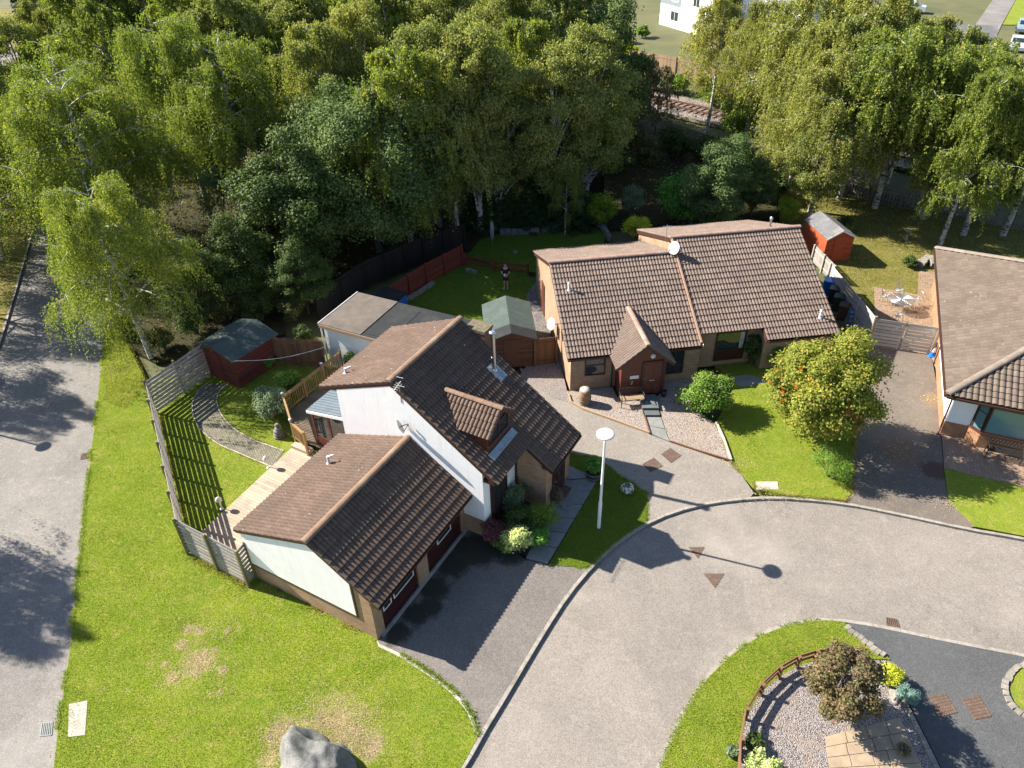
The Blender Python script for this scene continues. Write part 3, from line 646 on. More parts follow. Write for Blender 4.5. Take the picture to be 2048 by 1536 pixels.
def window(parent, c, ax, nrm, wd, ht, frame, mullions=(), fw=.06, pane='glass', depth=.05, transoms=(), label=None, curtain=False):
    """framed window: c bottom-centre on the wall face, ax along it, nrm outwards"""
    c, ax, nrm = Vector(c), Vector(ax).normalized(), Vector(nrm).normalized(); Z = Vector((0,0,1)); mb = MB()
    def bar(x0, x1, z0, z1, d=depth): mb.obox(c+ax*(x0+x1)/2+Z*(z0+z1)/2+nrm*(d/2+.003), ax*(x1-x0)/2, nrm*d/2, Z*(z1-z0)/2)
    bar(-wd/2, wd/2, 0, fw); bar(-wd/2, wd/2, ht-fw, ht); bar(-wd/2, -wd/2+fw, fw+.002, ht-fw-.002); bar(wd/2-fw, wd/2, fw+.002, ht-fw-.002)
    for m in mullions: bar(m-fw*.4, m+fw*.4, fw+.002, ht-fw-.002, depth*.9)
    for t in transoms: bar(-wd/2+fw+.002, wd/2-fw-.002, t-fw*.35, t+fw*.35, depth*.8)
    f = mb.build('window', ma[frame], parent, label)
    mb = MB(); mb.obox(c+Z*ht/2+nrm*.012, ax*(wd/2-fw-.003), nrm*.006, Z*(ht/2-fw-.003)); mb.build('pane', ma[pane], f)
    if curtain:
        mb = MB()
        for sx in curtain: mb.obox(c+ax*sx*wd+Z*ht/2+nrm*.0205, ax*wd*.07, nrm*.0015, Z*(ht/2-fw-.01))
        mb.build('curtain', ma['curtain'], f)
    return f
X3, Y3, Z3 = Vector((1,0,0)), Vector((0,1,0)), Vector((0,0,1))
# ------------------------------------------------------------------ the white gabled house with its double garage
hA = thing('house', 'white gabled house with dark brown tiled roof, dormer, steel flue and attached double garage', 'house', FA.o, FA.r)
GV0, GVR, GV1 = -.38, 2.36, 6.08; GZ0, GZR, GZ1 = 2.20, 4.02, 2.68
MV0, MVR, MV1 = -1.48, 2.94, 6.62; MZ0, MZR, MZ1 = 3.36, 6.53, 5.03; MVL, MZL = -2.75, 2.449
U0, U1, UE = 6.02, 10.88, 8.42
def zg(v): return GZR-(GVR-v)*(GZR-GZ0)/(GVR-GV0) if v < GVR else GZR-(v-GVR)*(GZR-GZ1)/(GV1-GVR)
def zm(v): return MZR-(MVR-v)*(MZR-MZ0)/(MVR-MV0) if v < MVR else MZR-(v-MVR)*(MZR-MZ1)/(MV1-MVR)
# garage walls
mb = MB()
mb.prism([(.02,0),(5.9,0),(5.9,zg(5.9)-.12),(GVR,GZR-.12),(.02,zg(.02)-.12)], 'x', .1, .3)
mb.box(.3, 6.04, 5.7, 5.9, 0, zg(5.9)-.14)
mb.box(.3, .56, .02, .24, 0, 2.14); mb.box(2.74, 3.38, .02, .24, 0, 2.14); mb.box(5.8, 6.04, .02, .24, 0, 2.14); mb.box(.56, 2.74, .02, .24, 2.0, 2.14); mb.box(3.38, 5.8, .02, .24, 2.0, 2.14)
mb.build('garage_wall', ma['brick_a'], hA)
mb = MB(); mb.prism([(.78,.94),(5.86,.94),(5.86,zg(5.86)-.14),(GVR,GZR-.14),(.78,zg(.78)-.14)], 'x', .065, .098); gp = mb.build('gable_panel', ma['render'], hA)
mb = MB(); mb.box(.06,.097,.70,.778,.87,zg(.7)-.16); mb.box(.06,.097,.778,5.87,.87,.938); mb.build('panel_trim', ma['trim'], gp)
for (a, b, panes) in ((.56,2.74,((.70,1.18),(1.32,2.55))), (3.38,5.8,((4.15,5.1),))):
    mb = MB(); mb.box(a+.01, b-.01, .10, .15, .03, 2.0)
    for x in np.arange(a+.1, b-.1, .14): mb.box(x, x+.012, .094, .099, .06, .8)
    d = mb.build('garage_door', ma['door_red'], hA)
    for (p, q) in panes:
        window(d, ((p+q)/2, .098, .86), X3, -Y3, q-p, .42, 'white', (), .045, 'glass', .03)
        mb = MB()
        for x in np.arange(p+.08, q-.08, .11): mb.box(x, x+.06, .0835, .085, 1.04, 1.22)
        mb.build('lace_curtain', ma['curtain'], d)
mb = MB(); mb.box(.3, 6.0, -.1, .018, -.1, .045); mb.build('door_threshold', ma['slab_pale'], hA)
roof_slope('garage_roof', hA, (-.0,GV0,GZ0), (6.04,GV0,GZ0), (-.0,GVR,GZR), [ma['tile_a'],ma['trim']], label='garage roof slope facing the driveway')
roof_slope('garage_roof', hA, (6.04,GV1,GZ1), (0,GV1,GZ1), (6.04,GVR,GZR), [ma['tile_am'],ma['trim']], label='sunlit garage roof slope over the boardwalk')
ridge_caps('garage_ridge', hA, (-.03,GVR,GZR+.02), (6.02,GVR,GZR+.02), ma['ridge'])
mb = MB()
for (va, za, vb, zb) in ((GV0,GZ0,GVR,GZR),(GV1,GZ1,GVR,GZR)): mb.beam((.045,va,za-.09),(.045,vb,zb-.09),.03,.16)
mb.beam((0.03,GV0-.03,GZ0-.1),(6.03,GV0-.03,GZ0-.1),.1,.08); mb.beam((0.03,GV1+.03,GZ1-.1),(6.03,GV1+.03,GZ1-.1),.1,.08)
mb.box(.06,.3,GV0+.02,.02,GZ0-.2,GZ0-.1)
mb.build('fascia', ma['trim'], hA)
def cowl(parent, name, u, v, z, mat, h=.42, r=.05, bent=True):
    mb = MB(); mb.lathe([(.13,-.02),(.12,.03),(.07,.06),(r,.1),(r,h)], 12, (u,v,z))
    if bent: mb.tube([(u,v,z+h-.05),(u+.12,v-.12,z+h+.0),(u+.17,v-.17,z+h)], r*.95, 8)
    else: mb.lathe([(r*1.5,0),(r*1.5,.1),(.01,.16)], 12, (u,v,z+h))
    return mb.build(name, mat, parent)
cowl(hA, 'soil_vent', 4.05, 4.9, zg(4.9), ma['plastic_white'])
# main walls
mb = MB(); mb.prism([(-.95,.02),(5.75,.02),(5.75,zm(5.75)-.1),(MVR,MZR-.1),(-.95,zm(-.95)-.1)], 'x', U0, U1); wl = mb.build('wall', ma['render'], hA)
mb = MB(); mb.box(U0-.012, U0-.002, -.965, .02, 0, .93); mb.box(U0-.012, U0+.5, -.975, -.953, 0, .93); mb.build('plinth', ma['brick_a'], hA)
mb = MB(); mb.prism([(-.97,0),(-2.4,0),(-2.4,zm(-2.4)-.1),(-.97,zm(-.97)-.1)], 'x', UE+.12, U1-.1); mb.build('entrance_wall', ma['brick_a'], hA)
mb = MB()
mb.prism([(MVL+.1,MZL-.12),(MVL+.5,MZL-.12),(MVL+.5,zm(MVL+.5)-.1),(MVL+.1,zm(MVL+.1)-.1)],'x',UE+.02,UE+.11); mb.build('boxed_eave', ma['trim_red'], hA)
# recess with glazed door, brown windows
mb = MB(); mb.box(6.5, 7.75, -1.0, -.953, 0, 2.7); mb.build('recess_panel', ma['trim'], hA)
window(hA, (6.95,-1.0,.9), X3, -Y3, .7, 1.6, 'trim', (0,), .05); window(hA, (7.5,-1.0,.1), X3, -Y3, .42, 2.3, 'trim', (), .05, transoms=(.9,))
mb = MB(); mb.box(8.5, 8.6, -1.05, -.953, 0, 2.7); mb.build('corner_post', ma['trim'], hA)
d = MB().box(9.1,10.2,-2.47,-2.405,.14,1.98).build('front_door', ma['door_red'], hA)
window(d, (9.65,-2.47,1.0), X3, -Y3, .5, .8, 'trim_red', (), .05); MB().box(9.2,9.24,-2.53,-2.475,1.0,1.06).build('handle', ma['galv'], d)
mb = MB(); mb.box(8.95,10.4,-3.0,-2.42,-.1,.14); mb.box(8.8,10.5,-3.3,-3.005,-.1,.07); mb.build('doorstep', ma['slab'], hA)
mb = MB(); mb.box(9.35,10.05,-2.9,-2.5,.143,.155); mb.build('doormat', ma['rust'], hA)
# roofs
sl_r = math.hypot(MVR-MVL, MZR-MZL); sl_lo = math.hypot(MV0-MVL, MZ0-MZL); Lr = 11.02-6.0
roof_slope('main_roof', hA, (6.0,MVL,MZL), (11.02,MVL,MZL), (6.0,MVR,MZR), [ma['tile_a'],ma['trim']], clip=lambda x,y: y > sl_lo or x > UE-6.0,
    label='shaded roof slope with the dormer', deckpoly=[[(0,sl_lo),(Lr,sl_lo),(Lr,sl_r),(0,sl_r)],[(UE-6.0,0),(Lr,0),(Lr,sl_lo-.003),(UE-6.0,sl_lo-.003)]])
roof_slope('main_roof', hA, (11.02,MV1,MZ1), (6.0,MV1,MZ1), (11.02,MVR,MZR), [ma['tile_am'],ma['trim']], label='sunlit rear roof slope')
ridge_caps('main_ridge', hA, (5.97,MVR,MZR+.02), (11.04,MVR,MZR+.02), ma['ridge'])
mb = MB()
for x in (6.03, 10.99):
    lo = (MV0,MZ0) if x < 7 else (MVL,MZL)
    for (va, za) in (lo,(MV1,MZ1)): mb.beam((x,va,za-.11),(x,MVR,MZR-.11),.035,.18)
mb.beam((6.02,MV0-.04,MZ0-.1),(UE,MV0-.04,MZ0-.1),.1,.09); mb.beam((UE,MVL-.04,MZL-.1),(11.0,MVL-.04,MZL-.1),.1,.09); mb.beam((6.02,MV1+.04,MZ1-.1),(11.0,MV1+.04,MZ1-.1),.1,.09)
mb.beam((UE-.02,MVL,MZL-.1),(UE-.02,MV0,MZ0-.1),.035,.18)
mb.box(6.06,6.4,MV0+.03,-.96,MZ0-.3,MZ0-.14)
mb.build('fascia', ma['trim'], hA)
cowl(hA, 'soil_vent', 6.9, 5.95, zm(5.95), ma['plastic_white'], .3, .045)
# chimney stack at the far gable
mb = MB(); mb.box(10.95,11.6,1.75,2.65,0,6.12); ch = mb.build('chimney', ma['brick_dark'], hA)
mb = MB(); mb.box(10.91,11.64,1.71,2.69,6.123,6.25); mb.build('coping', ma['mossy'], ch)
# steel flue
mb = MB(); mb.lathe([(.095,0),(.095,1.95)], 16, (10.2,.88,4.98)); fl = mb.build('flue', ma['steel'], hA)
mb = MB(); mb.lathe([(.12,0),(.15,.03),(.15,.07),(.09,.11)], 16, (10.2,.88,6.86)); mb.build('flue_cap', ma['galv'], fl)
mb = MB(); mb.lathe([(.16,0),(.13,.14),(.1,.16)], 16, (10.2,.88,5.0)); mb.lathe([(.105,0),(.105,.05)],16,(10.2,.88,5.7)); mb.build('flue_collar', ma['galv'], fl)
dn = Vector((0,-(MZR-MZ0),MVR-MV0)).normalized(); ds = Vector((0,(MVR-MV0),(MZR-MZ0))).normalized()
mb = MB(); mb.obox(Vector((10.2,.78,zm(.78)))+dn*.085, X3*.26, ds*.42, dn*.008); mb.build('flashing', ma['lead'], fl)
# dormer
DU, DR, DE, DF = 7.6, 5.56, 4.76, -.78; DW = .98
dm = MB(); dm.prism([(DU-DW+.12,zm(DF)+.0),(DU+DW-.12,zm(DF)+.0),(DU+DW-.12,DE-.05),(DU,DR-.12),(DU-DW+.12,DE-.05)], 'y', DF, 1.2)
dm = dm.build('dormer', ma['trim_red'], hA)
vr = MVR-(MZR-DR)/((MZR-MZ0)/(MVR-MV0)); ve = MVR-(MZR-DE)/((MZR-MZ0)/(MVR-MV0))
for sgn in (-1, 1):
    ue = DU+sgn*DW; Ld = vr-(DF-.22); Sd = math.hypot(DW, DR-DE)
    if sgn < 0: e0, e1, r0 = (ue,vr,DE),(ue,DF-.22,DE),(DU,vr,DR)
    else: e0, e1, r0 = (ue,DF-.22,DE),(ue,vr,DE),(DU,DF-.22,DR)
    cut = (lambda x,y,Ld=Ld,Sd=Sd: x > (vr-ve)*(1-y/Sd)-.1) if sgn < 0 else (lambda x,y,Ld=Ld,Sd=Sd: x < Ld-(vr-ve)*(1-y/Sd)+.1)
    dp = [[(vr-ve,0),(Ld,0),(Ld,Sd),(0,Sd)]] if sgn < 0 else [[(0,0),(Ld-(vr-ve),0),(Ld,Sd),(0,Sd)]]
    roof_slope('dormer_roof', dm, e0, e1, r0, [ma['tile_am'],ma['trim']], clip=cut, deckpoly=dp, pitch=.17, gauge=.33)
ridge_caps('dormer_ridge', dm, (DU,DF-.24,DR+.02), (DU,vr-.05,DR+.02), ma['ridge'], .1)
window(dm, (DU,DF,zm(DF)+.3), X3, -Y3, 1.45, .75, 'trim', (0,), .06, 'glass')
mb = MB(); a = Vector((DU-DW,DF-.02,zm(DF-.02))); mb.obox(Vector((DU,DF-.16,zm(DF-.16)))+dn*.08, X3*(DW-.05), ds*.16, dn*.01); mb.build('apron_flashing', ma['lead'], dm)
mb = MB()
for s in (-1,1): mb.beam((DU+s*DW,DF-.2,DE-.06),(DU,DF-.2,DR-.06),.03,.13)
mb.build('bargeboard', ma['trim_red'], dm)
# downpipe on the white wall, wires
mb = MB(); mb.tube([(6.03,-.08,3.0),(6.03,-.08,.7),(6.03,-.3,.6),(6.03,-.85,.55)], .008, 6); mb.build('cable', ma['black'], hA)
# conservatory on the deck
cz0, cz1 = 2.45, 2.95; cv0, cv1 = 8.6, 5.77; cu0, cu1 = 6.9, 8.4
cs = MB()
for u, v in ((cu0+.06,cv0-.06),(cu1-.06,cv0-.06),(cu0+.06,7.6),(cu0+.06,6.7),(cu0+.06,5.84)): cs.box(u-.05,u+.05,v-.05,v+.05,.42,cz0+(cv0-v)*(cz1-cz0)/(cv0-cv1)-.06)
cs.box(cu0+.02,cu0+.1,5.9,cv0-.12,.42,.95); cs.box(cu0+.14,cu1-.12,cv0-.1,cv0-.02,.42,.95)
cs = cs.build('conservatory', ma['trim_red'], hA)
mb = MB(); sl_ = Vector((0,cv0-cv1,cz0-cz1)); Ls = sl_.length; sd = sl_.normalized(); sn = X3.cross(sd)
if sn.z < 0: sn = -sn
mid = Vector(((cu0+cu1)/2-.02,(cv0+cv1)/2+.04,(cz0+cz1)/2))
mb.obox(mid, X3*((cu1-cu0)/2+.08), sd*(Ls/2+.06), sn*.015)
for k in range(10): mb.obox(mid+X3*(-.8+k*.178)+sn*.03, X3*.012, sd*(Ls/2+.055), sn*.0145)
mb.build('metal_roof', ma['porch_sheet'], cs)
mb = MB(); mb.box(cu0-.1,cu0-.06,cv1,cv0+.08,0,0) if False else mb.beam((cu0-.13,cv0+.05,cz0-.05),(cu0-.13,cv1+.02,cz1-.05),.05,.12); mb.build('gutter', ma['plastic_white'], cs)
for (a, b) in ((5.9,6.64),(6.76,7.54),(7.66,8.48)):
    mb = MB(); mb.box(cu0+.05,cu0+.065,a,b,.955,cz0-.02); mb.build('pane', ma['glass'], cs)
mb = MB(); mb.box(cu0+.12,cu1-.12,cv0-.07,cv0-.055,.955,cz0-.02); mb.build('pane', ma['glass'], cs)

# ------------------------------------------------------------------ the brick semi-detached pair
hB = thing('house', 'long buff brick bungalow pair with stepped red-brown tiled roofs and gabled porch', 'house', FB.o, FB.r)
kp = .503; kb = .37
LZ, LR, LRZ = 2.03, 5.16, 4.63; RZ, RR, RRZ = 2.13, 5.93, 5.11
LB, LBZ = 10.6, LRZ-(10.6-LR)*kb; RB, RBZ = 11.9, RRZ-(11.9-RR)*.387
UL, UM, UR_ = 0.0, 6.86, 14.12
mb = MB(); mb.prism([(.05,0),(LB-.3,0),(LB-.3,LBZ-.05),(LR,LRZ-.1),(.05,LZ-.04)], 'x', .18, UM-.02); mb.build('wall', ma['brick_b'], hB)
mb = MB(); mb.prism([(.9,0),(RB-.3,0),(RB-.3,RBZ-.05),(RR,RRZ-.1),(.9,RZ+.9*kp-.1)], 'x', UM, UR_-.2); mb.build('wall', ma['brick_b'], hB)
mb = MB(); mb.prism([(.2,0),(.9,0),(.9,RZ+.9*kp-.1),(.2,RZ+.2*kp-.1)], 'x', 10.3, UR_-.25); mb.build('projecting_wall', ma['brick_b'], hB)
Ss = math.hypot(LR, LRZ-LZ)
roof_slope('roof', hB, (UL,0,LZ), (UM-.02,0,LZ), (UL,LR,LRZ), [ma['tile_b'],ma['trim']], label='lower left front roof slope')
roof_slope('roof', hB, (UM-.02,LB,LBZ), (UL,LB,LBZ), (UM-.02,LR,LRZ), [ma['tile_b'],ma['trim']], label='lower left rear roof slope')
r0v = -.136; Sr = math.hypot(RR-r0v, RRZ-(RZ+r0v*kp)); slo = math.hypot(.65-r0v, (.65-r0v)*kp); Lb = UR_-UM-.02
roof_slope('roof', hB, (UM+.02,r0v,RZ+r0v*kp), (UR_,r0v,RZ+r0v*kp), (UM+.02,RR,RRZ), [ma['tile_b'],ma['trim']], clip=lambda x,y: y > slo or x > 10.25-UM,
   deckpoly=[[(0,slo),(Lb,slo),(Lb,Sr),(0,Sr)],[(10.25-UM,0),(Lb,0),(Lb,slo-.003),(10.25-UM,slo-.003)]], label='higher right front roof slope')
roof_slope('roof', hB, (UR_,RB,RBZ), (UM-.1,RB,RBZ), (UR_,RR,RRZ), [ma['tile_b'],ma['trim']], label='higher right rear roof slope')
ridge_caps('ridge', hB, (UL-.02,LR,LRZ+.02), (UM-.06,LR,LRZ+.02), ma['ridge_b']); ridge_caps('ridge', hB, (UM-.1,RR,RRZ+.02), (UR_+.03,RR,RRZ+.02), ma['ridge_b'])
mb = MB()
mb.beam((UM-.03,0.02,LZ+.16),(UM-.03,LR,LRZ+.16),.07,.14); mb.beam((UM-.03,LR,LRZ+.2),(UM-.03,RR,RRZ-.02),.06,.24)
mb.build('party_verge', ma['verge_strip'], hB)
mb = MB(); fas_ = []; bm_ = lambda *a: MB().beam(*a).build('fascia', ma['trim'], hB)
bm_((UM-.08,RR,RRZ-.11),(UM-.08,RB,RBZ-.11),.05,.22)
for x, e, r, b in ((UL+.03,(0,LZ),(LR,LRZ),(LB,LBZ)),(UR_-.03,(r0v,RZ+r0v*kp),(RR,RRZ),(RB,RBZ))):
    for q in (e, b): bm_((x,q[0],q[1]-.11),(x,r[0],r[1]-.11),.035,.18)
bm_((UL,-.05,LZ-.09),(UM-.03,-.05,LZ-.09),.11,.09); bm_((UM+.02,.6,RZ+.65*kp-.1),(10.24,.6,RZ+.65*kp-.1),.11,.09); bm_((10.26,r0v-.05,RZ+r0v*kp-.1),(UR_,r0v-.05,RZ+r0v*kp-.1),.11,.09)
bm_((10.22,r0v,RZ+r0v*kp-.1),(10.22,.65,RZ+.65*kp-.1),.035,.18)
mb = MB(); mb.box(UM-.16,UM-.11,RR+.3,RB-.6,LRZ-2.2,LRZ-1.6) if False else mb.prism([(RR+.1,RRZ-.3),(RB-.4,RBZ-.15),(RB-.4,RBZ-.6),(LR+.3,LRZ-.3)],'x',UM-.055,UM-.025); mb.build('step_wall', ma['brick_b'], hB)
# windows along the front
window(hB, (1.43,.05,.85), X3, -Y3, 1.05, 1.1, 'trim', (), .06, 'glass', .05, (.62,))
window(hB, (5.55,.05,.45), X3, -Y3, .95, 1.5, 'trim', (0,), .06, 'glass', .05)
window(hB, (8.8,.9,.95), X3, -Y3, 1.62, 1.15, 'trim', (), .07, 'glass', .06, curtain=(.37,))
mb = MB(); mb.box(8.0,9.6,.83,.895,.35,.94); mb.build('apron_panel', ma['door_red'], hB)
mb = MB(); mb.tube([(7.02,.8,2.3),(7.02,.84,1.9),(7.02,.84,0)], .035, 8); mb.tube([(2.3,-.02,1.9),(2.3,-.02,0)], .035, 8); mb.build('downpipe', ma['trim'], hB)
mb = MB(); mb.tube([(UM+.02,.02,LZ-.02),(UM+.05,-.03,LZ+.15),(UM+.06,-.06,LZ-.05)], .03, 8); mb.build('gutter_end', ma['galv'], hB)
window(hB, (.18,3.2,1.2), Y3, -X3, .5, .7, 'trim', (), .05)
mb = MB(); mb.box(.12,.178,7.3,8.1,.02,2.0); mb.build('side_door', ma['trim_red'], hB)
# porch
PU, PRZ, PEZ, PW, PF = 3.62, 3.2, 1.98, 1.45, -.95
pvr = (PRZ-LZ)/kp; pve = (PEZ-LZ)/kp
pw = MB(); pw.prism([(2.5,0),(4.74,0),(4.74,PEZ+.1),(PU,PRZ-.14),(2.5,PEZ+.1)], 'y', PF, .04); pw = pw.build('porch', ma['trim_red'], hB)
for sgn in (-1,1):
    ue = PU+sgn*PW; Ld = pvr-(PF-.28); Sd = math.hypot(PW,PRZ-PEZ)
    if sgn < 0: e0,e1,r0 = (ue,pvr,PEZ),(ue,PF-.28,PEZ),(PU,pvr,PRZ)
    else: e0,e1,r0 = (ue,PF-.28,PEZ),(ue,pvr,PEZ),(PU,PF-.28,PRZ)
    dv = pvr-max(pve,0)
    cut = (lambda x,y,Sd=Sd,dv=dv: x > dv*(1-y/Sd)-.12) if sgn < 0 else (lambda x,y,Ld=Ld,Sd=Sd,dv=dv: x < Ld-dv*(1-y/Sd)+.12)
    dp = [[(dv,0),(Ld,0),(Ld,Sd),(0,Sd)]] if sgn < 0 else [[(0,0),(Ld-dv,0),(Ld,Sd),(0,Sd)]]
    roof_slope('porch_roof', pw, e0, e1, r0, [ma['tile_b'],ma['trim']], clip=cut, deckpoly=dp, pitch=.17, gauge=.33)
ridge_caps('porch_ridge', pw, (PU,PF-.3,PRZ+.02), (PU,pvr-.03,PRZ+.02), ma['ridge_b'], .11)
mb = MB()
for s in (-1,1): mb.beam((PU+s*PW,PF-.25,PEZ-.07),(PU,PF-.25,PRZ-.07),.04,.15)
mb.build('bargeboard', ma['trim_red'], pw)
mb = MB(); mb.box(3.62,4.55,PF-.045,PF-.003,.12,2.0)
for (a,b,c,d_) in ((.08,.38,1.52,1.78),(.53,.83,1.52,1.78),(.08,.38,.95,1.42),(.53,.83,.95,1.42),(.08,.38,.1,.7),(.53,.83,.1,.7)): mb.box(3.62+a,3.62+b,PF-.062,PF-.047,.12+c-.1,.12+d_)
dd = mb.build('front_door', ma['trim_red'], pw)
mb = MB(); mb.box(3.95,4.2,PF-.07,PF-.064,.93,.98); mb.box(3.68,3.71,PF-.09,PF-.047,1.05,1.12); mb.build('handle', ma['galv'], dd)
mb = MB(); mb.box(3.52,3.6,PF-.06,PF-.003,0,2.02); mb.box(4.57,4.65,PF-.06,PF-.003,0,2.02); mb.box(3.52,4.65,PF-.06,PF-.003,2.03,2.1); mb.build('door_frame', ma['trim'], pw)
mb = MB(); mb.lathe([(.13,0),(.13,.03),(.09,.07),(.01,.09)], 16, (0,0,0), 0, Matrix.Translation((4.02,PF-.003,2.38)) @ Matrix.Rotation(math.pi/2,4,'X')); mb.build('porch_light', ma['plastic_white'], pw)
mb = MB(); mb.box(2.95,3.4,PF-.02,PF-.003,1.12,1.3); mb.build('letter_plate', ma['plastic_white'], pw)
# house number plate: the figure 2 as bent strokes
mb = MB(); cx, cz, s = 3.07, .87, .1
pts = [(-.45,.55),(-.3,.85),(0,1.0),(.35,.85),(.45,.5),(.25,.1),(-.45,-.7)]
mb.tube([(cx+a*s,PF-.012,cz+b*s) for a,b in pts], .012, 6); mb.tube([(cx-.45*s,PF-.012,cz-.7*s),(cx+.5*s,PF-.012,cz-.7*s)], .012, 6); mb.build('house_number', ma['plastic_white'], pw)
cowl(hB, 'flue_vent', .75, 3.55, LZ+3.55*kp, ma['plastic_white'], .34, .05, False)
cowl(hB, 'flue_vent', 13.35, .75, RZ+.75*kp, ma['plastic_white'], .34, .05, False)
cowl(hB, 'flue_vent', 12.9, 6.9, RRZ-.97*.387, ma['galv'], .5, .06, False)

# ------------------------------------------------------------------ the taupe-roofed bungalow on the right
hC = thing('house', 'hipped bungalow with taupe tiled roof, red brick base and white bay front', 'house', FC.o, FC.r)
EZ = 2.5; c0u, c0v, c1v = -.15, -.9, 14.3; kc = .42; HV = (c1v-c0v)/2; hz = EZ+HV*kc
W_ = 16.0
mb = MB(); mb.box(.3, 15.6, -.43, 13.9, 0, EZ-.05); mb.build('wall', ma['brick_c'], hC)
mb = MB(); mb.box(.27,.297,-.45,6.2,.78,EZ-.1); mb.box(.297,1.28,-.455,-.433,.78,EZ-.1); mb.build('wall_panel', ma['render'], hC)
# roof: left hip face and front slope, then the far slope
def hipclip(a0, a1, S):   # trapezium narrowing by equal plan amounts
    return None
Sl = HV*math.sqrt(1+kc*kc); cs_ = 1/math.sqrt(1+kc*kc)
roof_slope('roof', hC, (c0u,c1v,EZ), (c0u,c0v,EZ), (c0u+HV,c1v,hz), [ma['tile_c'],ma['trim']], clip=lambda x,y: y*cs_ < x < (c1v-c0v)-y*cs_, pitch=.3, gauge=.3,roll=.034,
    deckpoly=[[(0,0),(c1v-c0v,0),(HV,Sl)]], label='left hip slope of the roof')
Lf = W_; HW = HV
roof_slope('roof', hC, (c0u,c0v,EZ), (c0u+Lf,c0v,EZ), (c0u,c0v+HV,hz), [ma['tile_c'],ma['trim']], clip=lambda x,y: x > y*cs_, pitch=.25, gauge=.33, roll=.042,
    deckpoly=[[(0,0),(Lf,0),(Lf,Sl),(HV,Sl)]], label='front roof slope over the bay window')
roof_slope('roof', hC, (c0u+Lf,c1v,EZ), (c0u,c1v,EZ), (c0u+Lf,c1v-HV,hz), [ma['tile_c'],ma['trim']], clip=lambda x,y: x < Lf-y*cs_, pitch=.25, gauge=.33, roll=.042,
    deckpoly=[[(0,0),(Lf,0),(Lf-HV,Sl),(0,Sl)]], label='rear roof slope')
ridge_caps('hip', hC, (c0u+.02,c0v+.02,EZ+.06), (c0u+HV,c0v+HV,hz+.05), ma['ridge_c'], .14); ridge_caps('hip', hC, (c0u+.02,c1v-.02,EZ+.06), (c0u+HV,c1v-HV,hz+.05), ma['ridge_c'], .14)
ridge_caps('ridge', hC, (c0u+HV,c0v+HV,hz+.05), (c0u+Lf,c0v+HV,hz+.05), ma['ridge_c'], .14)
mb = MB(); mb.beam((c0u-.05,c0v,EZ-.1),(c0u-.05,c1v,EZ-.1),.1,.1); mb.beam((c0u,c0v-.05,EZ-.1),(c0u+Lf,c0v-.05,EZ-.1),.1,.1); mb.box(c0u+.02,.3,c0v+.02,c1v-.05,EZ-.17,EZ-.11); mb.box(.3,c0u+Lf,c0v+.02,-.43,EZ-.17,EZ-.11)
mb.build('gutter', ma['trim'], hC)
mb = MB(); mb.tube([(.05,-.85,EZ-.15),(.2,-.5,EZ-.35),(.22,-.5,.05),(.15,-.58,.03)], .04, 8); mb.tube([(.22,5.6,EZ-.2),(.22,5.6,0)], .035, 8); mb.build('downpipe', ma['trim_red'], hC)
# bay
bz = .78
by_ = MB(); by_.prism([(1.28,-.46),(1.72,-.86),(5.3,-.86),(5.7,-.46)], 'z', 0, bz); by_ = by_.build('bay', ma['brick_c'], hC)
mb = MB(); mb.prism([(1.22,-.46),(1.69,-.92),(5.33,-.92),(5.76,-.46)], 'z', bz+.003, bz+.07); mb.build('bay_sill', ma['trim_red'], by_)
mb = MB(); mb.prism([(1.3,-.46),(1.74,-.84),(5.28,-.84),(5.68,-.46)], 'z', bz+.075, EZ-.18); mb.build('bay_interior', ma['trim'], by_)
dv = Vector((.44,-.4,0)); nv = Vector((-.4,-.44,0))
window(by_, (1.52,-.66,bz+.08), dv, nv, .5, EZ-.28-bz, 'trim', (), .05, 'glass_blue', .04, (EZ-.75-bz,))
for k in range(2): window(by_, (1.74+.88+k*1.77,-.84,bz+.08), X3, -Y3, 1.76, EZ-.28-bz, 'trim', (), .06, 'glass_blue', .05)
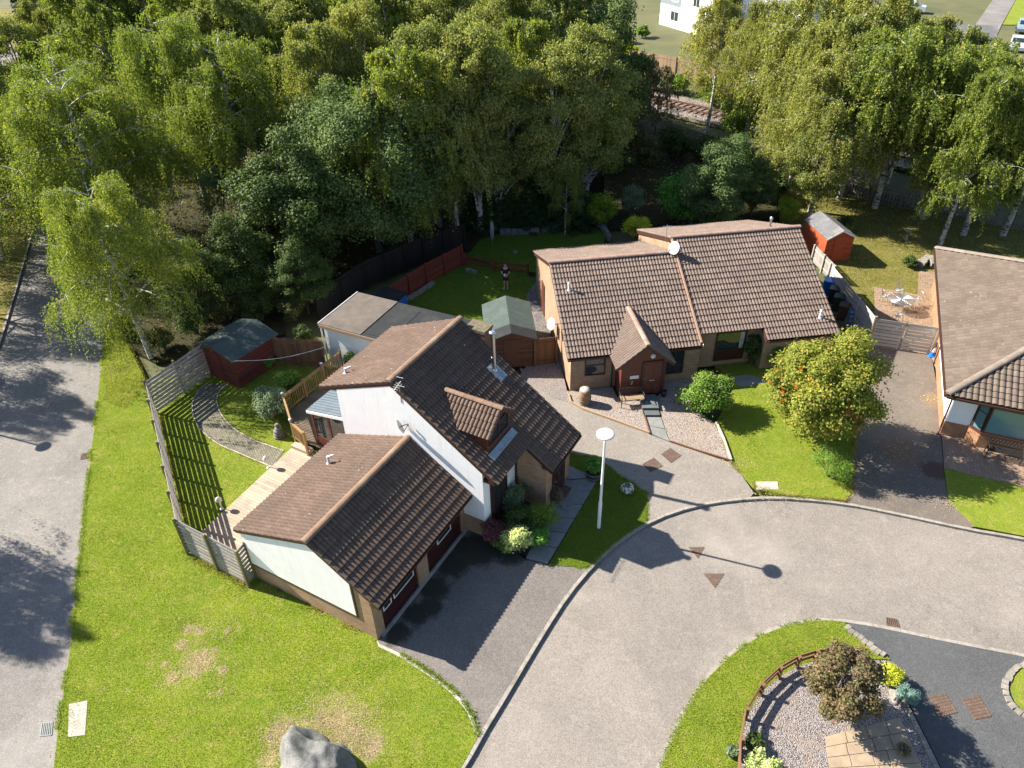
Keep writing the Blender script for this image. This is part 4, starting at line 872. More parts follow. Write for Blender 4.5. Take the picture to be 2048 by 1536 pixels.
# ------------------------------------------------------------------ fences
def fence(name, label, pts, height, style, mat, cat='fence', z0=0.0, post=1.8, group=None, pmat=None, gap=.045, bh=.12, both=True, pr=.05, cap=False, seed=1):
    """pts: world (x, y); one post object per post, one panel per bay run"""
    pts = [Vector((p[0], p[1], z0)) for p in pts]; o0 = pts[0].copy(); root = thing(name, label, cat, o0, 0, group); rng = random.Random(seed)
    pm = pmat or mat
    for si, (a, b) in enumerate(zip(pts, pts[1:])):
        a = a-o0; b = b-o0; d = b-a; L = d.length; d.normalize(); s = Vector((-d.y, d.x, 0)); n = max(1, round(L/post))
        for i in range(n+1):
            if i == 0 and si > 0: continue
            p = a+d*(L*i/n); MB().obox(p+Vector((0,0,(height+.06)/2-.05)), d*pr, s*pr, (0,0,(height+.06)/2+.05)).build('post', ma[pm], root)
        mb = MB()
        if style == 'slats':
            k = int(height/(bh+gap))
            for r in range(k):
                z = .08+(r+.5)*(height-.1)/k
                for side in ((1,-1) if both else (1,)):
                    if both and (r % 2 == 0) != (side > 0): continue
                    for i in range(n):
                        q0 = a+d*(L*i/n+.01); q1 = a+d*(L*(i+1)/n-.01); w0 = rng.uniform(-.008,.008); w1 = rng.uniform(-.008,.008)
                        off = s*side*(pr+.012)
                        mb.beam(q0+off+Vector((0,0,z+w0)), q1+off+Vector((0,0,z+w1)), .02, bh)
            if cap: mb.beam(a+Vector((0,0,height+.03)), b+Vector((0,0,height+.03)), .13, .03)
        elif style in ('boards','pickets'):
            st = bh+(gap if style == 'pickets' else .006); k = max(1,int(L/st))
            for i in range(k):
                p = a+d*((i+.5)*L/k); h = height*(1+rng.uniform(-.012,.012))
                mb.obox(p+s*(pr+.013)+Vector((0,0,h/2+.02)), d*bh/2, s*.011, (0,0,h/2-.02))
            for z in (.3, height-.25): mb.beam(a+s*(pr-.005)+Vector((0,0,z)), b+s*(pr-.005)+Vector((0,0,z)), .035, .08)
            if cap: mb.beam(a+s*(pr)+Vector((0,0,height+.05)), b+s*(pr)+Vector((0,0,height+.05)), .08, .04)
        elif style == 'rails':
            for z in (height*.5, height-.06): mb.beam(a+s*(pr+.015)+Vector((0,0,z)), b+s*(pr+.015)+Vector((0,0,z)), .03, bh)
        mb.build('board_panel', ma[mat], root)
    return root
H_F = 2.03
fA = at2(402,690,1.9); fB_ = at2(287,762,H_F); fC = at2(347,1039,H_F); fD = at2(472,1104,H_F); fE = at2(489,1085,H_F)
fence('garden_fence', 'weathered grey slatted fence with gaps enclosing the white house garden beside the lane lawn', [fA,fB_,fC,fD,fE], H_F, 'slats', 'wood_grey', pmat='wood_green', gap=.05, bh=.155, post=1.85, seed=3, both=False)
fence('garden_fence', 'orange brown close-boarded fence between the maroon shed and the white harled garage', [at2(548,720,0.3), at2(600,728,.2), at2(652,738,.0)], 1.75, 'boards', 'wood_fence_br', seed=4)
fence('garden_fence', 'red brown curved slatted fence around the shaded back lawn', [at2(786,615,0), at2(855,570,0), at2(926,532,0), at2(928,530,0)][:3], 1.5, 'slats', 'wood_red', gap=.03, bh=.15, both=False, seed=5)
fence('garden_fence', 'low red brown three-rail fence behind the standing person', [at2(930,531,0), at2(990,543,0), at2(1056,552,0)], .85, 'slats', 'wood_red', gap=.12, bh=.17, both=False, seed=6)
fence('boundary_fence', 'dark close-boarded fence under the sycamore along the woodland edge', [at2(640,640,0), at2(735,575,0), at2(850,525,0), at2(930,498,0)], 1.8, 'boards', 'wood_dark', seed=7)
fence('boundary_fence', 'short dark slatted fence panel behind the bright shrubs', [at2(1140,400), at2(1206,386)], 1.6, 'boards', 'wood_dark', seed=8)
fence('screen_panel', 'brown timber screen panel between the green-roofed shed and the brick wall', [at2(1070,733), at2(1112,728)], 1.7, 'boards', 'wood_fence_br', cat='screen', seed=9, post=1.0)
fence('garden_fence', 'brown close-picketed fence panel below the bright red shed', [at2(1622,523), at2(1662,566)], 1.15, 'pickets', 'wood_grey', gap=.03, bh=.08, seed=10)
g1 = at2(1662,528,1.75); g2 = at2(1752,636,1.75); g3 = at2(1882,655,1.75)
fence('garden_fence', 'silver grey slatted fence behind the wheelie bins', [g1,g2], 1.75, 'slats', 'wood_pale', gap=.035, bh=.17, both=False, seed=11)
gt = thing('double_gate', 'pair of weathered grey slatted gates across the shared drive', 'gate', (*g2,0))
gd = Vector((g3[0]-g2[0], g3[1]-g2[1], 0)); gl = gd.length; gd.normalize(); gs = Vector((-gd.y,gd.x,0))
for k in range(2):
    a0 = gl*(.02+.49*k); a1 = gl*(.49+.49*k)-.03; mb = MB()
    for r in range(8): z = .12+r*.205; mb.obox(gd*(a0+a1)/2+Vector((0,0,z+.08)), gd*(a1-a0)/2, gs*.011, (0,0,.082))
    lf = mb.build('gate_leaf', ma['wood_grey'], gt); mb = MB()
    for q in (a0+.05, a1-.05): mb.obox(gd*q+gs*.03+Vector((0,0,.87)), gd*.045, gs*.017, (0,0,.85))
    mb.beam(gd*a0+gs*.032+Vector((0,0,.2)), gd*a1+gs*.032+Vector((0,0,1.6)), .03, .08); mb.build('gate_frame', ma['wood_grey'], lf)
for q in (0, gl): MB().obox(gd*q+Vector((0,0,.9)), gd*.06, gs*.06, (0,0,.95)).build('gate_post', ma['wood_tan'], gt)
fence('boundary_fence', 'grey picket fence with a top rail beside the railway under the birches', [at2(1653,376), at2(1740,402), at2(1860,426), at2(2012,453), at2(2120,480)], 1.15, 'pickets', 'wood_picket', gap=.12, bh=.1, cap=True, seed=12, post=2.4)
fence('garden_rail', 'low brown curved rail fence between the crescent lawn and the gravel bed', [at2(*q) for q in ((1478,1560),(1480,1500),(1490,1440),(1520,1391),(1556,1357),(1592,1336),(1628,1325),(1670,1319))], .62, 'rails', 'wood_fence_br', pmat='wood_fence_br', bh=.16, post=2.2, seed=13)
fence('boundary_fence', 'tall tan close-boarded fence of the estate beyond the railway', [rw(-9,9)[:2], rw(16,9.5)[:2]], 1.9, 'boards', 'wood_tan', seed=14, bh=.2, post=3)
fence('boundary_fence', 'tan garden fence beside the pale blue-clad house', [rw(-8,24)[:2], rw(3,24.5)[:2]], 1.8, 'boards', 'wood_tan', seed=15, bh=.25, post=3)

# ------------------------------------------------------------------ sheds
def shed(name, label, o, rz, wd, dp, eave, ridge, wall, felt, door=True, over=.1, doorx=0.0, felt2=None, trimm=None):
    """gable front on local -y, ridge along y, floor corner at origin"""
    r = thing(name, label, 'shed', (*o,0), rz)
    mb = MB(); mb.prism([(0,0),(wd,0),(wd,eave),(wd/2,ridge-.06),(0,eave)], 'y', 0, dp)
    k = int(wd/.16)
    for i in range(int(eave/.13)): 
        z = .06+i*.13; mb.box(-.008,wd+.008,-.01,-.002,z,z+.115); mb.box(-.012,-.002,0,dp,z,z+.115); mb.box(wd+.002,wd+.012,0,dp,z,z+.115)
    mb.build('wall', ma[wall], r)
    mb = MB(); h = ridge-eave
    for s in (-1,1):
        e = Vector((wd/2+s*(wd/2+over),dp/2,eave-h*over/(wd/2)+.03)); t = Vector((wd/2,dp/2,ridge+.03)); m_ = (e+t)/2; ax = (t-e)
        nn_ = ax.normalized().cross(Y3)
        mb.obox(m_, ax/2, Y3*(dp/2+over), nn_*.018)
    f = mb.build('roof', ma[felt], r)
    if felt2:
        mb = MB()
        for s in (-1,1):
            e = Vector((wd/2+s*(wd/2+over),.3,eave-h*over/(wd/2)+.055)); t = Vector((wd/2,.3,ridge+.055)); ax = t-e; mb.obox((e+t)/2, ax/2, Y3*.45, ax.normalized().cross(Y3)*.006)
        mb.build('felt_patch', ma[felt2], f)
    mb = MB()
    for s in (-1,1): mb.beam((wd/2+s*(wd/2+over),-over-.015,eave-h*over/(wd/2)-.02),(wd/2,-over-.015,ridge-.02),.02,.1)
    mb.build('bargeboard', ma[trimm or wall], r)
    if door:
        x = wd/2+doorx; mb = MB(); mb.box(x-.42,x+.42,-.04,-.012,.08,min(1.75,eave+.1)); d = mb.build('door', ma[wall], r)
        MB().box(x+.3,x+.34,-.06,-.042,.9,1.0).build('handle', ma['black'], d)
    return r
# maroon shed: front gable faces the lane, long side faces the garden
sc = at(465,722,1.75); sl0 = at(392,690,1.75); sr0 = at(545,662,1.75)
ang = math.atan2(sc.y-sl0.y, sc.x-sl0.x); wdt = (Vector((sc.x-sl0.x, sc.y-sl0.y))).length
s1 = shed('garden_shed', 'maroon timber shed with a sagging green felt roof in the fenced garden corner', (sl0.x, sl0.y), ang, wdt, 2.9, 1.72, 2.12, 'wood_shed_red', 'felt_green', doorx=-.1)
# green felted shed between the two houses, gable towards the drive
gq = at(997,737,0); gq2 = at(1066,733,0)
s2 = shed('garden_shed', 'brown plank shed with patched green felt roof between the two houses', (gq.x-.5, gq.y), math.radians(4), 2.45, 3.6, 1.75, 2.2, 'wood_brown', 'felt_green', True, .12, .0, 'felt_dark')
tag(MB().box(.0,.3,0,.3,0,.03).build('blue_plate', ma['blue']), 'small blue plate lying on the green felt shed roof', 'plate'); bpy.data.objects['blue_plate'].location = (gq.x-.6, gq.y+3.25, 1.8)
# bright red shed by the drying green
rq = at(1643,526,0); rq2 = at(1695,520,0)
ra_ = math.atan2(rq2.y-rq.y, rq2.x-rq.x)
s3 = shed('garden_shed', 'bright red timber shed with grey felt roof at the woodland edge', (rq.x, rq.y), ra_-.02, 1.85, 2.9, 1.72, 2.2, 'wood_bright', 'felt_grey', True, .08, .05, None, 'white')
# old white garage with a mono-pitch sheet roof, and its dark flat annexe
wA = at(640,648,2.55); wB = at(722,582,2.75); wC = at(752,684,2.35)
exw = Vector((wC.x-wA.x, wC.y-wA.y, 0)); wl_ = exw.length; exw.normalize(); ewy = Vector((-exw.y, exw.x, 0)); wd_ = (Vector((wB.x-wA.x, wB.y-wA.y,0))).dot(ewy)
wg = thing('old_garage', 'old white harled garage with a stained flat sheet roof behind the white house', 'garage', (wA.x, wA.y, 0), math.atan2(exw.y, exw.x))
lw = wl_+3.55
mb = MB(); mb.box(.1,lw,.1,wd_-.1,0,2.34); mb.build('wall', ma['harl'], wg)
mb = MB(); mb.prism([(-.06,2.5),(2.55,2.5),(2.55,2.6),(-.06,2.6)], 'y', -.05, wd_+.05); rf = mb.build('roof', ma['roof_sheet'], wg)
mb = MB(); mb.box(2.56,lw+.1,-.05,wd_+.05,2.47,2.56); mb.box(2.7,4.2,.2,wd_-.3,2.563,2.575); mb.build('felt_roof', ma['felt_dark'], wg)
mb = MB(); mb.box(-.05,lw+.1,-.09,-.053,2.36,2.55); mb.box(-.02,lw,.02,.098,2.34,2.46); mb.build('fascia', ma['wood_tan'], wg)
mb = MB(); mb.box(-.1,-.063,-.06,wd_+.06,2.5,2.63); mb.tube([(-.02,.03,2.4),(-.02,.03,0)],.04,8); mb.build('gutter', ma['plastic_white'], wg)
tk = at(780,585,1.4); t_ = thing('storage_box', 'dark green lidded storage box with a blue side beside the curved fence', 'storage box', (tk.x, tk.y, 0), math.atan2(exw.y, exw.x))
MB().box(-.75,.75,-.55,.55,0,1.2).build('body', ma['blue'], t_); mb = MB(); mb.prism([(-.6,1.2),(.6,1.2),(.6,1.3),(-.6,1.42)],'x',-.8,.8); mb.build('lid', ma['felt_dark'], t_)

# ------------------------------------------------------------------ decks of the white house
DZ = .42
dk_ = thing('raised_deck', 'raised timber deck with balustrade beside the glazed lean-to', 'deck', FA.o, FA.r)
mb = MB(); xs = np.arange(6.75, 12.3, .145)
for x in xs:
    v1_ = 11.4 if x > 8 else 9.7+(x-6.7)*1.7/1.3
    mb.box(x, x+.138, 5.78, v1_, DZ-.04, DZ)
mb.build('deck_boards', ma['wood_deck_old'], dk_)
mb = MB(); mb.box(6.8,12.25,5.9,9.6,0,DZ-.045); mb.prism([(6.72,9.6),(8.02,11.3),(12.25,11.3),(12.25,9.6)],'z',0,DZ-.045); mb.build('deck_skirt', ma['wood_dark'], dk_)
rl = [(12.2,11.45),(10.8,11.45),(9.4,11.45),(8.0,11.45),(6.7,9.75),(6.35,8.7)]
for (p, q) in zip(rl, rl[1:]):
    mb = MB(); P0 = Vector((*p,DZ)); Q0 = Vector((*q,DZ)); d_ = Q0-P0; L_ = d_.length
    mb.beam(P0+Z3*1.0, Q0+Z3*1.0, .09, .04); mb.beam(P0+Z3*.14, Q0+Z3*.14, .05, .06); mb.beam(P0+Z3*.9, Q0+Z3*.9, .04, .06)
    n_ = int(L_/.13)
    for i in range(1, n_): c_ = P0+d_*(i/n_); mb.box(c_.x-.02,c_.x+.02,c_.y-.02,c_.y+.02,DZ+.1,DZ+.9)
    mb.build('balustrade', ma['wood_rail'], dk_)
for (u_, v_) in rl: MB().box(u_-.05,u_+.05,v_-.05,v_+.05,0,DZ+1.1).build('post', ma['wood_rail'], dk_)
mb = MB(); mb.box(6.35,6.7,8.7,9.75,.112,.28); mb.build('step', ma['wood_deck'], dk_)
bw_ = thing('boardwalk', 'sunlit pale boardwalk of cross planks along the garage', 'boardwalk', FA.o, FA.r)
mb = MB()
for x in np.arange(.15, 6.6, .15): mb.box(x, x+.142, 5.95, 9.45+.3*(x/6), .07, .11)
mb.build('deck_boards', ma['wood_deck'], bw_); MB().box(.16,6.6,6.0,9.4,0,.068).build('bearer', ma['wood_dark'], bw_)
# planters, pots and lamps on the deck and the walk
def garden_lamp(p, label, grp=None):
    r = thing('garden_lamp', label, 'garden lamp', p, 0, grp)
    mb = MB(); mb.lathe([(.09,0),(.09,.02),(.02,.04),(.018,.42)], 12); mb.build('stem', ma['plastic_white'], r)
    mb = MB(); mb.lathe([(.05,.42),(.12,.48),(.14,.56),(.13,.6)], 14); mb.build('lamp_bowl', ma['plastic_white'], r)
    mb = MB(); mb.lathe([(.05,.605),(.13,.62),(.01,.72)], 14); mb.build('lamp_cap', ma['white'], r)
garden_lamp(FA.w(4.9,9.8,.06), 'small white garden lamp at the path end of the boardwalk')
garden_lamp(FA.w(2.05,9.75,.06), 'small white garden lamp on the boardwalk nearest the slatted fence')
for i, (q, lb) in enumerate((((8.0,11.45),'pale solar cap lamp on the corner post of the deck balustrade'), ((6.7,9.75),'pale solar cap lamp on the angled post of the balustrade'), ((10.8,11.45),'pale solar cap lamp midway along the far balustrade'))):
    r = thing('post_lamp', lb, 'post lamp', FA.w(q[0],q[1],DZ+1.1), 0, 'solar lamps on the balustrade posts'); MB().lathe([(.085,0),(.085,.02),(.05,.03),(.06,.07)],12).build('lamp_base', ma['grey_metal'], r); MB().lathe([(.07,.072),(.09,.09),(.02,.14)],12).build('lamp_cap', ma['plastic_white'], r)
def pot(name, p, r_, h, mat, label, cat='pot'):
    t = thing(name, label, cat, p); MB().lathe([(r_*.7,0),(r_,h*.9),(r_*1.08,h*.9),(r_*1.08,h),(r_*.9,h),(r_*.85,h*.85)],16).build('pot', ma[mat], t); MB().lathe([(r_*.86,h*.84),(.005,h*.86)],16).build('soil', ma['soil'], t); return t
potd = pot('plant_pot', FA.w(12.3,10.9,DZ), .3, .5, 'black', 'dark pot with a small shrub at the far deck corner', 'plant pot')
# cairn-like stacked stone ornament
rr = random.Random(8); st = thing('stone_ornament', 'stacked grey stone ornament below the deck shrub', 'ornament', at(560,874))
z = 0
for i in range(5):
    r_ = .3-.045*i; MB().lathe([(r_*.6,z),(r_,z+.05),(r_*.95,z+.12),(r_*.5,z+.16)],12,(rr.uniform(-.03,.03),rr.uniform(-.03,.03),0)).build('stone', ma['stone'], st); z += .165
bk = thing('bucket', 'small blue bucket beside the maroon shed', 'bucket', at(407,757)); MB().lathe([(.11,0),(.15,.28),(.16,.28),(.16,.3),(.13,.3),(.1,.02)],14).build('bucket_body', ma['blue'], bk); MB().tube([(-.15,0,.28),(-.12,.0,.42),(0,0,.46),(.12,0,.42),(.15,0,.28)],.008,6).build('handle', ma['black'], bk)
# line of string lights from the shed to the old garage
a_ = at(467,722,1.95); b_ = at(650,694,1.8); mb = MB(); pts_ = [a_.lerp(b_,i/12)-Z3*.25*math.sin(math.pi*i/12) for i in range(13)]
mb.tube(pts_, .012, 5); tag(mb.build('washing_line', ma['plastic_white']), 'thin white line strung from the maroon shed to the white harled garage', 'washing line')

# ------------------------------------------------------------------ street furniture
def street_lamp(p, h, label):
    r = thing('street_lamp', label, 'street lamp', p)
    MB().lathe([(.075,0),(.075,1.5),(.055,1.55),(.042,h-.05)],14).build('pole', ma['white'], r)
    MB().box(-.03,.03,-.085,-.076,.5,1.0).build('access_door', ma['white'], r)
    MB().lathe([(.05,h-.12),(.06,h-.06),(.2,h-.03),(.34,h+.02),(.345,h+.06),(.3,h+.1),(.05,h+.13),(.003,h+.133)],28).build('lamp_head', ma['white'], r)
lp = at(1197.2,1055.6); street_lamp((lp.x,lp.y,.0), 5.0, 'white street lamp with a flat disc head on the small lawn')
l2 = at(85,893,-.1); d2 = Vector((math.cos(SUN_AZ),math.sin(SUN_AZ),0))/math.tan(SUN_EL)*5.03; street_lamp((l2.x-d2.x,l2.y-d2.y,0), 4.93, 'white street lamp on the far side of the lane at the left')
def cover(name, label, quad, mat, bars=True, z=.012, cat='manhole cover', group=None):
    q = [at(*p, z) for p in quad]; c = sum(q, Vector())/len(q); r = thing(name, label, cat, c, 0, group)
    loc = [p-c for p in q]; mb = MB(); mb.prism([(p.x,p.y) for p in loc],'z',-.03,.004); mb.build('frame', ma[mat], r)
    if cat == 'slab': return r
    mb = MB()
    if len(quad) == 4:
        n = 7
        for i in range(n):
            for j in range(n):
                s, t = (i+.5)/n, (j+.5)/n; p = (loc[0]*(1-s)+loc[1]*s)*(1-t)+(loc[3]*(1-s)+loc[2]*s)*t; e = .33/n
                mb.obox(p+Z3*.009, (loc[1]-loc[0])*e, (loc[3]-loc[0])*e, Z3*.005)
    else:
        for i in range(6):
            for j in range(6-i):
                s, t = (i+.5)/6.4, (j+.5)/6.4; p = loc[0]*(1-s-t)+loc[1]*s+loc[2]*t
                mb.obox(p+Z3*.009, (loc[1]-loc[0])*.05, (loc[2]-loc[0])*.05, Z3*.005)
    mb.build('tread_plate', ma[mat], r); return r
cover('manhole_cover', 'rusty square manhole cover on the shared drive nearest the street lamp', ((1284,928),(1301,944),(1326,932),(1308,915)), 'rust')
cover('manhole_cover', 'rusty square manhole cover on the shared drive nearest the pink gravel', ((1322,908),(1342,926),(1363,911),(1341,896)), 'rust')
cover('manhole_cover', 'small rusty triangular manhole cover in the road', ((1377,1094),(1409,1094),(1396,1117)), 'rust', z=-.095)
cover('manhole_cover', 'larger rusty triangular manhole cover crossed by the lamp shadow', ((1407,1147),(1449,1147),(1430,1176)), 'rust', z=-.095)
cover('manhole_cover', 'rusty square manhole cover on the dark drive beside the blue spruce', ((1858,1392),(1880,1435),(1916,1425),(1891,1386)), 'rust')
cover('manhole_cover', 'rusty square manhole cover on the dark drive at the right edge', ((1922,1397),(1950,1440),(1984,1433),(1958,1390)), 'rust')
cover('concrete_slab', 'pale concrete inspection slab set in the front lawn by the lane', ((138,1408),(136,1474),(170,1470),(175,1401)), 'slab_pale', z=.03, cat='slab')
cover('concrete_slab', 'pale concrete slab at the edge of the rowan lawn', ((1511,963),(1513,979),(1557,979),(1555,963)), 'slab_pale', z=.035, cat='slab')
def drain(label, quad, mat):
    q = [at(*p,-.094) for p in quad]; c = sum(q, Vector())/4; r = thing('drain_grate', label, 'drain', c); loc = [p-c for p in q]
    mb = MB(); mb.prism([(p.x,p.y) for p in loc],'z',-.1,-.004); mb.build('drain_pit', ma['black'], r); mb = MB(); n = 7
    for i in range(n):
        s = (i+.15)/(n-.7); mb.beam(loc[0].lerp(loc[1],s)+Z3*.006, loc[3].lerp(loc[2],s)+Z3*.006, .03, .02)
    for i in range(4): mb.beam(loc[i]+Z3*.005, loc[(i+1)%4]+Z3*.005, .035, .016)
    mb.build('grate', ma[mat], r)
drain('rusty drain grate in the road beside the dark drive kerb', ((1772,1235),(1794,1239),(1799,1254),(1774,1250)), 'rust')
drain('grey drain grate in the lane beside the pale inspection slab', ((84,1446),(105,1444),(103,1470),(80,1472)), 'grey_metal')
drain('small rusty drain grate in the lane beside the lawn kerb', ((163,908),(179,905),(177,917),(161,919)), 'rust')
drain('drain grate in the shaded lane near the leaning birch', ((196,680),(213,679),(211,688),(193,689)), 'grey_metal')

# ------------------------------------------------------------------ dishes, aerials
def dish(p, az, el, r_, label, arm=True, wall=(0,.3,0)):
    t = thing('satellite_dish', label, 'satellite dish', p); M_ = Matrix.Rotation(az,4,'Z') @ Matrix.Rotation(math.pi/2-el,4,'X') @ Matrix.Scale(.92,4,(1,0,0))
    prof = [(.003,-.0)]+[(r_*k/6, .16*r_*(k/6)**2) for k in range(1,7)]
    mb = MB(); mb.lathe([(a,b) for a,b in prof]+[(r_*1.0,.16*r_-.012)]+[(r_*k/6,.16*r_*(k/6)**2-.014) for k in range(5,0,-1)],20,(0,0,0),0,M_); mb.build('reflector', ma['dish'], t)
    f = M_ @ Vector((0,-r_*.35,r_*1.05)); b = M_ @ Vector((0,-r_*.95,.12*r_)); mb = MB(); mb.tube([b,f],.014,6); mb.obox(f,(.03,0,0),(0,.03,0),(0,0,.045)); mb.build('feed_arm', ma['grey_metal'], t)
    mb = MB(); mb.tube([M_ @ Vector((0,0,-.02)), Vector(wall)*.5+Vector((0,0,-.06)), Vector(wall)+Vector((0,0,-.1))],.022,6); mb.build('bracket', ma['grey_metal'], t); return t
SD = math.radians(180+62)
dish(FA.w(5.72,2.5,4.72), math.radians(100), .45, .3, 'grey satellite dish on the white gable above the garage roof', wall=(.25,.22,.05))
dish(FB.w(-.32,2.6,2.45), math.radians(-60), .4, .34, 'pale satellite dish on the brick side wall of the bungalow pair', wall=(.5,.05,.1))
dish(FB.w(6.72,4.95,4.98), math.radians(-50), .4, .36, 'pale satellite dish at the step between the two ridges', wall=(.05,.1,-.25))
ae = thing('tv_aerial', 'white television aerial leaning out from the white gable ridge', 'aerial', FA.w(5.95,2.5,5.9))
mb = MB(); mb.tube([(.05,.05,-.2),(.05,.05,.75)],.018,6); mb.build('mast', ma['galv'], ae)
mb = MB(); a_ = Vector((.05,.05,.7)); dd_ = (FA.u*-.85+FA.v*-.1).normalized(); s_ = Vector((0,0,1)).cross(dd_); mb.tube([a_-dd_*.15,a_+dd_*1.15+Z3*-.12],.012,6)
for k in range(11): c_ = a_+dd_*(k*.11)+Z3*(-.1*k/11); mb.tube([c_-s_*.13,c_+s_*.13],.006,5)
for s in (-1,1): mb.tube([a_-dd_*.12-s_*.14+Z3*.2*s,a_-dd_*.12+s_*.14+Z3*.2*s],.008,5)
mb.build('yagi', ma['plastic_white'], ae)
ae = thing('tv_aerial', 'small grey television aerial above the bungalow pair roof step', 'aerial', FB.w(6.75,6.5,4.6))
MB().tube([(0,0,0),(0,0,1.0)],.018,6).build('mast', ma['galv'], ae); mb = MB(); mb.tube([(-.25,0,.9),(.3,.0,.9)],.012,5)
for k in range(6): mb.tube([(-.2+k*.09,-.13,.9),(-.2+k*.09,.13,.9)],.006,5)
mb.build('yagi', ma['galv'], ae)

# ------------------------------------------------------------------ around the brick pair
def barrel(p, label):
    t = thing('barrel', label, 'barrel', p); prof = [(.26,0),(.3,.2),(.325,.42),(.3,.66),(.26,.86),(.25,.86),(.25,.83)]
    MB().lathe(prof,20).build('staves', ma['barrel'], t); MB().lathe([(.252,.835),(.252,.868),(.003,.872)],20).build('lid', ma['slab_pale'], t)
    for z,r_ in ((.06,.285),(.28,.316),(.58,.316),(.8,.283)): MB().lathe([(r_-.002,z-.02),(r_+.006,z-.02),(r_+.006,z+.02),(r_-.002,z+.02)],20).build('hoop', ma['grey_metal'], t)
    for k in range(0): pass
barrel(at(1169,806,.02), 'wooden whisky-style barrel standing on the pink gravel at the brick corner'.replace('whisky-style ',''))
def bench(p, rz, label, wd=1.25, mat='black', lattice=False, seat='wood_tan'):
    t = thing('bench', label, 'bench', p, rz)
    for s in (-1,1):
        mb = MB(); x = s*wd/2
        mb.tube([(x,-.25,0),(x,-.22,.22),(x,-.23,.42)],.022,6); mb.tube([(x,.22,0),(x,.18,.3),(x,.2,.45),(x,.3,.85)],.022,6); mb.tube([(x,-.23,.42),(x,.0,.4),(x,.19,.42)],.02,6); mb.tube([(x,-.23,.42),(x,-.25,.62),(x,.0,.64),(x,.25,.62)],.02,6)
        mb.build('end_frame', ma[mat], t)
    mb = MB()
    for k in range(5): mb.box(-wd/2,wd/2,-.23+k*.085,-.165+k*.085,.43,.455)
    mb.build('seat', ma[seat], t); mb = MB()
    if lattice:
        n = 9
        for k in range(n):
            x0 = -wd/2+.03+k*(wd-.06)/n; x1 = x0+(wd-.06)/n
            for (a,b) in ((x0,x1),(x1,x0)): mb.tube([(a,.225,.55),(b,.29,.82)],.013,5); 
        mb.beam((-wd/2,.22,.53),(wd/2,.22,.53),.03,.04); mb.beam((-wd/2,.3,.84),(wd/2,.3,.84),.03,.04)
    else:
        for z,y in ((.58,.235),(.68,.262),(.78,.285)): mb.beam((-wd/2,y,z),(wd/2,y,z),.02,.07)
    mb.build('backrest', ma[mat], t)
bench(FB.w(2.95,-1.55,.022), FB.r, 'small dark metal bench with wooden slats beside the gabled porch', 1.15)
bench(FC.w(2.75,-1.32,.014), FC.r, 'black metal bench with lattice back under the bay window', 1.35, lattice=True, seat='black')
for lb, q, b_, col in (('blue wheelie bin at the far end of the row beside the long roof', (1652,590), 'blue', 'blue'), ('charcoal wheelie bin second in the row behind the blue one', (1663,606), 'bin_dark', 'bin_dark'), ('dark green wheelie bin between the charcoal and brown bins', (1672,622), 'bin_green', 'bin_green'), ('brown wheelie bin nearest the gates', (1682,640), 'bin_brown', 'bin_brown')):
    p = at(*q); t = thing('wheelie_bin', lb, 'wheelie bin', p, math.radians(-33), 'wheelie bins between the brick wall and the grey fence')
    mb = MB(); a, b = .2, .27; vs = [(-a,-a,.05),(a,-a,.05),(a,a,.05),(-a,a,.05),(-b,-b,.95),(b,-b,.95),(b,b,.95),(-b,b,.95)]; mb.add(vs,[(3,2,1,0),(4,5,6,7),(0,1,5,4),(1,2,6,5),(2,3,7,6),(3,0,4,7)]); mb.build('body', ma[b_], t)
    mb = MB(); mb.prism([(-.3,.953),(.31,.953),(.31,1.0),(.1,1.05),(-.3,1.03)],'y',-.29,.29); mb.build('lid', ma[col], t)
    for s in (-1,1): MB().tube([(-.22,s*.2-.03,.1),(-.22,s*.2+.03,.1)],.1,12).build('wheel', ma['black'], t)
cn = thing('traffic_cone', 'blue and white traffic cone at the gate end by the drive', 'traffic cone', at(1864,710,.0)); cn.scale = (1.3,1.3,1.3)
MB().box(-.19,.19,-.19,.19,0,.04).build('base', ma['blue'], cn)
for z0_,z1_,m_ in ((.042,.2,'blue'),(.202,.42,'white'),(.422,.62,'blue')): MB().lathe([(.15-.17*z0_,z0_),(.15-.17*z1_,z1_)],16).build('cone_band', ma[m_], cn)
ld = thing('step_ladder', 'small blue step ladder leaning behind the brown bin', 'ladder', at(1695,655), math.radians(20)); mb = MB()
for s in (-.17,.17): mb.beam((s,-.2,0),(s*.7,0,1.2),.03,.05); mb.beam((s,.25,0),(s*.7,.02,1.2),.025,.03)
mb.build('side_rails', ma['blue'], ld); mb = MB()
for k in range(4): mb.box(-.15,.15,-.2+k*.05,-.1+k*.05,.25*(k+1),.25*(k+1)+.02)
mb.build('tread', ma['galv'], ld)
tr_ = thing('trough_planter', 'grey trough with yellow flowers on the gravel beside the steps', 'planter', at(1358,806), .1); MB().box(-.25,.25,-.11,.11,0,.2).build('trough', ma['stone'], tr_)
bt = thing('boot_pot', 'black pot standing right of the porch door', 'pot', at(1327,793)); MB().lathe([(.1,0),(.15,.2),(.13,.38),(.11,.38),(.12,.2)],14).build('pot', ma['black'], bt)
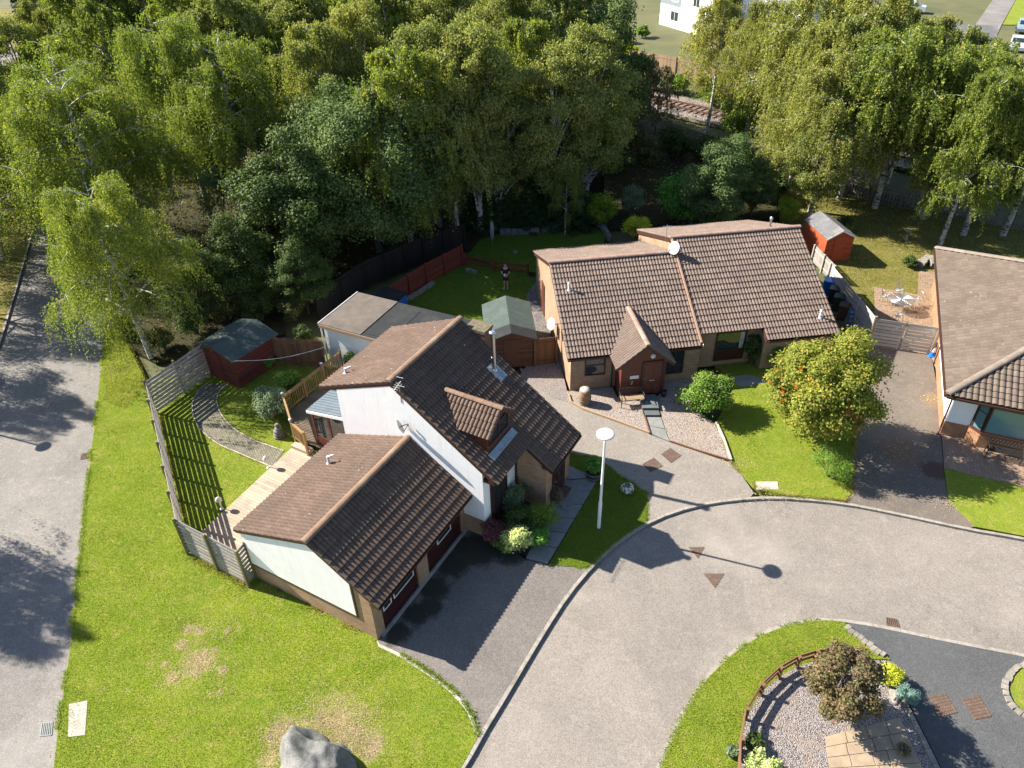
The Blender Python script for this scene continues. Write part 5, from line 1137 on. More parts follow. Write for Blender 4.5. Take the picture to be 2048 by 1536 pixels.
# front of the white house: half barrel planter, patterned stone pot
hp = thing('half_barrel_planter', 'dark half barrel planter with a leafy plant where the path meets the drive', 'planter', at(1187,954,.03)); MB().lathe([(.3,0),(.36,.22),(.38,.45),(.34,.45),(.33,.36)],18).build('staves', ma['barrel_dark'], hp)
for z_,r_ in ((.12,.342),(.34,.376)): MB().lathe([(r_-.003,z_-.025),(r_+.006,z_-.025),(r_+.006,z_+.025),(r_-.003,z_+.025)],18).build('hoop', ma['grey_metal'], hp)
MB().lathe([(.335,.37),(.004,.38)],16).build('soil', ma['soil'], hp)
sp = thing('stone_pot', 'round black and white patterned stone pot on the lamp lawn', 'pot', at(1254,984,.03)); MB().lathe([(.14,0),(.25,.1),(.29,.22),(.24,.36),(.13,.42),(.1,.4),(.12,.3)],18).build('pot', ma['stone_pot'], sp); MB().lathe([(.12,.38),(.004,.39)],14).build('soil', ma['soil'], sp)
# patio set
pt_ = thing('patio_table', 'round pale metal mesh table on the paved patio', 'table', at(1796,620,.024)); mb = MB(); R_ = .7
for k in range(13): 
    r_ = R_*(k+1)/13; mb.tube([(r_*math.cos(a),r_*math.sin(a),.72) for a in np.linspace(0,2*math.pi,25)],.014,4,cap=False)
for k in range(8): a = k*math.pi/8; mb.tube([(-R_*math.cos(a),-R_*math.sin(a),.72),(R_*math.cos(a),R_*math.sin(a),.72)],.012,4)
mb.build('tabletop', ma['galv'], pt_)
for k in range(4): a = k*math.pi/2+.5; MB().tube([(.1*math.cos(a),.1*math.sin(a),.7),(.2*math.cos(a),.2*math.sin(a),.4),(.4*math.cos(a),.4*math.sin(a),0)],.015,6).build('leg', ma['galv'], pt_)
def patio_chair(q, rz, label):
    t = thing('patio_chair', label, 'chair', at(*q,.024), rz, 'chairs round the patio table'); t.scale = (1.15,1.15,1.1); mb = MB()
    for k in range(4): mb.tube([(.06*(k+1)*math.cos(a)*.85,.06*(k+1)*math.sin(a)*.85,.44) for a in np.linspace(0,2*math.pi,17)],.01,4,cap=False)
    for k in range(6): a = k*math.pi/6; mb.tube([(-.2*math.cos(a),-.2*math.sin(a),.44),(.2*math.cos(a),.2*math.sin(a),.44)],.009,4)
    mb.build('seat', ma['galv'], t); mb = MB()
    mb.tube([(.2*math.cos(a),.2+.05*math.sin(a),.62+.24*math.sin(a)) for a in np.linspace(-.4,math.pi+.4,17)],.012,5)
    for k in range(5): x = -.14+k*.07; mb.tube([(x,.2,.5),(x,.24,.82)],.008,4)
    mb.build('backrest', ma['galv'], t)
    for (x,y) in ((-.17,-.17),(.17,-.17),(.17,.17),(-.17,.17)): MB().tube([(x,y,.44),(x*1.15,y*1.15,0)],.011,5).build('leg', ma['galv'], t)
patio_chair((1768,606), math.radians(80), 'pale metal chair on the fence side of the patio table'); patio_chair((1795,594), 0.0, 'pale metal chair behind the patio table'); patio_chair((1792,645), math.pi, 'pale metal chair in front of the patio table nearest the gates'); patio_chair((1826,612), math.radians(-80), 'pale metal chair on the bungalow side of the patio table')
bs = thing('bird_bath', 'small pale stone bird bath on the dry shaded lawn', 'bird bath', at(1812,480)); MB().lathe([(.16,0),(.15,.04),(.07,.1),(.06,.5),(.12,.56)],14).build('pedestal', ma['stone_light'], bs); MB().lathe([(.1,.562),(.26,.66),(.27,.68),(.2,.63),(.004,.62)],16).build('bowl', ma['stone_light'], bs)
# drying posts
fr_ = thing('rotary_dryer', 'folded pale rotary clothes dryer on the shaded back lawn', 'clothes dryer', at(985,492)); MB().tube([(0,0,0),(0,0,1.95)],.025,8).build('pole', ma['galv'], fr_)
mb = MB(); mb.lathe([(.05,.45),(.13,.7),(.15,1.2),(.1,1.7),(.04,1.85)],10); mb.build('folded_lines', ma['lead'], fr_)
ro = thing('rotary_dryer', 'open rotary clothes dryer with pegs behind the higher brick roof', 'clothes dryer', at(1381,455)); MB().tube([(0,0,0),(0,0,2.0)],.03,8).build('pole', ma['galv'], ro)
for k in range(4): a = k*math.pi/2+.2; MB().tube([(0,0,1.5),(1.25*math.cos(a),1.25*math.sin(a),2.15)],.02,6).build('arm', ma['galv'], ro)
mb = MB()
for j in range(5):
    f_ = .4+.15*j; q_ = [(1.25*f_*math.cos(k*math.pi/2+.2),1.25*f_*math.sin(k*math.pi/2+.2),1.5+.65*f_) for k in range(5)]; mb.tube(q_,.01,4,cap=False)
for k in range(26): a = rr.uniform(0,6.28); f_ = rr.uniform(.6,1.1); mb.box(f_*math.cos(a)-.015,f_*math.cos(a)+.015,f_*math.sin(a)-.01,f_*math.sin(a)+.01,1.85,1.98)
mb.build('line', ma['felt_green'], ro)
# stone retaining wall round the upper back lawn, edging stones, rockery
def stone_row(name, label, pts, h, wd, mat, cat='wall', seed=1, sz=.4):
    rng = random.Random(seed); P_ = resample(pts, sz); o0 = Vector((*P_[0],0)); mb = MB()
    for a,b in zip(P_,P_[1:]):
        c = Vector(((a[0]+b[0])/2,(a[1]+b[1])/2,0))-o0; d = Vector((b[0]-a[0],b[1]-a[1],0)); L = d.length; d.normalize(); s = Vector((-d.y,d.x,0)); rows = max(1,round(h/.2))
        for r in range(rows): mb.obox(c+s*rng.uniform(-.03,.03)+Z3*((r+.5)*h/rows), d*(L/2*rng.uniform(.86,.97)), s*wd/2*rng.uniform(.8,1.1), Z3*(h/rows/2*rng.uniform(.85,.97)))
    o = mb.build(name, ma[mat]); o.location = o0; tag(o, label, cat); return o
stone_row('garden_wall', 'low grey stone wall along the shaded upper back lawn', px((1000,470),(1080,466)), .42, .3, 'stone', seed=2)
stone_row('garden_wall', 'curved stone wall at the end of the upper back lawn by the bright shrubs', smooth(px((1082,464),(1140,452),(1190,450),(1210,466),(1218,482)),4), .4, .3, 'stone', seed=3)
stone_row('edging_stones', 'row of pale edging stones along the curved red fence', px((805,606),(835,590),(868,568)), .22, .25, 'stone_light', 'edging', 4, .42)
stone_row('edging_stones', 'pale edging stones at the foot of the low three-rail fence', px((932,542),(955,548)), .2, .25, 'stone_light', 'edging', 5, .42)
stone_row('edging_stones', 'row of rough stones between the crescent lawn and the dark drive', px((1690,1254),(1730,1285),(1768,1314)), .1, .22, 'stone_light', 'edging', 6, .17)
stone_row('edging_stones', 'curved stone kerb around the lawn at the right edge', smooth(px((2060,1325),(2022,1345),(2010,1375),(2020,1408),(2060,1440)),4), .07, .2, 'stone_light', 'edging', 7, .22)
stone_row('rockery', 'pale rockery stones behind the paved patio', px((1836,535),(1856,520),(1868,538)), .4, .5, 'stone_light', 'rockery', 8, .5)
# boulder on the front lawn
def rock(name, label, c, sx, sy, sz, mat, seed=1, cat='boulder', peak=None, sub=4, amp=.22):
    import bmesh
    from mathutils import noise as mn
    bm = bmesh.new(); bmesh.ops.create_icosphere(bm, subdivisions=sub, radius=1)
    for v in bm.verts:
        p = v.co.copy(); f = 1+amp*(mn.noise(p*1.3+Vector((seed,0,0)))*1.2+.45*mn.noise(p*3.1+Vector((0,seed,0)))+.08*mn.noise(p*7)+.03*mn.noise(p*17))
        for k in range(4):       # flat facets, as split stone has
            nd = Vector((math.sin(seed*3+k*2.1),math.cos(seed+k*1.7),.35+.5*math.sin(k*1.3+seed))).normalized(); t = p.dot(nd)
            if t > .74: f *= (.74+.12*(t-.74))/t
        q = p*f; z = max(q.z,-.25)
        if peak and z > 0: q.x += peak[0]*z; q.y += peak[1]*z
        v.co = (q.x*sx, q.y*sy, z*sz)
    me = bpy.data.meshes.new(name); bm.to_mesh(me); bm.free(); me.materials.append(ma[mat])
    for p in me.polygons: p.use_smooth = sub != 4
    o = link(name, me); o.location = c; o.rotation_euler.z = seed; tag(o, label, cat); return o
bq = at(630,1552); rock('boulder', 'large angular grey granite boulder on the front lawn ringed with straw', (bq.x,bq.y,-.05), 1.65, 1.35, 1.35, 'stone', 2.2, peak=(.0,.1), sub=6)
rock('rock', 'small pale rock beside the blue spruce bed', at(1790,1395), .3,.22,.2, 'stone_light', 1.2, 'rock', sub=3)
rock('rock', 'small stone on the shaded upper back lawn', at(1030,505), .2,.2,.15, 'stone', 3.1, 'rock', sub=3)
# the estate beyond: houses, cars, slide
def far_house(label, o, rz, wd, dp, eave, ridge, wall, roof, wins, clad=None):
    r = thing('house', label, 'house', o, rz)
    mb = MB(); mb.prism([(0,0),(dp,0),(dp,eave),(dp/2,ridge-.1),(0,eave)],'x',0,wd); mb.build('wall', ma[wall], r)
    sl = math.hypot(dp/2+.3, ridge-eave)
    mb = MB(); k = (ridge-eave)/(dp/2)
    for s in (-1,1): e = Vector((wd/2,dp/2+s*(dp/2+.3),eave-.3*k)); t = Vector((wd/2,dp/2,ridge)); mb.obox((e+t)/2+Z3*.05,X3*(wd/2+.2),(t-e)/2,(t-e).normalized().cross(X3)*.06)
    mb.build('roof', ma[roof], r)
    for (x,z,w_,h_) in wins: window(r,(x,0,z),X3,-Y3,w_,h_,'white',(0,),.08)
    if clad:
        mb = MB()
        for z in np.arange(clad[2],clad[3],.22): mb.box(clad[0],clad[1],-.04,-.004,z,z+.2)
        mb.build('cladding', ma['lead'], r)
    return r
P1 = at(1318,48,0); far_house('white rendered estate house with blue-grey cladding seen above the railway trees', (P1.x,P1.y,0), math.radians(-64), 11, 8, 5.2, 8.2, 'render', 'felt_dark', [(3.2,3.3,1.4,1.2),(7.8,3.3,1.4,1.2),(3.4,.9,1.8,1.3)], (.0,4.5,2.8,5.1))
P2 = at(1508,50,0); far_house('pale estate house with grey-blue cladding behind the yellow-green birch', (P2.x,P2.y,0), math.radians(-66), 9, 8, 5.0, 8.0, 'render', 'felt_dark', [(2.2,3.2,1.4,1.2),(6.2,3.2,1.4,1.2),(6.2,.9,1.6,1.3)], (.0,9,2.7,5.0))
P3 = at(1700,160,0); far_house('grey-roofed estate bungalow hidden behind the right hand birches', (P3.x,P3.y,0), math.radians(-22), 13, 9, 2.6, 5.2, 'brick_b', 'felt_grey', [(3,.9,1.8,1.2),(9,.9,1.8,1.2)])
sdq = Vector(rw(6.4,8.2)); sd_ = thing('slide', 'small blue plastic slide standing against the tan fence', 'slide', sdq, math.radians(60)); mb = MB(); pr_ = [(0,-.6,.15),(0,-.2,.35),(0,.3,.95),(0,.55,1.15)]
for a,b in zip(pr_,pr_[1:]): mb.beam(a,b,.42,.05); mb.beam(Vector(a)+X3*.22+Z3*.06,Vector(b)+X3*.22+Z3*.06,.04,.14); mb.beam(Vector(a)-X3*.22+Z3*.06,Vector(b)-X3*.22+Z3*.06,.04,.14)
mb.build('chute', ma['blue'], sd_); mb = MB()
for s in (-.2,.2): mb.beam((s,.6,1.15),(s,.95,0),.05,.05)
for k in range(3): mb.beam((-.2,.68+.09*k,.9-.28*k),(.2,.68+.09*k,.9-.28*k),.04,.04)
mb.build('ladder', ma['blue'], sd_)
def car(p, rz, label, mat):
    t = thing('parked_car', label, 'car', p, rz); mb = MB()
    side = [(-2.1,.25),(-2.15,.6),(-2.0,.85),(-1.2,.95),(-.7,1.42),(.7,1.45),(1.45,.98),(2.1,.88),(2.15,.5),(2.1,.25)]
    mb.prism(side,'y',-.85,.85); mb.build('body', ma[mat], t)
    mb = MB(); mb.prism([(-1.1,.97),(-.68,1.38),(.68,1.4),(1.3,.99)],'y',-.857,.857); mb.build('window', ma['glass'], t)
    mb = MB(); a = Vector((-1.2,0,.95)); b = Vector((-.7,0,1.42)); n_ = (b-a).normalized().cross(Y3); mb.obox((a+b)/2-n_*.0+Vector((-.01,0,.01)), (b-a)*.42, Y3*.7, n_*.012); a = Vector((1.45,0,.98)); b = Vector((.7,0,1.45)); n_ = (b-a).normalized().cross(Y3); mb.obox((a+b)/2+Vector((.01,0,.01)), (b-a)*.42, Y3*.7, n_*.012); mb.build('windscreen', ma['glass'], t)
    for x in (-1.35,1.35):
        for y in (-.82,.82): w_ = MB().tube([(x,y-.1,.32),(x,y+.1,.32)],.32,16).build('wheel', ma['black'], t); MB().tube([(x,y-.105,.32),(x,y+.105,.32)],.19,12).build('rim', ma['galv'], w_)
    for s in (-.6,.6): MB().box(2.12,2.165,s-.15,s+.15,.62,.76).build('headlight', ma['galv'], t)
ma['car_blue'] = plain('blue_grey_car_paint', (.22,.3,.36), (.2,.28,.34), 3, .25, spec=.7); ma['car_silver'] = plain('silver_car_paint', (.42,.45,.48), (.4,.43,.46), 3, .25, spec=.7)
car(at(2046,62,.0), math.radians(60), 'pale blue car parked beside the far street lawn', 'car_blue'); car(at(2032,98,.0), math.radians(58), 'silver car parked below the pale blue car', 'car_silver'); car(at(1818,24,.0), math.radians(-30), 'pale car by the far house beyond the birches', 'car_silver')

# ------------------------------------------------------------------ the person on the back lawn
def skinned(name, joints, bones, mat, parent=None, sub=2):
    me = bpy.data.meshes.new(name); names_ = list(joints); idx = {n: i for i, n in enumerate(names_)}
    me.from_pydata([joints[n][0] for n in names_], [(idx[a],idx[b]) for a,b in bones], [])
    o = link(name, me, parent); md = o.modifiers.new('skin','SKIN'); md.use_smooth_shade = True; sm_ = o.modifiers.new('sub','SUBSURF'); sm_.levels = sub; sm_.render_levels = sub
    if not me.skin_vertices: me.skin_vertices.new()
    for n in names_:
        sv = me.skin_vertices[0].data[idx[n]]; r_ = joints[n][1]; sv.radius = r_ if isinstance(r_, tuple) else (r_, r_); sv.use_root = (n == names_[0])
    me.materials.append(ma[mat]); return o
pp = at(1012,577,.012); ps = thing('person', 'person in navy polo shirt and dark shorts on the shaded lawn looking at a phone', 'person', (pp.x,pp.y,.012), math.radians(-8))
J = {'pelvis':((0,0,.93),(.15,.11)),'waist':((0,.0,1.08),(.14,.1)),'chest':((0,.01,1.28),(.17,.115)),'shoulder':((0,.01,1.42),(.12,.08)),'neck':((0,0,1.5),.055),'chin':((0,-.045,1.575),.065),'head':((0,-.03,1.66),(.085,.1)),'crown':((0,0,1.735),.065)}
B_ = [('pelvis','waist'),('waist','chest'),('chest','shoulder'),('shoulder','neck'),('neck','chin'),('chin','head'),('head','crown')]
for s, k in ((-1,'l'),(1,'r')):
    J.update({k+'sh':((s*.18,.01,1.4),.062),k+'el':((s*.25,-.03,1.13),.044),k+'wr':((s*.1,-.25,1.1),.03),k+'pa':((s*.055,-.3,1.11),(.026,.036)),
      k+'hip':((s*.09,0,.88),.085),k+'kn':((s*.1,-.015,.5),.058),k+'ca':((s*.1,.015,.32),.052),k+'an':((s*.1,.02,.09),.036),k+'he':((s*.1,.03,.045),.04),k+'to':((s*.115,-.12,.03),.036)})
    B_ += [('shoulder',k+'sh'),(k+'sh',k+'el'),(k+'el',k+'wr'),(k+'wr',k+'pa'),('pelvis',k+'hip'),(k+'hip',k+'kn'),(k+'kn',k+'ca'),(k+'ca',k+'an'),(k+'an',k+'he'),(k+'he',k+'to')]
    for f in range(4):
        J[k+'f%d'%f] = ((s*.03,-.325-.004*f,1.135-.018*f),.0085); J[k+'g%d'%f] = ((-s*.0,-.335+.002*f,1.137-.018*f),.0078); B_ += [(k+'pa',k+'f%d'%f),(k+'f%d'%f,k+'g%d'%f)]
    J[k+'t0'] = ((s*.045,-.3,1.15),.01); J[k+'t1'] = ((s*.02,-.315,1.17),.009); B_ += [(k+'pa',k+'t0'),(k+'t0',k+'t1')]
skinned('body', J, B_, 'skin', ps, 1)
T = {n:(J[n][0],tuple(x+.014 for x in J[n][1])) for n in ('pelvis','waist','chest','shoulder')}; T['pelvis'] = ((0,0,.9),(.165,.125))
for s,k in ((-1,'l'),(1,'r')): T[k+'sh'] = ((s*.18,.01,1.4),.078); T[k+'e'] = ((s*.235,-.015,1.21),.066)
skinned('polo_shirt', T, [('pelvis','waist'),('waist','chest'),('chest','shoulder'),('shoulder','lsh'),('shoulder','rsh'),('lsh','le'),('rsh','re')], 'navy', ps)
Sh = {'pelvis':((0,0,.93),(.168,.128))}; 
for s,k in ((-1,'l'),(1,'r')): Sh[k+'hip'] = ((s*.09,0,.84),.105); Sh[k+'k'] = ((s*.105,-.01,.54),.092)
skinned('shorts', Sh, [('pelvis','lhip'),('pelvis','rhip'),('lhip','lk'),('rhip','rk')], 'navy', ps)
mb = MB(); mb.lathe([(.003,.105),(.06,.09),(.092,.05),(.1,0),(.09,-.04)],16,(0,.012,1.69)); mb.build('hair', ma['hair'], ps)
for s in (-1,1):
    mb = MB(); mb.lathe([(.05,0),(.055,.03),(.045,.08),(.03,.1)],10,(s*.1,.02,0)); mb.obox((s*.112,-.07,.03),(.045,0,0),(0,.1,0),(0,0,.03)); mb.build('shoe', ma['shoe'], ps)
    mb = MB(); mb.lathe([(.003,-.008),(.008,0),(.003,.008)],8,(s*.032,-.128,1.665)); mb.build('eye', ma['black'], ps); mb = MB(); mb.obox((s*.094,-.01,1.655),(.008,0,0),(0,.018,0),(0,0,.03)); mb.build('ear', ma['skin'], ps)
mb = MB(); mb.add([(-.014,-.125,1.62),(.014,-.125,1.62),(0,-.125,1.665),(0,-.155,1.625)],[(0,1,3),(1,2,3),(2,0,3),(0,2,1)]); mb.build('nose', ma['skin'], ps); mb = MB(); mb.box(-.025,.025,-.122,-.112,1.585,1.595); mb.build('mouth', ma['rust'], ps)
tag(MB().obox((0,0,0),(.038,0,0),(0,.07,.03),(0,-.003,.006)).build('phone', ma['plastic_white']), 'pale phone held in both hands by the person on the lawn', 'phone'); bpy.data.objects['phone'].location = (pp.x-.045,pp.y-.335,1.16)
# ------------------------------------------------------------------ vegetation
def unit(a): return a/np.maximum(np.linalg.norm(a, axis=-1, keepdims=True), 1e-9)
def leaf_mesh(name, c, L, W, axis, nrm, mat, rng):
    n = len(c); a = unit(axis); b = unit(np.cross(nrm, a)); s = rng.uniform(.7, 1.3, (n,1)); a = a*L*s/2; b = b*W*s/2
    v = np.stack([c-a, c+b-a*.15, c+a, c-b-a*.15], 1)
    return fast_mesh(name, v.reshape(-1,3), n, 4, mat)
def limb_tubes(mb, limbs, seg=6):
    for pts, r0, r1 in limbs: mb.tube(pts, [r0+(r1-r0)*i/(len(pts)-1) for i in range(len(pts))], seg)
def birch(seed, h=12., r=4., nleaf=30000, leaf=.11, mat='l_birch', bark='bark_birch', low=.22, lean=.03, strand=1.5, nl=22, gap=1.0):
    """weeping birch: arching limbs with hanging strings of leaves; returns (trunk mesh, crown mesh)"""
    rg = np.random.default_rng(seed); rd_ = random.Random(seed)
    la = rd_.uniform(0,6.28); axis = [Vector((math.cos(la)*lean*h*(t**1.5)+.12*math.sin(4*t+seed), math.sin(la)*lean*h*(t**1.5)+.12*math.cos(3*t+seed), h*.93*t)) for t in np.linspace(0,1,10)]
    tr_ = lambda f: axis[min(8,int(f*9))].lerp(axis[min(9,int(f*9)+1)], f*9-int(f*9))
    limbs = [(axis, .0145*h, .012)]; org = []; wts = []
    for i in range(nl):
        f = low+(.97-low)*((i+.5)/nl)**.85; az = i*2.4+rd_.uniform(-.4,.4); k = (f-low)/(1-low)
        Lr = r*(1.05-.72*k**1.6)*(.62 if k < .1 else 1)*rd_.uniform(.78,1.15); rise = rd_.uniform(.35,.75)*(1-.2*k)
        b = tr_(f); d = Vector((math.cos(az),math.sin(az),0)); pts = []
        for t in np.linspace(0,1,8): pts.append(b+d*(Lr*t)+Vector((0,0,Lr*(rise*1.7*t-rise*1.15*t*t-.1*t**3)))+Vector((rd_.uniform(-.1,.1),rd_.uniform(-.1,.1),rd_.uniform(-.06,.06)))*t)
        limbs.append((pts, .0075*h*(1-.6*k), .008))
        for t in np.linspace(.3,1.0,9):
            org.append(pts[min(6,int(t*7))].lerp(pts[min(7,int(t*7)+1)], min(1,t*7-int(t*7)) if t < 1 else 1)); wts.append(.5+t)
        for j in range(6):
            t = rd_.uniform(.3,.95); q = pts[int(t*7)]; a2 = az+rd_.choice((-1,1))*rd_.uniform(.5,1.2); l2_ = Lr*rd_.uniform(.22,.48); tw = []
            for u in np.linspace(0,1,5): p_ = q+Vector((math.cos(a2),math.sin(a2),0))*l2_*u+Vector((0,0,l2_*(.65*u-.6*u*u))); tw.append(p_)
            limbs.append((tw,.013,.004))
            for u in range(1,5): org.append(tw[u]); wts.append(1.2)
    mb = MB(); limb_tubes(mb, limbs, 6); org = np.array([tuple(o) for o in org]); wts = np.array(wts); wts *= rg.uniform(.15,1.0,len(wts))**gap; wts /= wts.sum()
    per = 24; ns = nleaf//per; oi = rg.choice(len(org), ns, p=wts); o = org[oi]+rg.normal(0,.16,(ns,3))
    ln = rg.gamma(3.0,strand/3.0,ns); out = unit(o*[1,1,0]+1e-6); t = rg.uniform(0,1,(ns,per))**.9
    c = o[:,None,:]+np.stack([out[:,0,None]*.22*t*ln[:,None], out[:,1,None]*.22*t*ln[:,None], -t*ln[:,None]+.12*ln[:,None]*t*(1-t)], -1)+rg.normal(0,.05,(ns,per,3))
    c = c.reshape(-1,3); c = c[c[:,2] > .5]; n = len(c); ax = unit(np.array([0,0,-1.])+rg.normal(0,.55,(n,3))); nm = unit(rg.normal(0,1,(n,3))+np.array([0,0,.35])+.6*unit(c*[1,1,0]+1e-6))
    return mb, leaf_mesh('crown', c, leaf, leaf*.62, ax, nm, ma[mat], rg)
def clumps_leaves(rg, C_, R_, n, leaf, mat, name, droop=0.0, asp=.7, shell=.55, flat=.8):
    """leaves spread over the outer shells of clumps C_ (centres) with radii R_"""
    w_ = R_**2; w_ = w_/w_.sum(); k = rg.choice(len(C_), n, p=w_); d = unit(rg.normal(0,1,(n,3))); d[:,2] = np.abs(d[:,2])*np.where(rg.uniform(0,1,n) < .72,1,-1)
    rad = R_[k]*(shell+(1-shell)*rg.uniform(0,1,n)**.6)*(1+.26*rg.normal(0,1,n)); c = C_[k]+d*rad[:,None]*np.array([1,1,flat])
    nm = unit(d*.9+np.array([0,0,.55])+rg.normal(0,.55,(n,3))); ax = unit(np.cross(nm, rg.normal(0,1,(n,3)))+np.array([0,0,-droop])); return leaf_mesh(name, c, leaf, leaf*asp, ax, nm, ma[mat], rg)
def broad(seed, h=11., r=5., nleaf=30000, leaf=.22, mat='l_broad', bark='bark', low=.12, ncl=70, trunk=.02, cr=.23, top=1.0, squash=1.0, droop=0.0):
    rg = np.random.default_rng(seed); rd_ = random.Random(seed); z0 = low*h; cz = (h+z0)/2; hz_ = (h-z0)/2
    d = unit(rg.normal(0,1,(ncl,3))); f = rg.uniform(.35,1,ncl)**.5; C_ = d*f[:,None]*np.array([r*.84,r*.84,hz_*.86])
    C_[:,:2] *= (1-.28*np.clip(C_[:,2:]/hz_,0,1)); C_[:,2] += cz; R_ = r*cr*rg.uniform(.6,1.25,ncl)
    mb = MB(); ax_ = [Vector((.12*math.sin(3*t+seed),.1*math.cos(2*t+seed),h*.8*t)) for t in np.linspace(0,1,7)]; limbs = [(ax_,trunk*h,.03)]
    for i in range(min(ncl,34)):
        q = Vector(tuple(C_[i])); t = max(.12,min(.75,q.z/h-.22)); b = Vector((0,0,h*.8*t)); m_ = b.lerp(q,.5)+Vector((0,0,.12*r)); limbs.append(([b,b.lerp(m_,.5)+Vector((0,0,.05*r)),m_,q],.006*h,.012))
    limb_tubes(mb, limbs, 6); return mb, clumps_leaves(rg, C_, R_, nleaf, leaf, mat, 'crown', droop)
def conifer(seed, h=5., r=1.4, nleaf=9000, leaf=.16, mat='l_conifer'):
    rg = np.random.default_rng(seed); n = nleaf; z = h*(1-rg.uniform(0,1,n)**.55*.97); lay = np.round(z/.42)*.42+rg.normal(0,.07,n); a = rg.uniform(0,6.283,n); rr_ = r*(1-z/h)**.85*(.45+.55*rg.uniform(0,1,n)**.5)*(1+.22*np.sin(a*7+np.round(z/.42)*2.3))
    c = np.stack([rr_*np.cos(a),rr_*np.sin(a),lay-.22*rr_/max(r,.1)],1); out = np.stack([np.cos(a),np.sin(a),-.35+0*a],1); mb = MB(); mb.tube([(0,0,0),(0,0,h*.5),(0,0,h*.97)],[.02*h,.012*h,.01],7)
    return mb, leaf_mesh('crown', c, leaf, leaf*.4, out+rg.normal(0,.35,(n,3)), rg.normal(0,.6,(n,3))+np.array([0,0,1.]), ma[mat], rg)
def as_tree(name, pair, label, p, rz=0, sc=1.0, bark='bark', group=None, parts=('trunk','crown'), cat='tree'):
    mb, me = pair; t = thing(name, label, cat, p, rz, group)
    if isinstance(mb, MB): b = mb.build(parts[0], ma[bark], t)
    else: b = link(parts[0], mb, t)
    link(parts[1], me, t); t.scale = (sc,sc,sc) if not hasattr(sc,'__len__') else sc
    return t
rt = random.Random(77)
PROTO = {}
def tree(kind, top, h, label, group=None, base=None, rs=1.0, rz=None):
    """top: photograph position of the crown top, or base: ground point"""
    if base is None: q = at(top[0], top[1], h); base = (q.x, q.y)
    f, h0, name, bark = KINDS[kind]; s = h/h0; rz = rt.uniform(0,6.28) if rz is None else rz
    if kind not in PROTO:
        PROTO[kind] = as_tree(name, f(), label, (base[0],base[1],-.05), rz, (s*rs,s*rs,s), bark, group); return PROTO[kind]
    c = copy_tree(PROTO[kind]); c.location = (base[0],base[1],-.05); c.rotation_euler.z = rz; c.scale = (s*rs,s*rs,s); c['label'] = label
    if group: c['group'] = group
    elif 'group' in c: del c['group']
    return c
KINDS = {
 'birch_big': (lambda: birch(11,13,4.6,100000,.1,'l_birch',strand=1.7,nl=26,lean=.05), 13, 'birch_tree', 'bark_birch'),
 'birch_big2': (lambda: birch(12,13,4.4,92000,.1,'l_birch',strand=1.9,nl=24,lean=.04,gap=1.4), 13, 'birch_tree', 'bark_birch'),
 'birch_a': (lambda: birch(21,12,3.4,56000,.12,'l_birch',strand=.75,gap=1.6), 12, 'birch_tree', 'bark_birch'),
 'birch_b': (lambda: birch(22,12,3.2,54000,.12,'l_olive',strand=.7,gap=1.8), 12, 'birch_tree', 'bark_birch'),
 'birch_p': (lambda: birch(31,12,3.6,80000,.11,'l_birch_pale',strand=1.3,low=.24,gap=1.2), 12, 'birch_tree', 'bark_birch'),
 'birch_q': (lambda: birch(32,12,3.3,54000,.115,'l_birch_pale',strand=1.2,low=.3,gap=1.3), 12, 'birch_tree', 'bark_birch'),
 'birch_r': (lambda: birch(33,12,3.2,52000,.115,'l_birch',strand=.95,low=.45,lean=.12,gap=1.2), 12, 'birch_tree', 'bark_birch'),
 'olive': (lambda: broad(45,12,3.1,60000,.115,'l_olive',ncl=95,cr=.2,low=.12,droop=.9,trunk=.014), 12, 'birch_tree', 'bark_birch'),
 'olive_b': (lambda: broad(46,12,2.8,54000,.115,'l_birch_pale',ncl=80,cr=.21,low=.15,droop=.9,trunk=.014), 12, 'birch_tree', 'bark_birch'),
 'sycamore': (lambda: broad(41,12,5.9,78000,.155,'l_broad',ncl=105,cr=.185,low=.06), 12, 'sycamore_tree', 'bark_grey'),
 'dark_broad': (lambda: broad(42,8,3.0,42000,.13,'l_dark',ncl=60,low=.05), 8, 'broadleaf_tree', 'bark'),
 'broad_a': (lambda: broad(43,10,3.4,42000,.155,'l_broad',ncl=60,low=.1), 10, 'broadleaf_tree', 'bark'),
 'grey_willow': (lambda: broad(44,9,3.0,30000,.16,'l_grey',ncl=70,cr=.2,droop=.6), 9, 'willow_tree', 'bark_grey'),
 'twiggy': (lambda: birch(51,8,2.6,7000,.14,'l_twig','bark',strand=.6,low=.2,nl=26), 8, 'sparse_tree', 'bark'),
 'brownish': (lambda: birch(52,8,2.4,22000,.12,'l_twig','bark',strand=1.2,low=.1), 8, 'drooping_tree', 'bark'),
 'spruce': (lambda: conifer(61,5,1.9,14000,.18), 5, 'conifer_tree', 'bark'),
 'tall_spruce': (lambda: conifer(62,12,2.4,18000,.26), 12, 'conifer_tree', 'bark'),
}
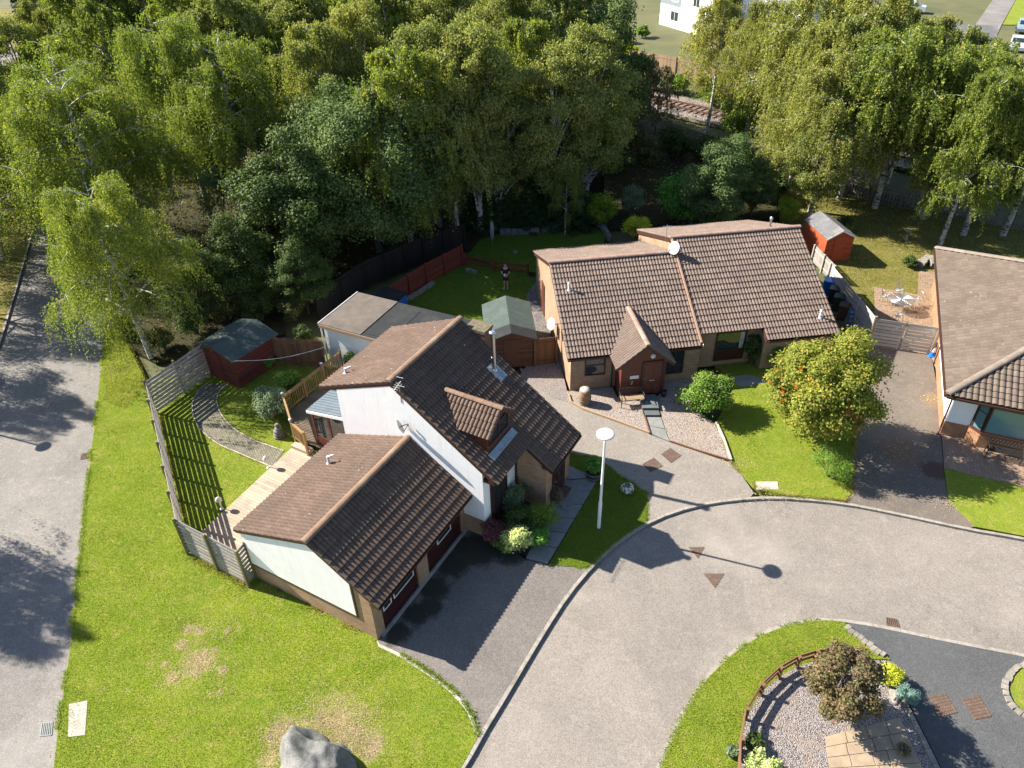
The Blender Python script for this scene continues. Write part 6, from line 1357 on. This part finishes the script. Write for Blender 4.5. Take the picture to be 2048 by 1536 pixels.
# the lane birches on the left
tree('birch_big', None, 11.0, 'large weeping birch with a leaning pale trunk beside the lane and the slatted fence', base=at2(300,714), rz=2.6)
tree('birch_big2', None, 13, 'weeping birch at the lane edge in front of the bend, left of the leaning birch', base=(-28.6,49), rs=1.15, rz=3.3)
tree('birch_big2', (95,120), 13, 'weeping birch with yellowing leaves hanging over the lane at the left edge', rs=1.15)
tree('birch_big2', (300,-10), 15, 'tall weeping birch with a bare pale branch rising from its crown, left of the wood', rz=1.0)
tree('birch_big', (405,40), 14, 'broad weeping birch at the left end of the wood, next to the grey willow', rz=4.4)
tree('birch_big', (190,-90), 15, 'tall birch at the top left behind the lane bend', rz=5.4)
tree('birch_b', (60,-40), 13, 'birch beside the straw-coloured verge at the top left corner')
tree('tall_spruce', (15,-60), 13, 'dark conifer in the top left corner above the dry verge')
tree('grey_willow', (440,185), 9.5, 'grey-green willow with silvery leaves between the lane birches and the sycamore')
tree('birch_a', (500,60), 12, 'green birch left of the dark conifer in the wood')
tree('tall_spruce', (552,5), 12, 'dark conifer standing in the gap of the wood left of the pale birches', rs=.8)
tree('dark_broad', (540,250), 10, 'dark green tree behind the brownish drooping tree')
tree('brownish', (525,285), 8, 'brownish grey drooping tree in front of the wood, left of the sycamore')
tree('dark_broad', (455,420), 6, 'dark green bushy tree behind the maroon shed', rz=.5)
tree('dark_broad', (585,470), 5, 'low dark tree between the maroon shed and the old white garage', rz=1.5)
tree('dark_broad', (360,470), 5.5, 'dark green bushy tree between the leaning birch and the maroon shed', rz=2.5)
tree('sycamore', None, 12.2, 'large dark green sycamore spreading over the garden fence behind the houses', base=(-8.9,46.2))
tree('broad_a', None, 8.5, 'dark green tree merging with the right side of the sycamore', base=(-4.4,49.5), rs=1.0)
W1 = 'yellow-green birch in the dense wood behind the sycamore'; G1 = 'birches in the dense wood'
for (t, h, k) in (((625,5),14,'birch_p'),((700,-35),15,'olive_b'),((655,110),11,'olive'),((775,55),14,'birch_a'),((840,-10),15,'olive'),((885,75),13,'birch_q'),((935,-5),15,'olive_b'),((985,60),13,'olive'),((1050,0),14,'birch_a'),((1110,55),13,'olive'),((1000,150),10,'birch_a'),((860,165),10,'birch_b'),((580,-70),15,'olive'),((760,-80),15,'birch_a'),((1000,-70),15,'olive_b'),((880,-90),15,'olive'),((480,-80),15,'birch_a'),((1120,-60),14,'birch_q')):
    tree(k, t, h, W1, G1, rs=rt.uniform(.9,1.15))
tree('olive', (1185,5), 14, 'dark green birch at the right end of the wood, left of the bare trees', rs=1.05)
tree('birch_p', (1150,140), 8.5, 'small pale birch in front of the right end of the wood')
tree('grey_willow', (1010,195), 8, 'grey-green bushy tree in the shadow right of the sycamore', rs=.9)
tree('broad_a', (1075,250), 6.5, 'dark bushy tree above the dark conifer hedge', rs=.9)
tree('birch_a', (1135,300), 6, 'slim dark birch with a white trunk behind the conifer hedge', rs=.7)
for i, (x, y) in enumerate(((960,385),(1010,380),(1060,378),(1110,376),(1150,372))):
    tree('spruce', None, 3.9+.3*(i%2), 'dark conifer in the row of conifers behind the shaded upper lawn', 'row of dark conifers', base=at2(x,452-6*(i%2)), rs=1.1)
tree('broad_a', (1235,-20), 13, 'green tree left of the pale estate house', rs=.9)
tree('twiggy', (1290,105), 8, 'nearly bare dark tree in front of the tan fence')
tree('twiggy', None, 7, 'bare dark tree leaning beside the railway track, left of the rails', base=at2(1247,272))
tree('twiggy', None, 6.5, 'bare forked tree standing against the railway ballast', base=at2(1312,268), rz=2)
tree('birch_q', None, 12.5, 'pale weeping birch standing alone by the railway in front of the white estate house', base=at2(1413,262), rs=1.05)
tree('birch_q', (1545,-30), 13, 'pale birch behind the weeping birch, near the grey-blue cladding', rs=.9)
tree('birch_p', None, 11.2, 'large yellow-green weeping birch behind the bright red shed', base=at2(1618,25,11.5), rs=1.2, rz=1.2)
tree('birch_p', (1660,5), 13, 'yellow-green birch right behind the large weeping birch', rs=1.0)
tree('birch_r', None, 13.5, 'birch with a slim pale trunk left of the two leaning trunks', base=at2(1745,417), rz=.3, rs=1.3)
tree('birch_r', None, 12.5, 'birch with the thickest leaning mottled trunk by the picket fence', base=at2(1832,428), rz=.2, rs=1.3)
tree('birch_r', None, 12.5, 'birch with a leaning pale trunk right of the thickest trunk by the picket fence', base=at2(1882,420), rz=.4, rs=1.3)
tree('birch_r', None, 12, 'birch with a grey trunk at the right edge in front of the picket fence', base=at2(2002,472), rz=.6, rs=1.3)
for (t, h, k, lb) in (((1800,-10),13,'birch_b','dark green birch between the far houses and the picket fence'),((1880,0),13,'birch_q','sparse grey-green birch in front of the far street'),((1945,20),12,'birch_b','dark birch above the leaning trunks near the right edge'),((2020,110),12,'birch_a','dark birch left of the tall birch at the right edge'),((1725,0),13,'birch_a','green birch beside the yellow-green weeping birches'),((1840,30),12,'birch_b','dark green birch just behind the picket fence')):
    tree(k, t, h, lb, rs=rt.uniform(.9,1.1))
tree('birch_big', None, 10, 'birch on the far side of the lane at the left, mostly outside the view', base=(-27.6,20.6), rs=.85, rz=1)
tree('birch_big2', None, 12, 'birch left of the lane opposite the leaning birch', base=(-36,40.5), rs=.95, rz=2)
tree('birch_big', None, 11, 'birch at the left of the lane beyond the second lamp', base=(-34.8,33.5), rs=.85, rz=3)
tree('birch_big2', None, 11, 'weeping birch on the far side of the lane overhanging it', base=(-34.6,46.5), rs=1.3, rz=1)
tree('birch_big2', None, 12.5, 'birch across the lane at the left edge, behind the hanging branches', base=(-40.5,52), rs=1.25, rz=4)
tree('birch_big', None, 13, 'broad birch left of the lane before the bend', base=(-43.5,61), rs=1.3, rz=5)
tree('birch_a', None, 13, 'birch left of the lane near the dry verge', base=(-50,71), rs=1.4, rz=1)
tree('olive', None, 12, 'rounded olive tree right of the lane near the bend', base=(-43,70), rs=1.2, rz=2)
for (t, h, k) in (((1770,-60),15,'birch_q'),((1720,-20),14,'birch_b'),((1660,-70),15,'birch_q'),((1700,70),12,'birch_p'),((1780,20),13,'birch_a')):
    tree(k, t, h, 'green birch at the back of the belt beyond the bright red shed', 'birches at the back of the belt', rs=1.1)
for (t, h, k) in (((150,-100),16,'birch_a'),((260,-110),16,'birch_b'),((360,-100),16,'birch_a'),((430,-60),15,'birch_b'),((1070,-110),16,'birch_b'),((680,-120),16,'birch_a'),((1180,-90),15,'birch_a'),((560,-40),14,'birch_a'),((350,-160),17,'birch_b'),((480,-160),17,'birch_a'),((620,-160),17,'birch_b'),((760,-160),17,'birch_a'),((900,-170),17,'birch_b'),((1040,-170),17,'birch_a')):
    tree(k, t, h, W1, G1, rs=1.25)

for (t, h, k, lb) in (((1478,265),6,'broad_a','green tree between the lone pale birch and the large weeping birch'),((1440,285),6.5,'broad_a','dark green tree in front of the lone pale birch'),((1525,310),4.5,'broad_a','dark green tree left of the large weeping birch'),((1955,140),10,'olive','olive tree above the picket fence at the right'),((2062,95),12,'birch_a','tall birch at the right edge below the parked cars'),((1950,110),11,'birch_b','lower green birch behind the leaning trunks'),((1680,180),9,'olive','rounded olive tree behind the railway fence right of the weeping birch')):
    tree(k, t, h, lb, rs=1.15)
# shrubs: foliage on a few stems
def shrub(name, label, p, r, h, mat, n=6000, leaf=.09, seed=1, ncl=22, cr=.36, low=.05, group=None, asp=.7, droop=0, cat='shrub', shell=.5):
    rg = np.random.default_rng(seed); d = unit(rg.normal(0,1,(ncl,3))); f = rg.uniform(.2,1,ncl)**.5; C_ = d*f[:,None]*np.array([r*.7,r*.7,h*.36]); C_[:,2] += h*(.52+low*.5)
    R_ = min(r,h*.6)*cr*rg.uniform(.7,1.2,ncl); me = clumps_leaves(rg, C_, R_, n, leaf, mat, 'foliage', droop, asp, shell); mb = MB()
    for i in range(7): q = Vector(tuple(C_[i])); mb.tube([(q.x*.08,q.y*.08,0),(q.x*.45,q.y*.45,q.z*.55),tuple(q)],[.03*h,.02*h,.008],5)
    return as_tree(name, (mb, me), label, p, 0, 1.0, 'bark', group, ('stem','foliage'), cat)
g_ = lambda x, y: at(x, y, 0)
shrub('garden_shrub', 'large grey-green shrub beside the deck balustrade', g_(548,835), .95, 1.9, 'l_grey', 11000, .075, 1)
shrub('garden_shrub', 'dark green shrub behind the grey-green one against the deck', g_(585,795), .8, 1.7, 'l_shrub', 7000, .08, 2)
shrub('garden_shrub', 'small shrub against the maroon shed wall', g_(540,735), .45, .9, 'l_green', 2500, .08, 3)
shrub('potted_shrub', 'small shrub growing in the dark pot on the deck', Vector(FA.w(12.3,10.9,DZ+.4)), .4, .7, 'l_dark', 2200, .07, 4)
# bed in front of the white house
bed = (((1018,975),.75,1.75,'l_dark','tall dark green shrub against the brick entrance wall',.08),((1075,985),.7,1.5,'l_grey','grey-green shrub under the entrance wall',.07),((1025,1022),.55,1.2,'l_grey','blue-grey shrub in the middle of the front bed',.06),((1042,1062),.8,1.1,'l_dark','dark green spreading shrub in the front bed',.07),((1088,1052),.62,1.25,'l_shrub','rounded dense green shrub beside the front path',.045),((1035,1100),.6,.95,'l_var','cream and yellow variegated shrub catching the sun in the front bed',.08),((1075,1090),.5,.7,'l_green','low green shrub at the end of the front path',.08),((1008,1098),.45,.6,'l_shrub','low green shrub at the garage end of the bed',.08),((1112,1005),.3,.75,'l_twig','small dry looking shrub by the doorstep',.05))
for i, (q, r_, h_, m_, lb, lf) in enumerate(bed): shrub('bed_shrub', lb, g_(*q), r_*1.15, h_*1.2, m_, 6500, lf, 20+i)
mp_ = as_tree('maple_shrub', (lambda rg: (MB().tube([(0,0,0),(.05,0,.4),(.1,.05,.8)],[.03,.02,.01],6), clumps_leaves(rg, np.array([[math.cos(a)*.45*s_,math.sin(a)*.45*s_,.55+.45*z_] for a,s_,z_ in zip(rg.uniform(0,6.3,16),rg.uniform(.2,1.2,16),rg.uniform(0,1,16))]), rg.uniform(.15,.3,16), 4200, .1, 'l_purple','foliage',.4,.35)))(np.random.default_rng(40)), 'purple-leaved maple shrub at the white corner of the house', g_(990,1085), 0, 1, 'bark', None, ('stem','foliage'), 'shrub')
shrub('potted_plant', 'leafy green plant in the half barrel planter', at(1187,954,.03)+Z3*.3, .42, .85, 'l_green', 2600, .12, 50, asp=.45)
shrub('potted_plant', 'tuft of grey leaves in the patterned stone pot', at(1254,984,.03)+Z3*.32, .14, .25, 'l_grey', 500, .06, 51)
shrub('potted_plant', 'yellow flowering plant in the grey trough', at(1358,806)+Z3*.12, .22, .24, 'l_lime', 700, .05, 52)
# front of the brick pair
shrub('flowering_shrub', 'rounded green shrub with pale flower heads in front of the brick bungalow window', g_(1412,822), 1.35, 2.1, 'l_shrub', 20000, .1, 60, 30, cr=.33)
fl_ = bpy.data.objects['flowering_shrub']; rg = np.random.default_rng(63); mb = MB()
for i in range(26):
    a = rg.uniform(0,6.28); f_ = rg.uniform(.3,1.1); z_ = 1.9-.75*f_**2+rg.uniform(-.1,.12)
    for k in range(9): mb.lathe([(.003,-.02),(.035,0),(.003,.03)],6,(f_*math.cos(a)+rg.normal(0,.06),f_*math.sin(a)+rg.normal(0,.06),z_+rg.normal(0,.03)))
mb.build('flower_heads', ma['slab_pale'], fl_)
shrub('wall_climber', 'dark climber on the brick wall right of the picture window', FB.w(10.05,.7,0), .62, 2.1, 'l_dark', 6000, .07, 61, 20)
shrub('wall_climber', 'green shrub at the foot of the projecting brick wall behind the rowan', FB.w(11.2,-.1,0), .7, 1.5, 'l_shrub', 5000, .07, 62)
rb_ = at(1657,768,3.2); rw_h = 6.2
rp = broad(71,6.1,2.75,46000,.12,'l_rowan',low=.06,ncl=110,cr=.2,trunk=.015); row = as_tree('rowan_tree', rp, 'rowan tree covered in orange berries and yellowing leaves on the lawn', (rb_.x,rb_.y,0), .4, 1, 'bark_grey')
rg = np.random.default_rng(72); d = unit(rg.normal(0,1,(85,3))); d[:,2] = np.abs(d[:,2])*.9-.25; mb = MB()
for q in d:
    c_ = np.array([0,0,3.3])+q*np.array([2.5,2.5,2.5])*rg.uniform(.8,1.02)
    for k in range(7): o_ = c_+rg.normal(0,.045,3); s_ = .03; mb.add([o_+np.array(e)*s_ for e in ((1,0,0),(-1,0,0),(0,1,0),(0,-1,0),(0,0,1),(0,0,-1))],[(0,2,4),(2,1,4),(1,3,4),(3,0,4),(2,0,5),(1,2,5),(3,1,5),(0,3,5)])
mb.build('berries', ma['berry'], row)['kind'] = 'stuff'
shrub('conifer_shrub', 'rounded dark green conifer bush under the rowan', g_(1660,955), 1.05, 1.6, 'l_shrub', 11000, .06, 73, 26, asp=.4)
shrub('garden_shrub', 'low dark shrub on the dry lawn left of the rockery', g_(1815,535), .55, .8, 'l_dark', 3000, .07, 74)
shrub('garden_shrub', 'dark shrub right behind the bright red shed', g_(1690,462), 1.0, .9, 'l_dark', 4000, .09, 75)
shrub('feathery_shrub', 'bright green feathery shrub between the brick pair and the bright red shed', g_(1570,448), 1.1, 2.2, 'l_bright', 9000, .14, 76, asp=.25)
shrub('garden_shrub', 'bright yellow-green shrub at the end of the upper back lawn', g_(1205,455), 1.15, 2.4, 'l_bright', 9000, .11, 77)
shrub('garden_shrub', 'grey-green shrub between the bright shrubs behind the brick pair', g_(1262,440), 1.1, 2.6, 'l_grey', 9000, .1, 78)
shrub('garden_shrub', 'pale yellow-green shrub against the back of the brick pair', g_(1272,478), 1.1, 1.7, 'l_lime', 7000, .1, 79)
shrub('round_shrub', 'large rounded glossy green shrub left of the rotary dryer', g_(1358,440), 1.9, 3.3, 'l_green', 16000, .16, 80, 36)
shrub('garden_shrub', 'green shrub behind the bright yellow-green one', g_(1190,430), 1.0, 1.8, 'l_green', 6000, .11, 81)
und = 'dark shrub in the tangle below the railway'
for i, (q, r_, h_, m_) in enumerate((((1230,345),1.8,2.2,'l_dark'),((1290,330),1.8,2.0,'l_heath'),((1345,315),2.0,2.6,'l_dark'),((1400,330),2.0,2.8,'l_dark'),((1455,345),2.0,3.2,'l_shrub'),((1500,380),1.6,2.4,'l_dark'),((1440,390),1.5,2.0,'l_dark'),((1260,290),1.6,1.8,'l_heath'),((1540,400),1.4,2.2,'l_dark'))):
    shrub('wild_shrub', und, g_(*q), r_, h_, m_, 6000, .16, 90+i, group='wild shrubs below the railway')
for i, (q, r_, h_, m_, lb) in enumerate((((1470,290),2.0,4.5,'l_shrub','yellow-green bushy tree between the lone birch and the large weeping birch'),((1425,215),1.8,2.6,'l_shrub','green shrub at the foot of the lone pale birch'),((1350,185),1.8,2.0,'l_shrub','green bushes between the tan fence and the rails'),((1290,180),1.6,2.2,'l_grey','grey-green bushes left of the blue slide'),((1500,180),2.2,3.2,'l_shrub','green shrubs behind the rails near the pale house'))):
    shrub('wild_shrub', lb, g_(*q), r_, h_, m_, 7000, .17, 110+i)
for i, (q, r_, h_) in enumerate((((330,700),1.1,1.5),((395,665),1.3,1.8),((450,640),1.3,2.0),((525,640),1.2,1.8),((590,640),1.0,1.5),((610,680),.7,1.0))):
    shrub('wild_shrub', 'dark undergrowth shrub behind the slatted fence and maroon shed', g_(*q), r_, h_, 'l_dark' if i%2 else 'l_heath', 4500, .1, 120+i, group='undergrowth shrubs along the garden fence')
# crescent garden
bt_ = broad(81,3.2,1.3,17000,.085,'l_bronze',low=.2,ncl=60,cr=.22,trunk=.02); bq_ = at(1655,1436); as_tree('bronze_tree', bt_, 'small bronze and pink leaved tree on the gravel of the crescent garden', (bq_.x+.12,bq_.y+.1,0), 1.0, 1, 'bark_grey')
shrub('golden_shrub', 'bright golden shrub behind the bronze tree', g_(1775,1362), .42, .8, 'l_lime', 6000, .05, 82, 24)
shrub('blue_spruce', 'rounded blue-green dwarf spruce beside the dark drive', g_(1808,1398), .42, .62, 'l_blue', 6000, .055, 83, 26, asp=.3)
shrub('garden_shrub', 'dark green shrub inside the curved rail fence', g_(1505,1490), .42, .55, 'l_dark', 3200, .06, 84)
shrub('variegated_shrub', 'pale variegated shrub at the bottom edge of the crescent garden', g_(1520,1548), .6, .75, 'l_var', 5200, .075, 85)
shrub('variegated_shrub', 'small grey-white shrub against the bottom of the curved rail fence', g_(1463,1510), .25, .4, 'l_grey', 1500, .06, 86)
shrub('garden_shrub', 'small brown-green tuft on the sandstone slabs', g_(1805,1505), .22, .35, 'l_twig', 1200, .07, 87)

# ------------------------------------------------------------------ grass blades and undergrowth
def tri_sample(poly, n, rg):
    P_ = np.array(poly); lo = P_.min(0); hi = P_.max(0); out = []
    tot = 0
    x0, y0 = P_[:,0], P_[:,1]; x1, y1 = np.roll(x0,-1), np.roll(y0,-1)
    while tot < n:
        q = rg.uniform(lo, hi, (n,2)); ins = np.zeros(len(q), bool)
        for a,b,c,d in zip(x0,y0,x1,y1):
            if b == d: continue
            k = ((b > q[:,1]) != (d > q[:,1])) & (q[:,0] < (c-a)*(q[:,1]-b)/(d-b)+a); ins ^= k
        q = q[ins]; out.append(q); tot += len(q)
    return np.concatenate(out)[:n]
def vnoise(q, s, seed):
    v = 0
    for k in range(5):
        rr_ = np.random.default_rng(seed*10+k); a = rr_.uniform(0,6.28,3); f = s*rr_.uniform(.6,1.7,3)
        v = v+np.sin((q[:,0]*np.cos(a[0])+q[:,1]*np.sin(a[0]))*f[0]+a[1])*np.sin((q[:,0]*np.cos(a[2])+q[:,1]*np.sin(a[2]))*f[1]+a[0])
    return v/5
def grass(label, poly, n, z, mat, hgt=.05, wd=.014, seed=1, thin=None, lay=.7, name='grass', cat='grass'):
    rg = np.random.default_rng(seed); q = tri_sample(poly, n, rg)
    if thin is not None: q = thin(q, rg)
    n = len(q); h = hgt*rg.uniform(.5,1.35,n)*(1+.45*vnoise(q,2.2,seed)); c = np.concatenate([q,np.full((n,1),z)],1); t = np.stack([rg.normal(0,lay,n),rg.normal(0,lay,n),np.ones(n)],1); t = unit(t)*h[:,None]; a = rg.uniform(0,6.283,n); s = np.stack([np.cos(a),np.sin(a),0*a],1)*wd*rg.uniform(.6,1.3,(n,1))
    v = np.stack([c-s,c+s,c+t],1); me = fast_mesh(name, v.reshape(-1,3), n, 3, ma[mat]); o = link(name, me); tag(o, label, cat); o['kind'] = 'stuff'; return o
def sub(pts): return [(p[0],p[1]) for p in pts]
grass('short mown grass of the front lawn', sub(front_lawn), 330000, .015, 'l_grass', .042, .0095, 1)
grass('short grass of the small lamp lawn', sub(lamp_lawn), 26000, .02, 'l_grass', .04, .011, 2)
grass('mown grass of the rowan lawn', sub(b_lawn), 60000, .02, 'l_grass', .045, .011, 3)
grass('mown grass of the crescent lawn', sub(cres+[(kerb_in[0][0],9.6)]), 34000, .025, 'l_grass', .045, .011, 4)
grass('dry grass tufts of the bungalow garden', sub(back_c), 30000, .005, 'l_grassdry', .1, .03, 5)
def near(q, c, r, rg):
    d = np.hypot(q[:,0]-c[0], q[:,1]-c[1]); return q[d < r*(1+.35*rg.normal(0,1,len(q)))]
def straw_filter(q, rg):
    cs_ = [(at2(365,1290),.14),(at2(330,1330),.1),(at2(430,1300),.08),(at2(440,1385),.07),(at2(378,1258),.14),(at2(395,1325),.38),(at2(345,1355),.16),(at2(400,1262),.14),(at2(455,1260),.09),(at2(445,1340),.12),(at2(660,1470),.9),(at2(565,1470),.4),(at2(735,1490),.38)]
    k = np.zeros(len(q),bool); nz = vnoise(q,9,3)
    for c,r in cs_: k |= np.hypot(q[:,0]-c[0],q[:,1]-c[1]) < r*(1.0+1.3*nz+.25*rg.normal(0,1,len(q)))
    far = np.min([np.hypot(q[:,0]-c[0],q[:,1]-c[1])-1.7*r for c,r in cs_],axis=0); k |= (far < .45) & (rg.uniform(0,1,len(q)) < .07)
    return q[k]
for q, r_, h_, m_, lb in (((1262,118),1.2,1.8,'l_lime','yellow-green shrub left of the white estate house in front of the tan fence'),((1285,75),1.3,1.5,'l_shrub','green shrub on the estate lawn beside the white house'),((1240,85),1.5,2.0,'l_dark','dark shrub at the end of the tan estate fence')):
    shrub('wild_shrub', lb, g_(*q), r_, h_, m_, 4000, .2, int(q[0]))
grass('loose dry straw and thatch on the front lawn', [(at2(300,1230)[0],at2(300,1230)[1]),at2(520,1200),at2(800,1380),at2(800,1530),at2(480,1550),at2(290,1400)], 130000, .03, 'l_straw', .06, .007, 6, straw_filter, 2.2, 'straw', 'straw')
vp = [q for q in lane_r[28:37]]+[at2(240,655),at2(290,760),at2(215,800)]
grass('rough yellowing grass at the foot of the leaning birch', sub([at2(208,700),at2(222,640),at2(262,690),at2(300,770),at2(250,820),at2(205,800)]), 5200, .02, 'l_grassdry', .085, .014, 7)
grass('short grass of the fenced garden', sub([at2(310,780),at2(330,930),at2(372,1100),at2(430,1060),at2(560,900),at2(620,740),at2(540,720),at2(410,760)]), 52000, .02, 'l_grass', .04, .01, 8, lambda q, rg: q[[not ((Vector((x,y,0))-FA.o).dot(FA.v) < 9.7) for x,y in q]])
wood_poly = [(-23.5,36.5),(-30,52),(-39,70),(-50,88),(-62,108),(-40,116),(13,88),(15,72),(20,62),(24,56),(22,52),(14,50),(8,52),(-2,52),(-6,45),(-13,39.5),(-19,35)]
rg = np.random.default_rng(9); q = tri_sample(wood_poly, 26000, rg); q = q[vnoise(q,.8,4) > -.15]; n = len(q)
c = np.concatenate([q,(rg.gamma(1.6,.22,n)*(1+vnoise(q,1.1,6)))[:,None]],1)
me = leaf_mesh('undergrowth', c, .2, .13, rg.normal(0,1,(n,3)), rg.normal(0,.6,(n,3))+np.array([0,0,1.]), ma['l_heath'], rg); o = tag(link('undergrowth', me), 'low tangled undergrowth on the woodland floor', 'undergrowth'); o['kind'] = 'stuff'
q = np.concatenate([np.stack([rg.uniform(-60,60,5000), rg.choice([-1,1],5000)*rg.uniform(2.9,5.0,5000)],1)]); n = len(q); wq = np.array([rw(a,b-.6) for a,b in q]); wq[:,2] = rg.gamma(1.5,.18,n)
me = leaf_mesh('line_side_weeds', wq, .22, .12, rg.normal(0,1,(n,3)), rg.normal(0,.6,(n,3))+np.array([0,0,1.]), ma['l_shrub'], rg); o = tag(link('weeds', me), 'weeds growing along both edges of the railway ballast', 'weeds'); o['kind'] = 'stuff'
# fallen leaves gathered along the kerbs and on the drive
rg = np.random.default_rng(10); L_ = []
for (x, y, n_, s_) in ((1480,925,160,.5),(1540,990,160,.7),(1400,885,60,.6),(1870,800,160,.5),(1800,905,180,.9),(1900,1010,60,.4),(1250,975,30,.5),(225,745,120,.8),(1760,950,160,.9)):
    p = at(x,y); L_.append(np.stack([p.x+rg.normal(0,s_,n_),p.y+rg.normal(0,s_*.5,n_),np.full(n_,.035)],1))
c = np.concatenate(L_); n = len(c); me = leaf_mesh('fallen_leaves', c, .05, .035, rg.normal(0,1,(n,3))*[1,1,.15], rg.normal(0,.2,(n,3))+np.array([0,0,1.]), ma['l_straw'], rg); o = tag(link('fallen_leaves', me), 'small dry leaves scattered over the drives and kerb edges', 'leaves'); o['kind'] = 'stuff'

# ragged grass where the turf meets kerbs, paths and walls
def edge_grass(label, pts, per_m, mat, z=.0, spread=.07, hgt=.09, seed=1, off=0.0):
    rg = np.random.default_rng(seed); P_ = np.array([(p[0],p[1]) for p in pts]); d = P_[1:]-P_[:-1]; L = np.linalg.norm(d,axis=1); n = int(L.sum()*per_m); k = rg.choice(len(L), n, p=L/L.sum()); t = rg.uniform(0,1,(n,1))
    nn_ = np.stack([-d[:,1],d[:,0]],1)/np.maximum(L,1e-6)[:,None]; q = P_[k]+d[k]*t+nn_[k]*(off+rg.normal(0,spread,(n,1))); q = q[vnoise(q,2.7,seed+3)+.5*vnoise(q,.7,seed) > -.12]; n = len(q)
    h = hgt*rg.gamma(4,.25,n); c = np.concatenate([q,np.full((n,1),z)],1); tt = unit(np.stack([rg.normal(0,.9,n),rg.normal(0,.9,n),np.ones(n)],1))*h[:,None]; a = rg.uniform(0,6.283,n); s_ = np.stack([np.cos(a),np.sin(a),0*a],1)*.012
    me = fast_mesh('edge_grass', np.stack([c-s_,c+s_,c+tt],1).reshape(-1,3), n, 3, ma[mat]); o = tag(link('edge_grass', me), label, 'grass'); o['kind'] = 'stuff'
edge_grass('ragged grass along the lane kerb of the front lawn', lane_r[:37], 420, 'l_grass', .0, .05, .09, 21, .03)
edge_grass('ragged grass between the front lawn and the driveway', [(h0.x,h0.y)]+lawn_edge, 420, 'l_grass', .02, .06, .1, 22)
edge_grass('weeds and grass growing along the kerb of the close', kerb_out[14:], 160, 'l_grassdry', -.09, .05, .07, 23, -.03)
edge_grass('ragged grass along the crescent lawn kerb', [q for q in kerb_in if q[0] < at2(1692,1246)[0]], 300, 'l_grass', .0, .05, .08, 24, .05)
edge_grass('ragged grass around the rowan lawn', b_lawn[:20], 350, 'l_grassdry', .01, .06, .09, 25)
edge_grass('ragged grass around the lamp lawn', lamp_lawn, 260, 'l_grass', .01, .05, .07, 26)
edge_grass('grass at the foot of the slatted fence and garage wall', [fB_, fC, fD, (h1.x,h1.y), (h0.x,h0.y)], 300, 'l_grassdry', .02, .12, .14, 27)
edge_grass('grass along the edges of the block path', so_, 200, 'l_grassdry', .02, .05, .07, 28); edge_grass('grass along the inner edge of the block path', si_, 200, 'l_grassdry', .02, .05, .07, 29)
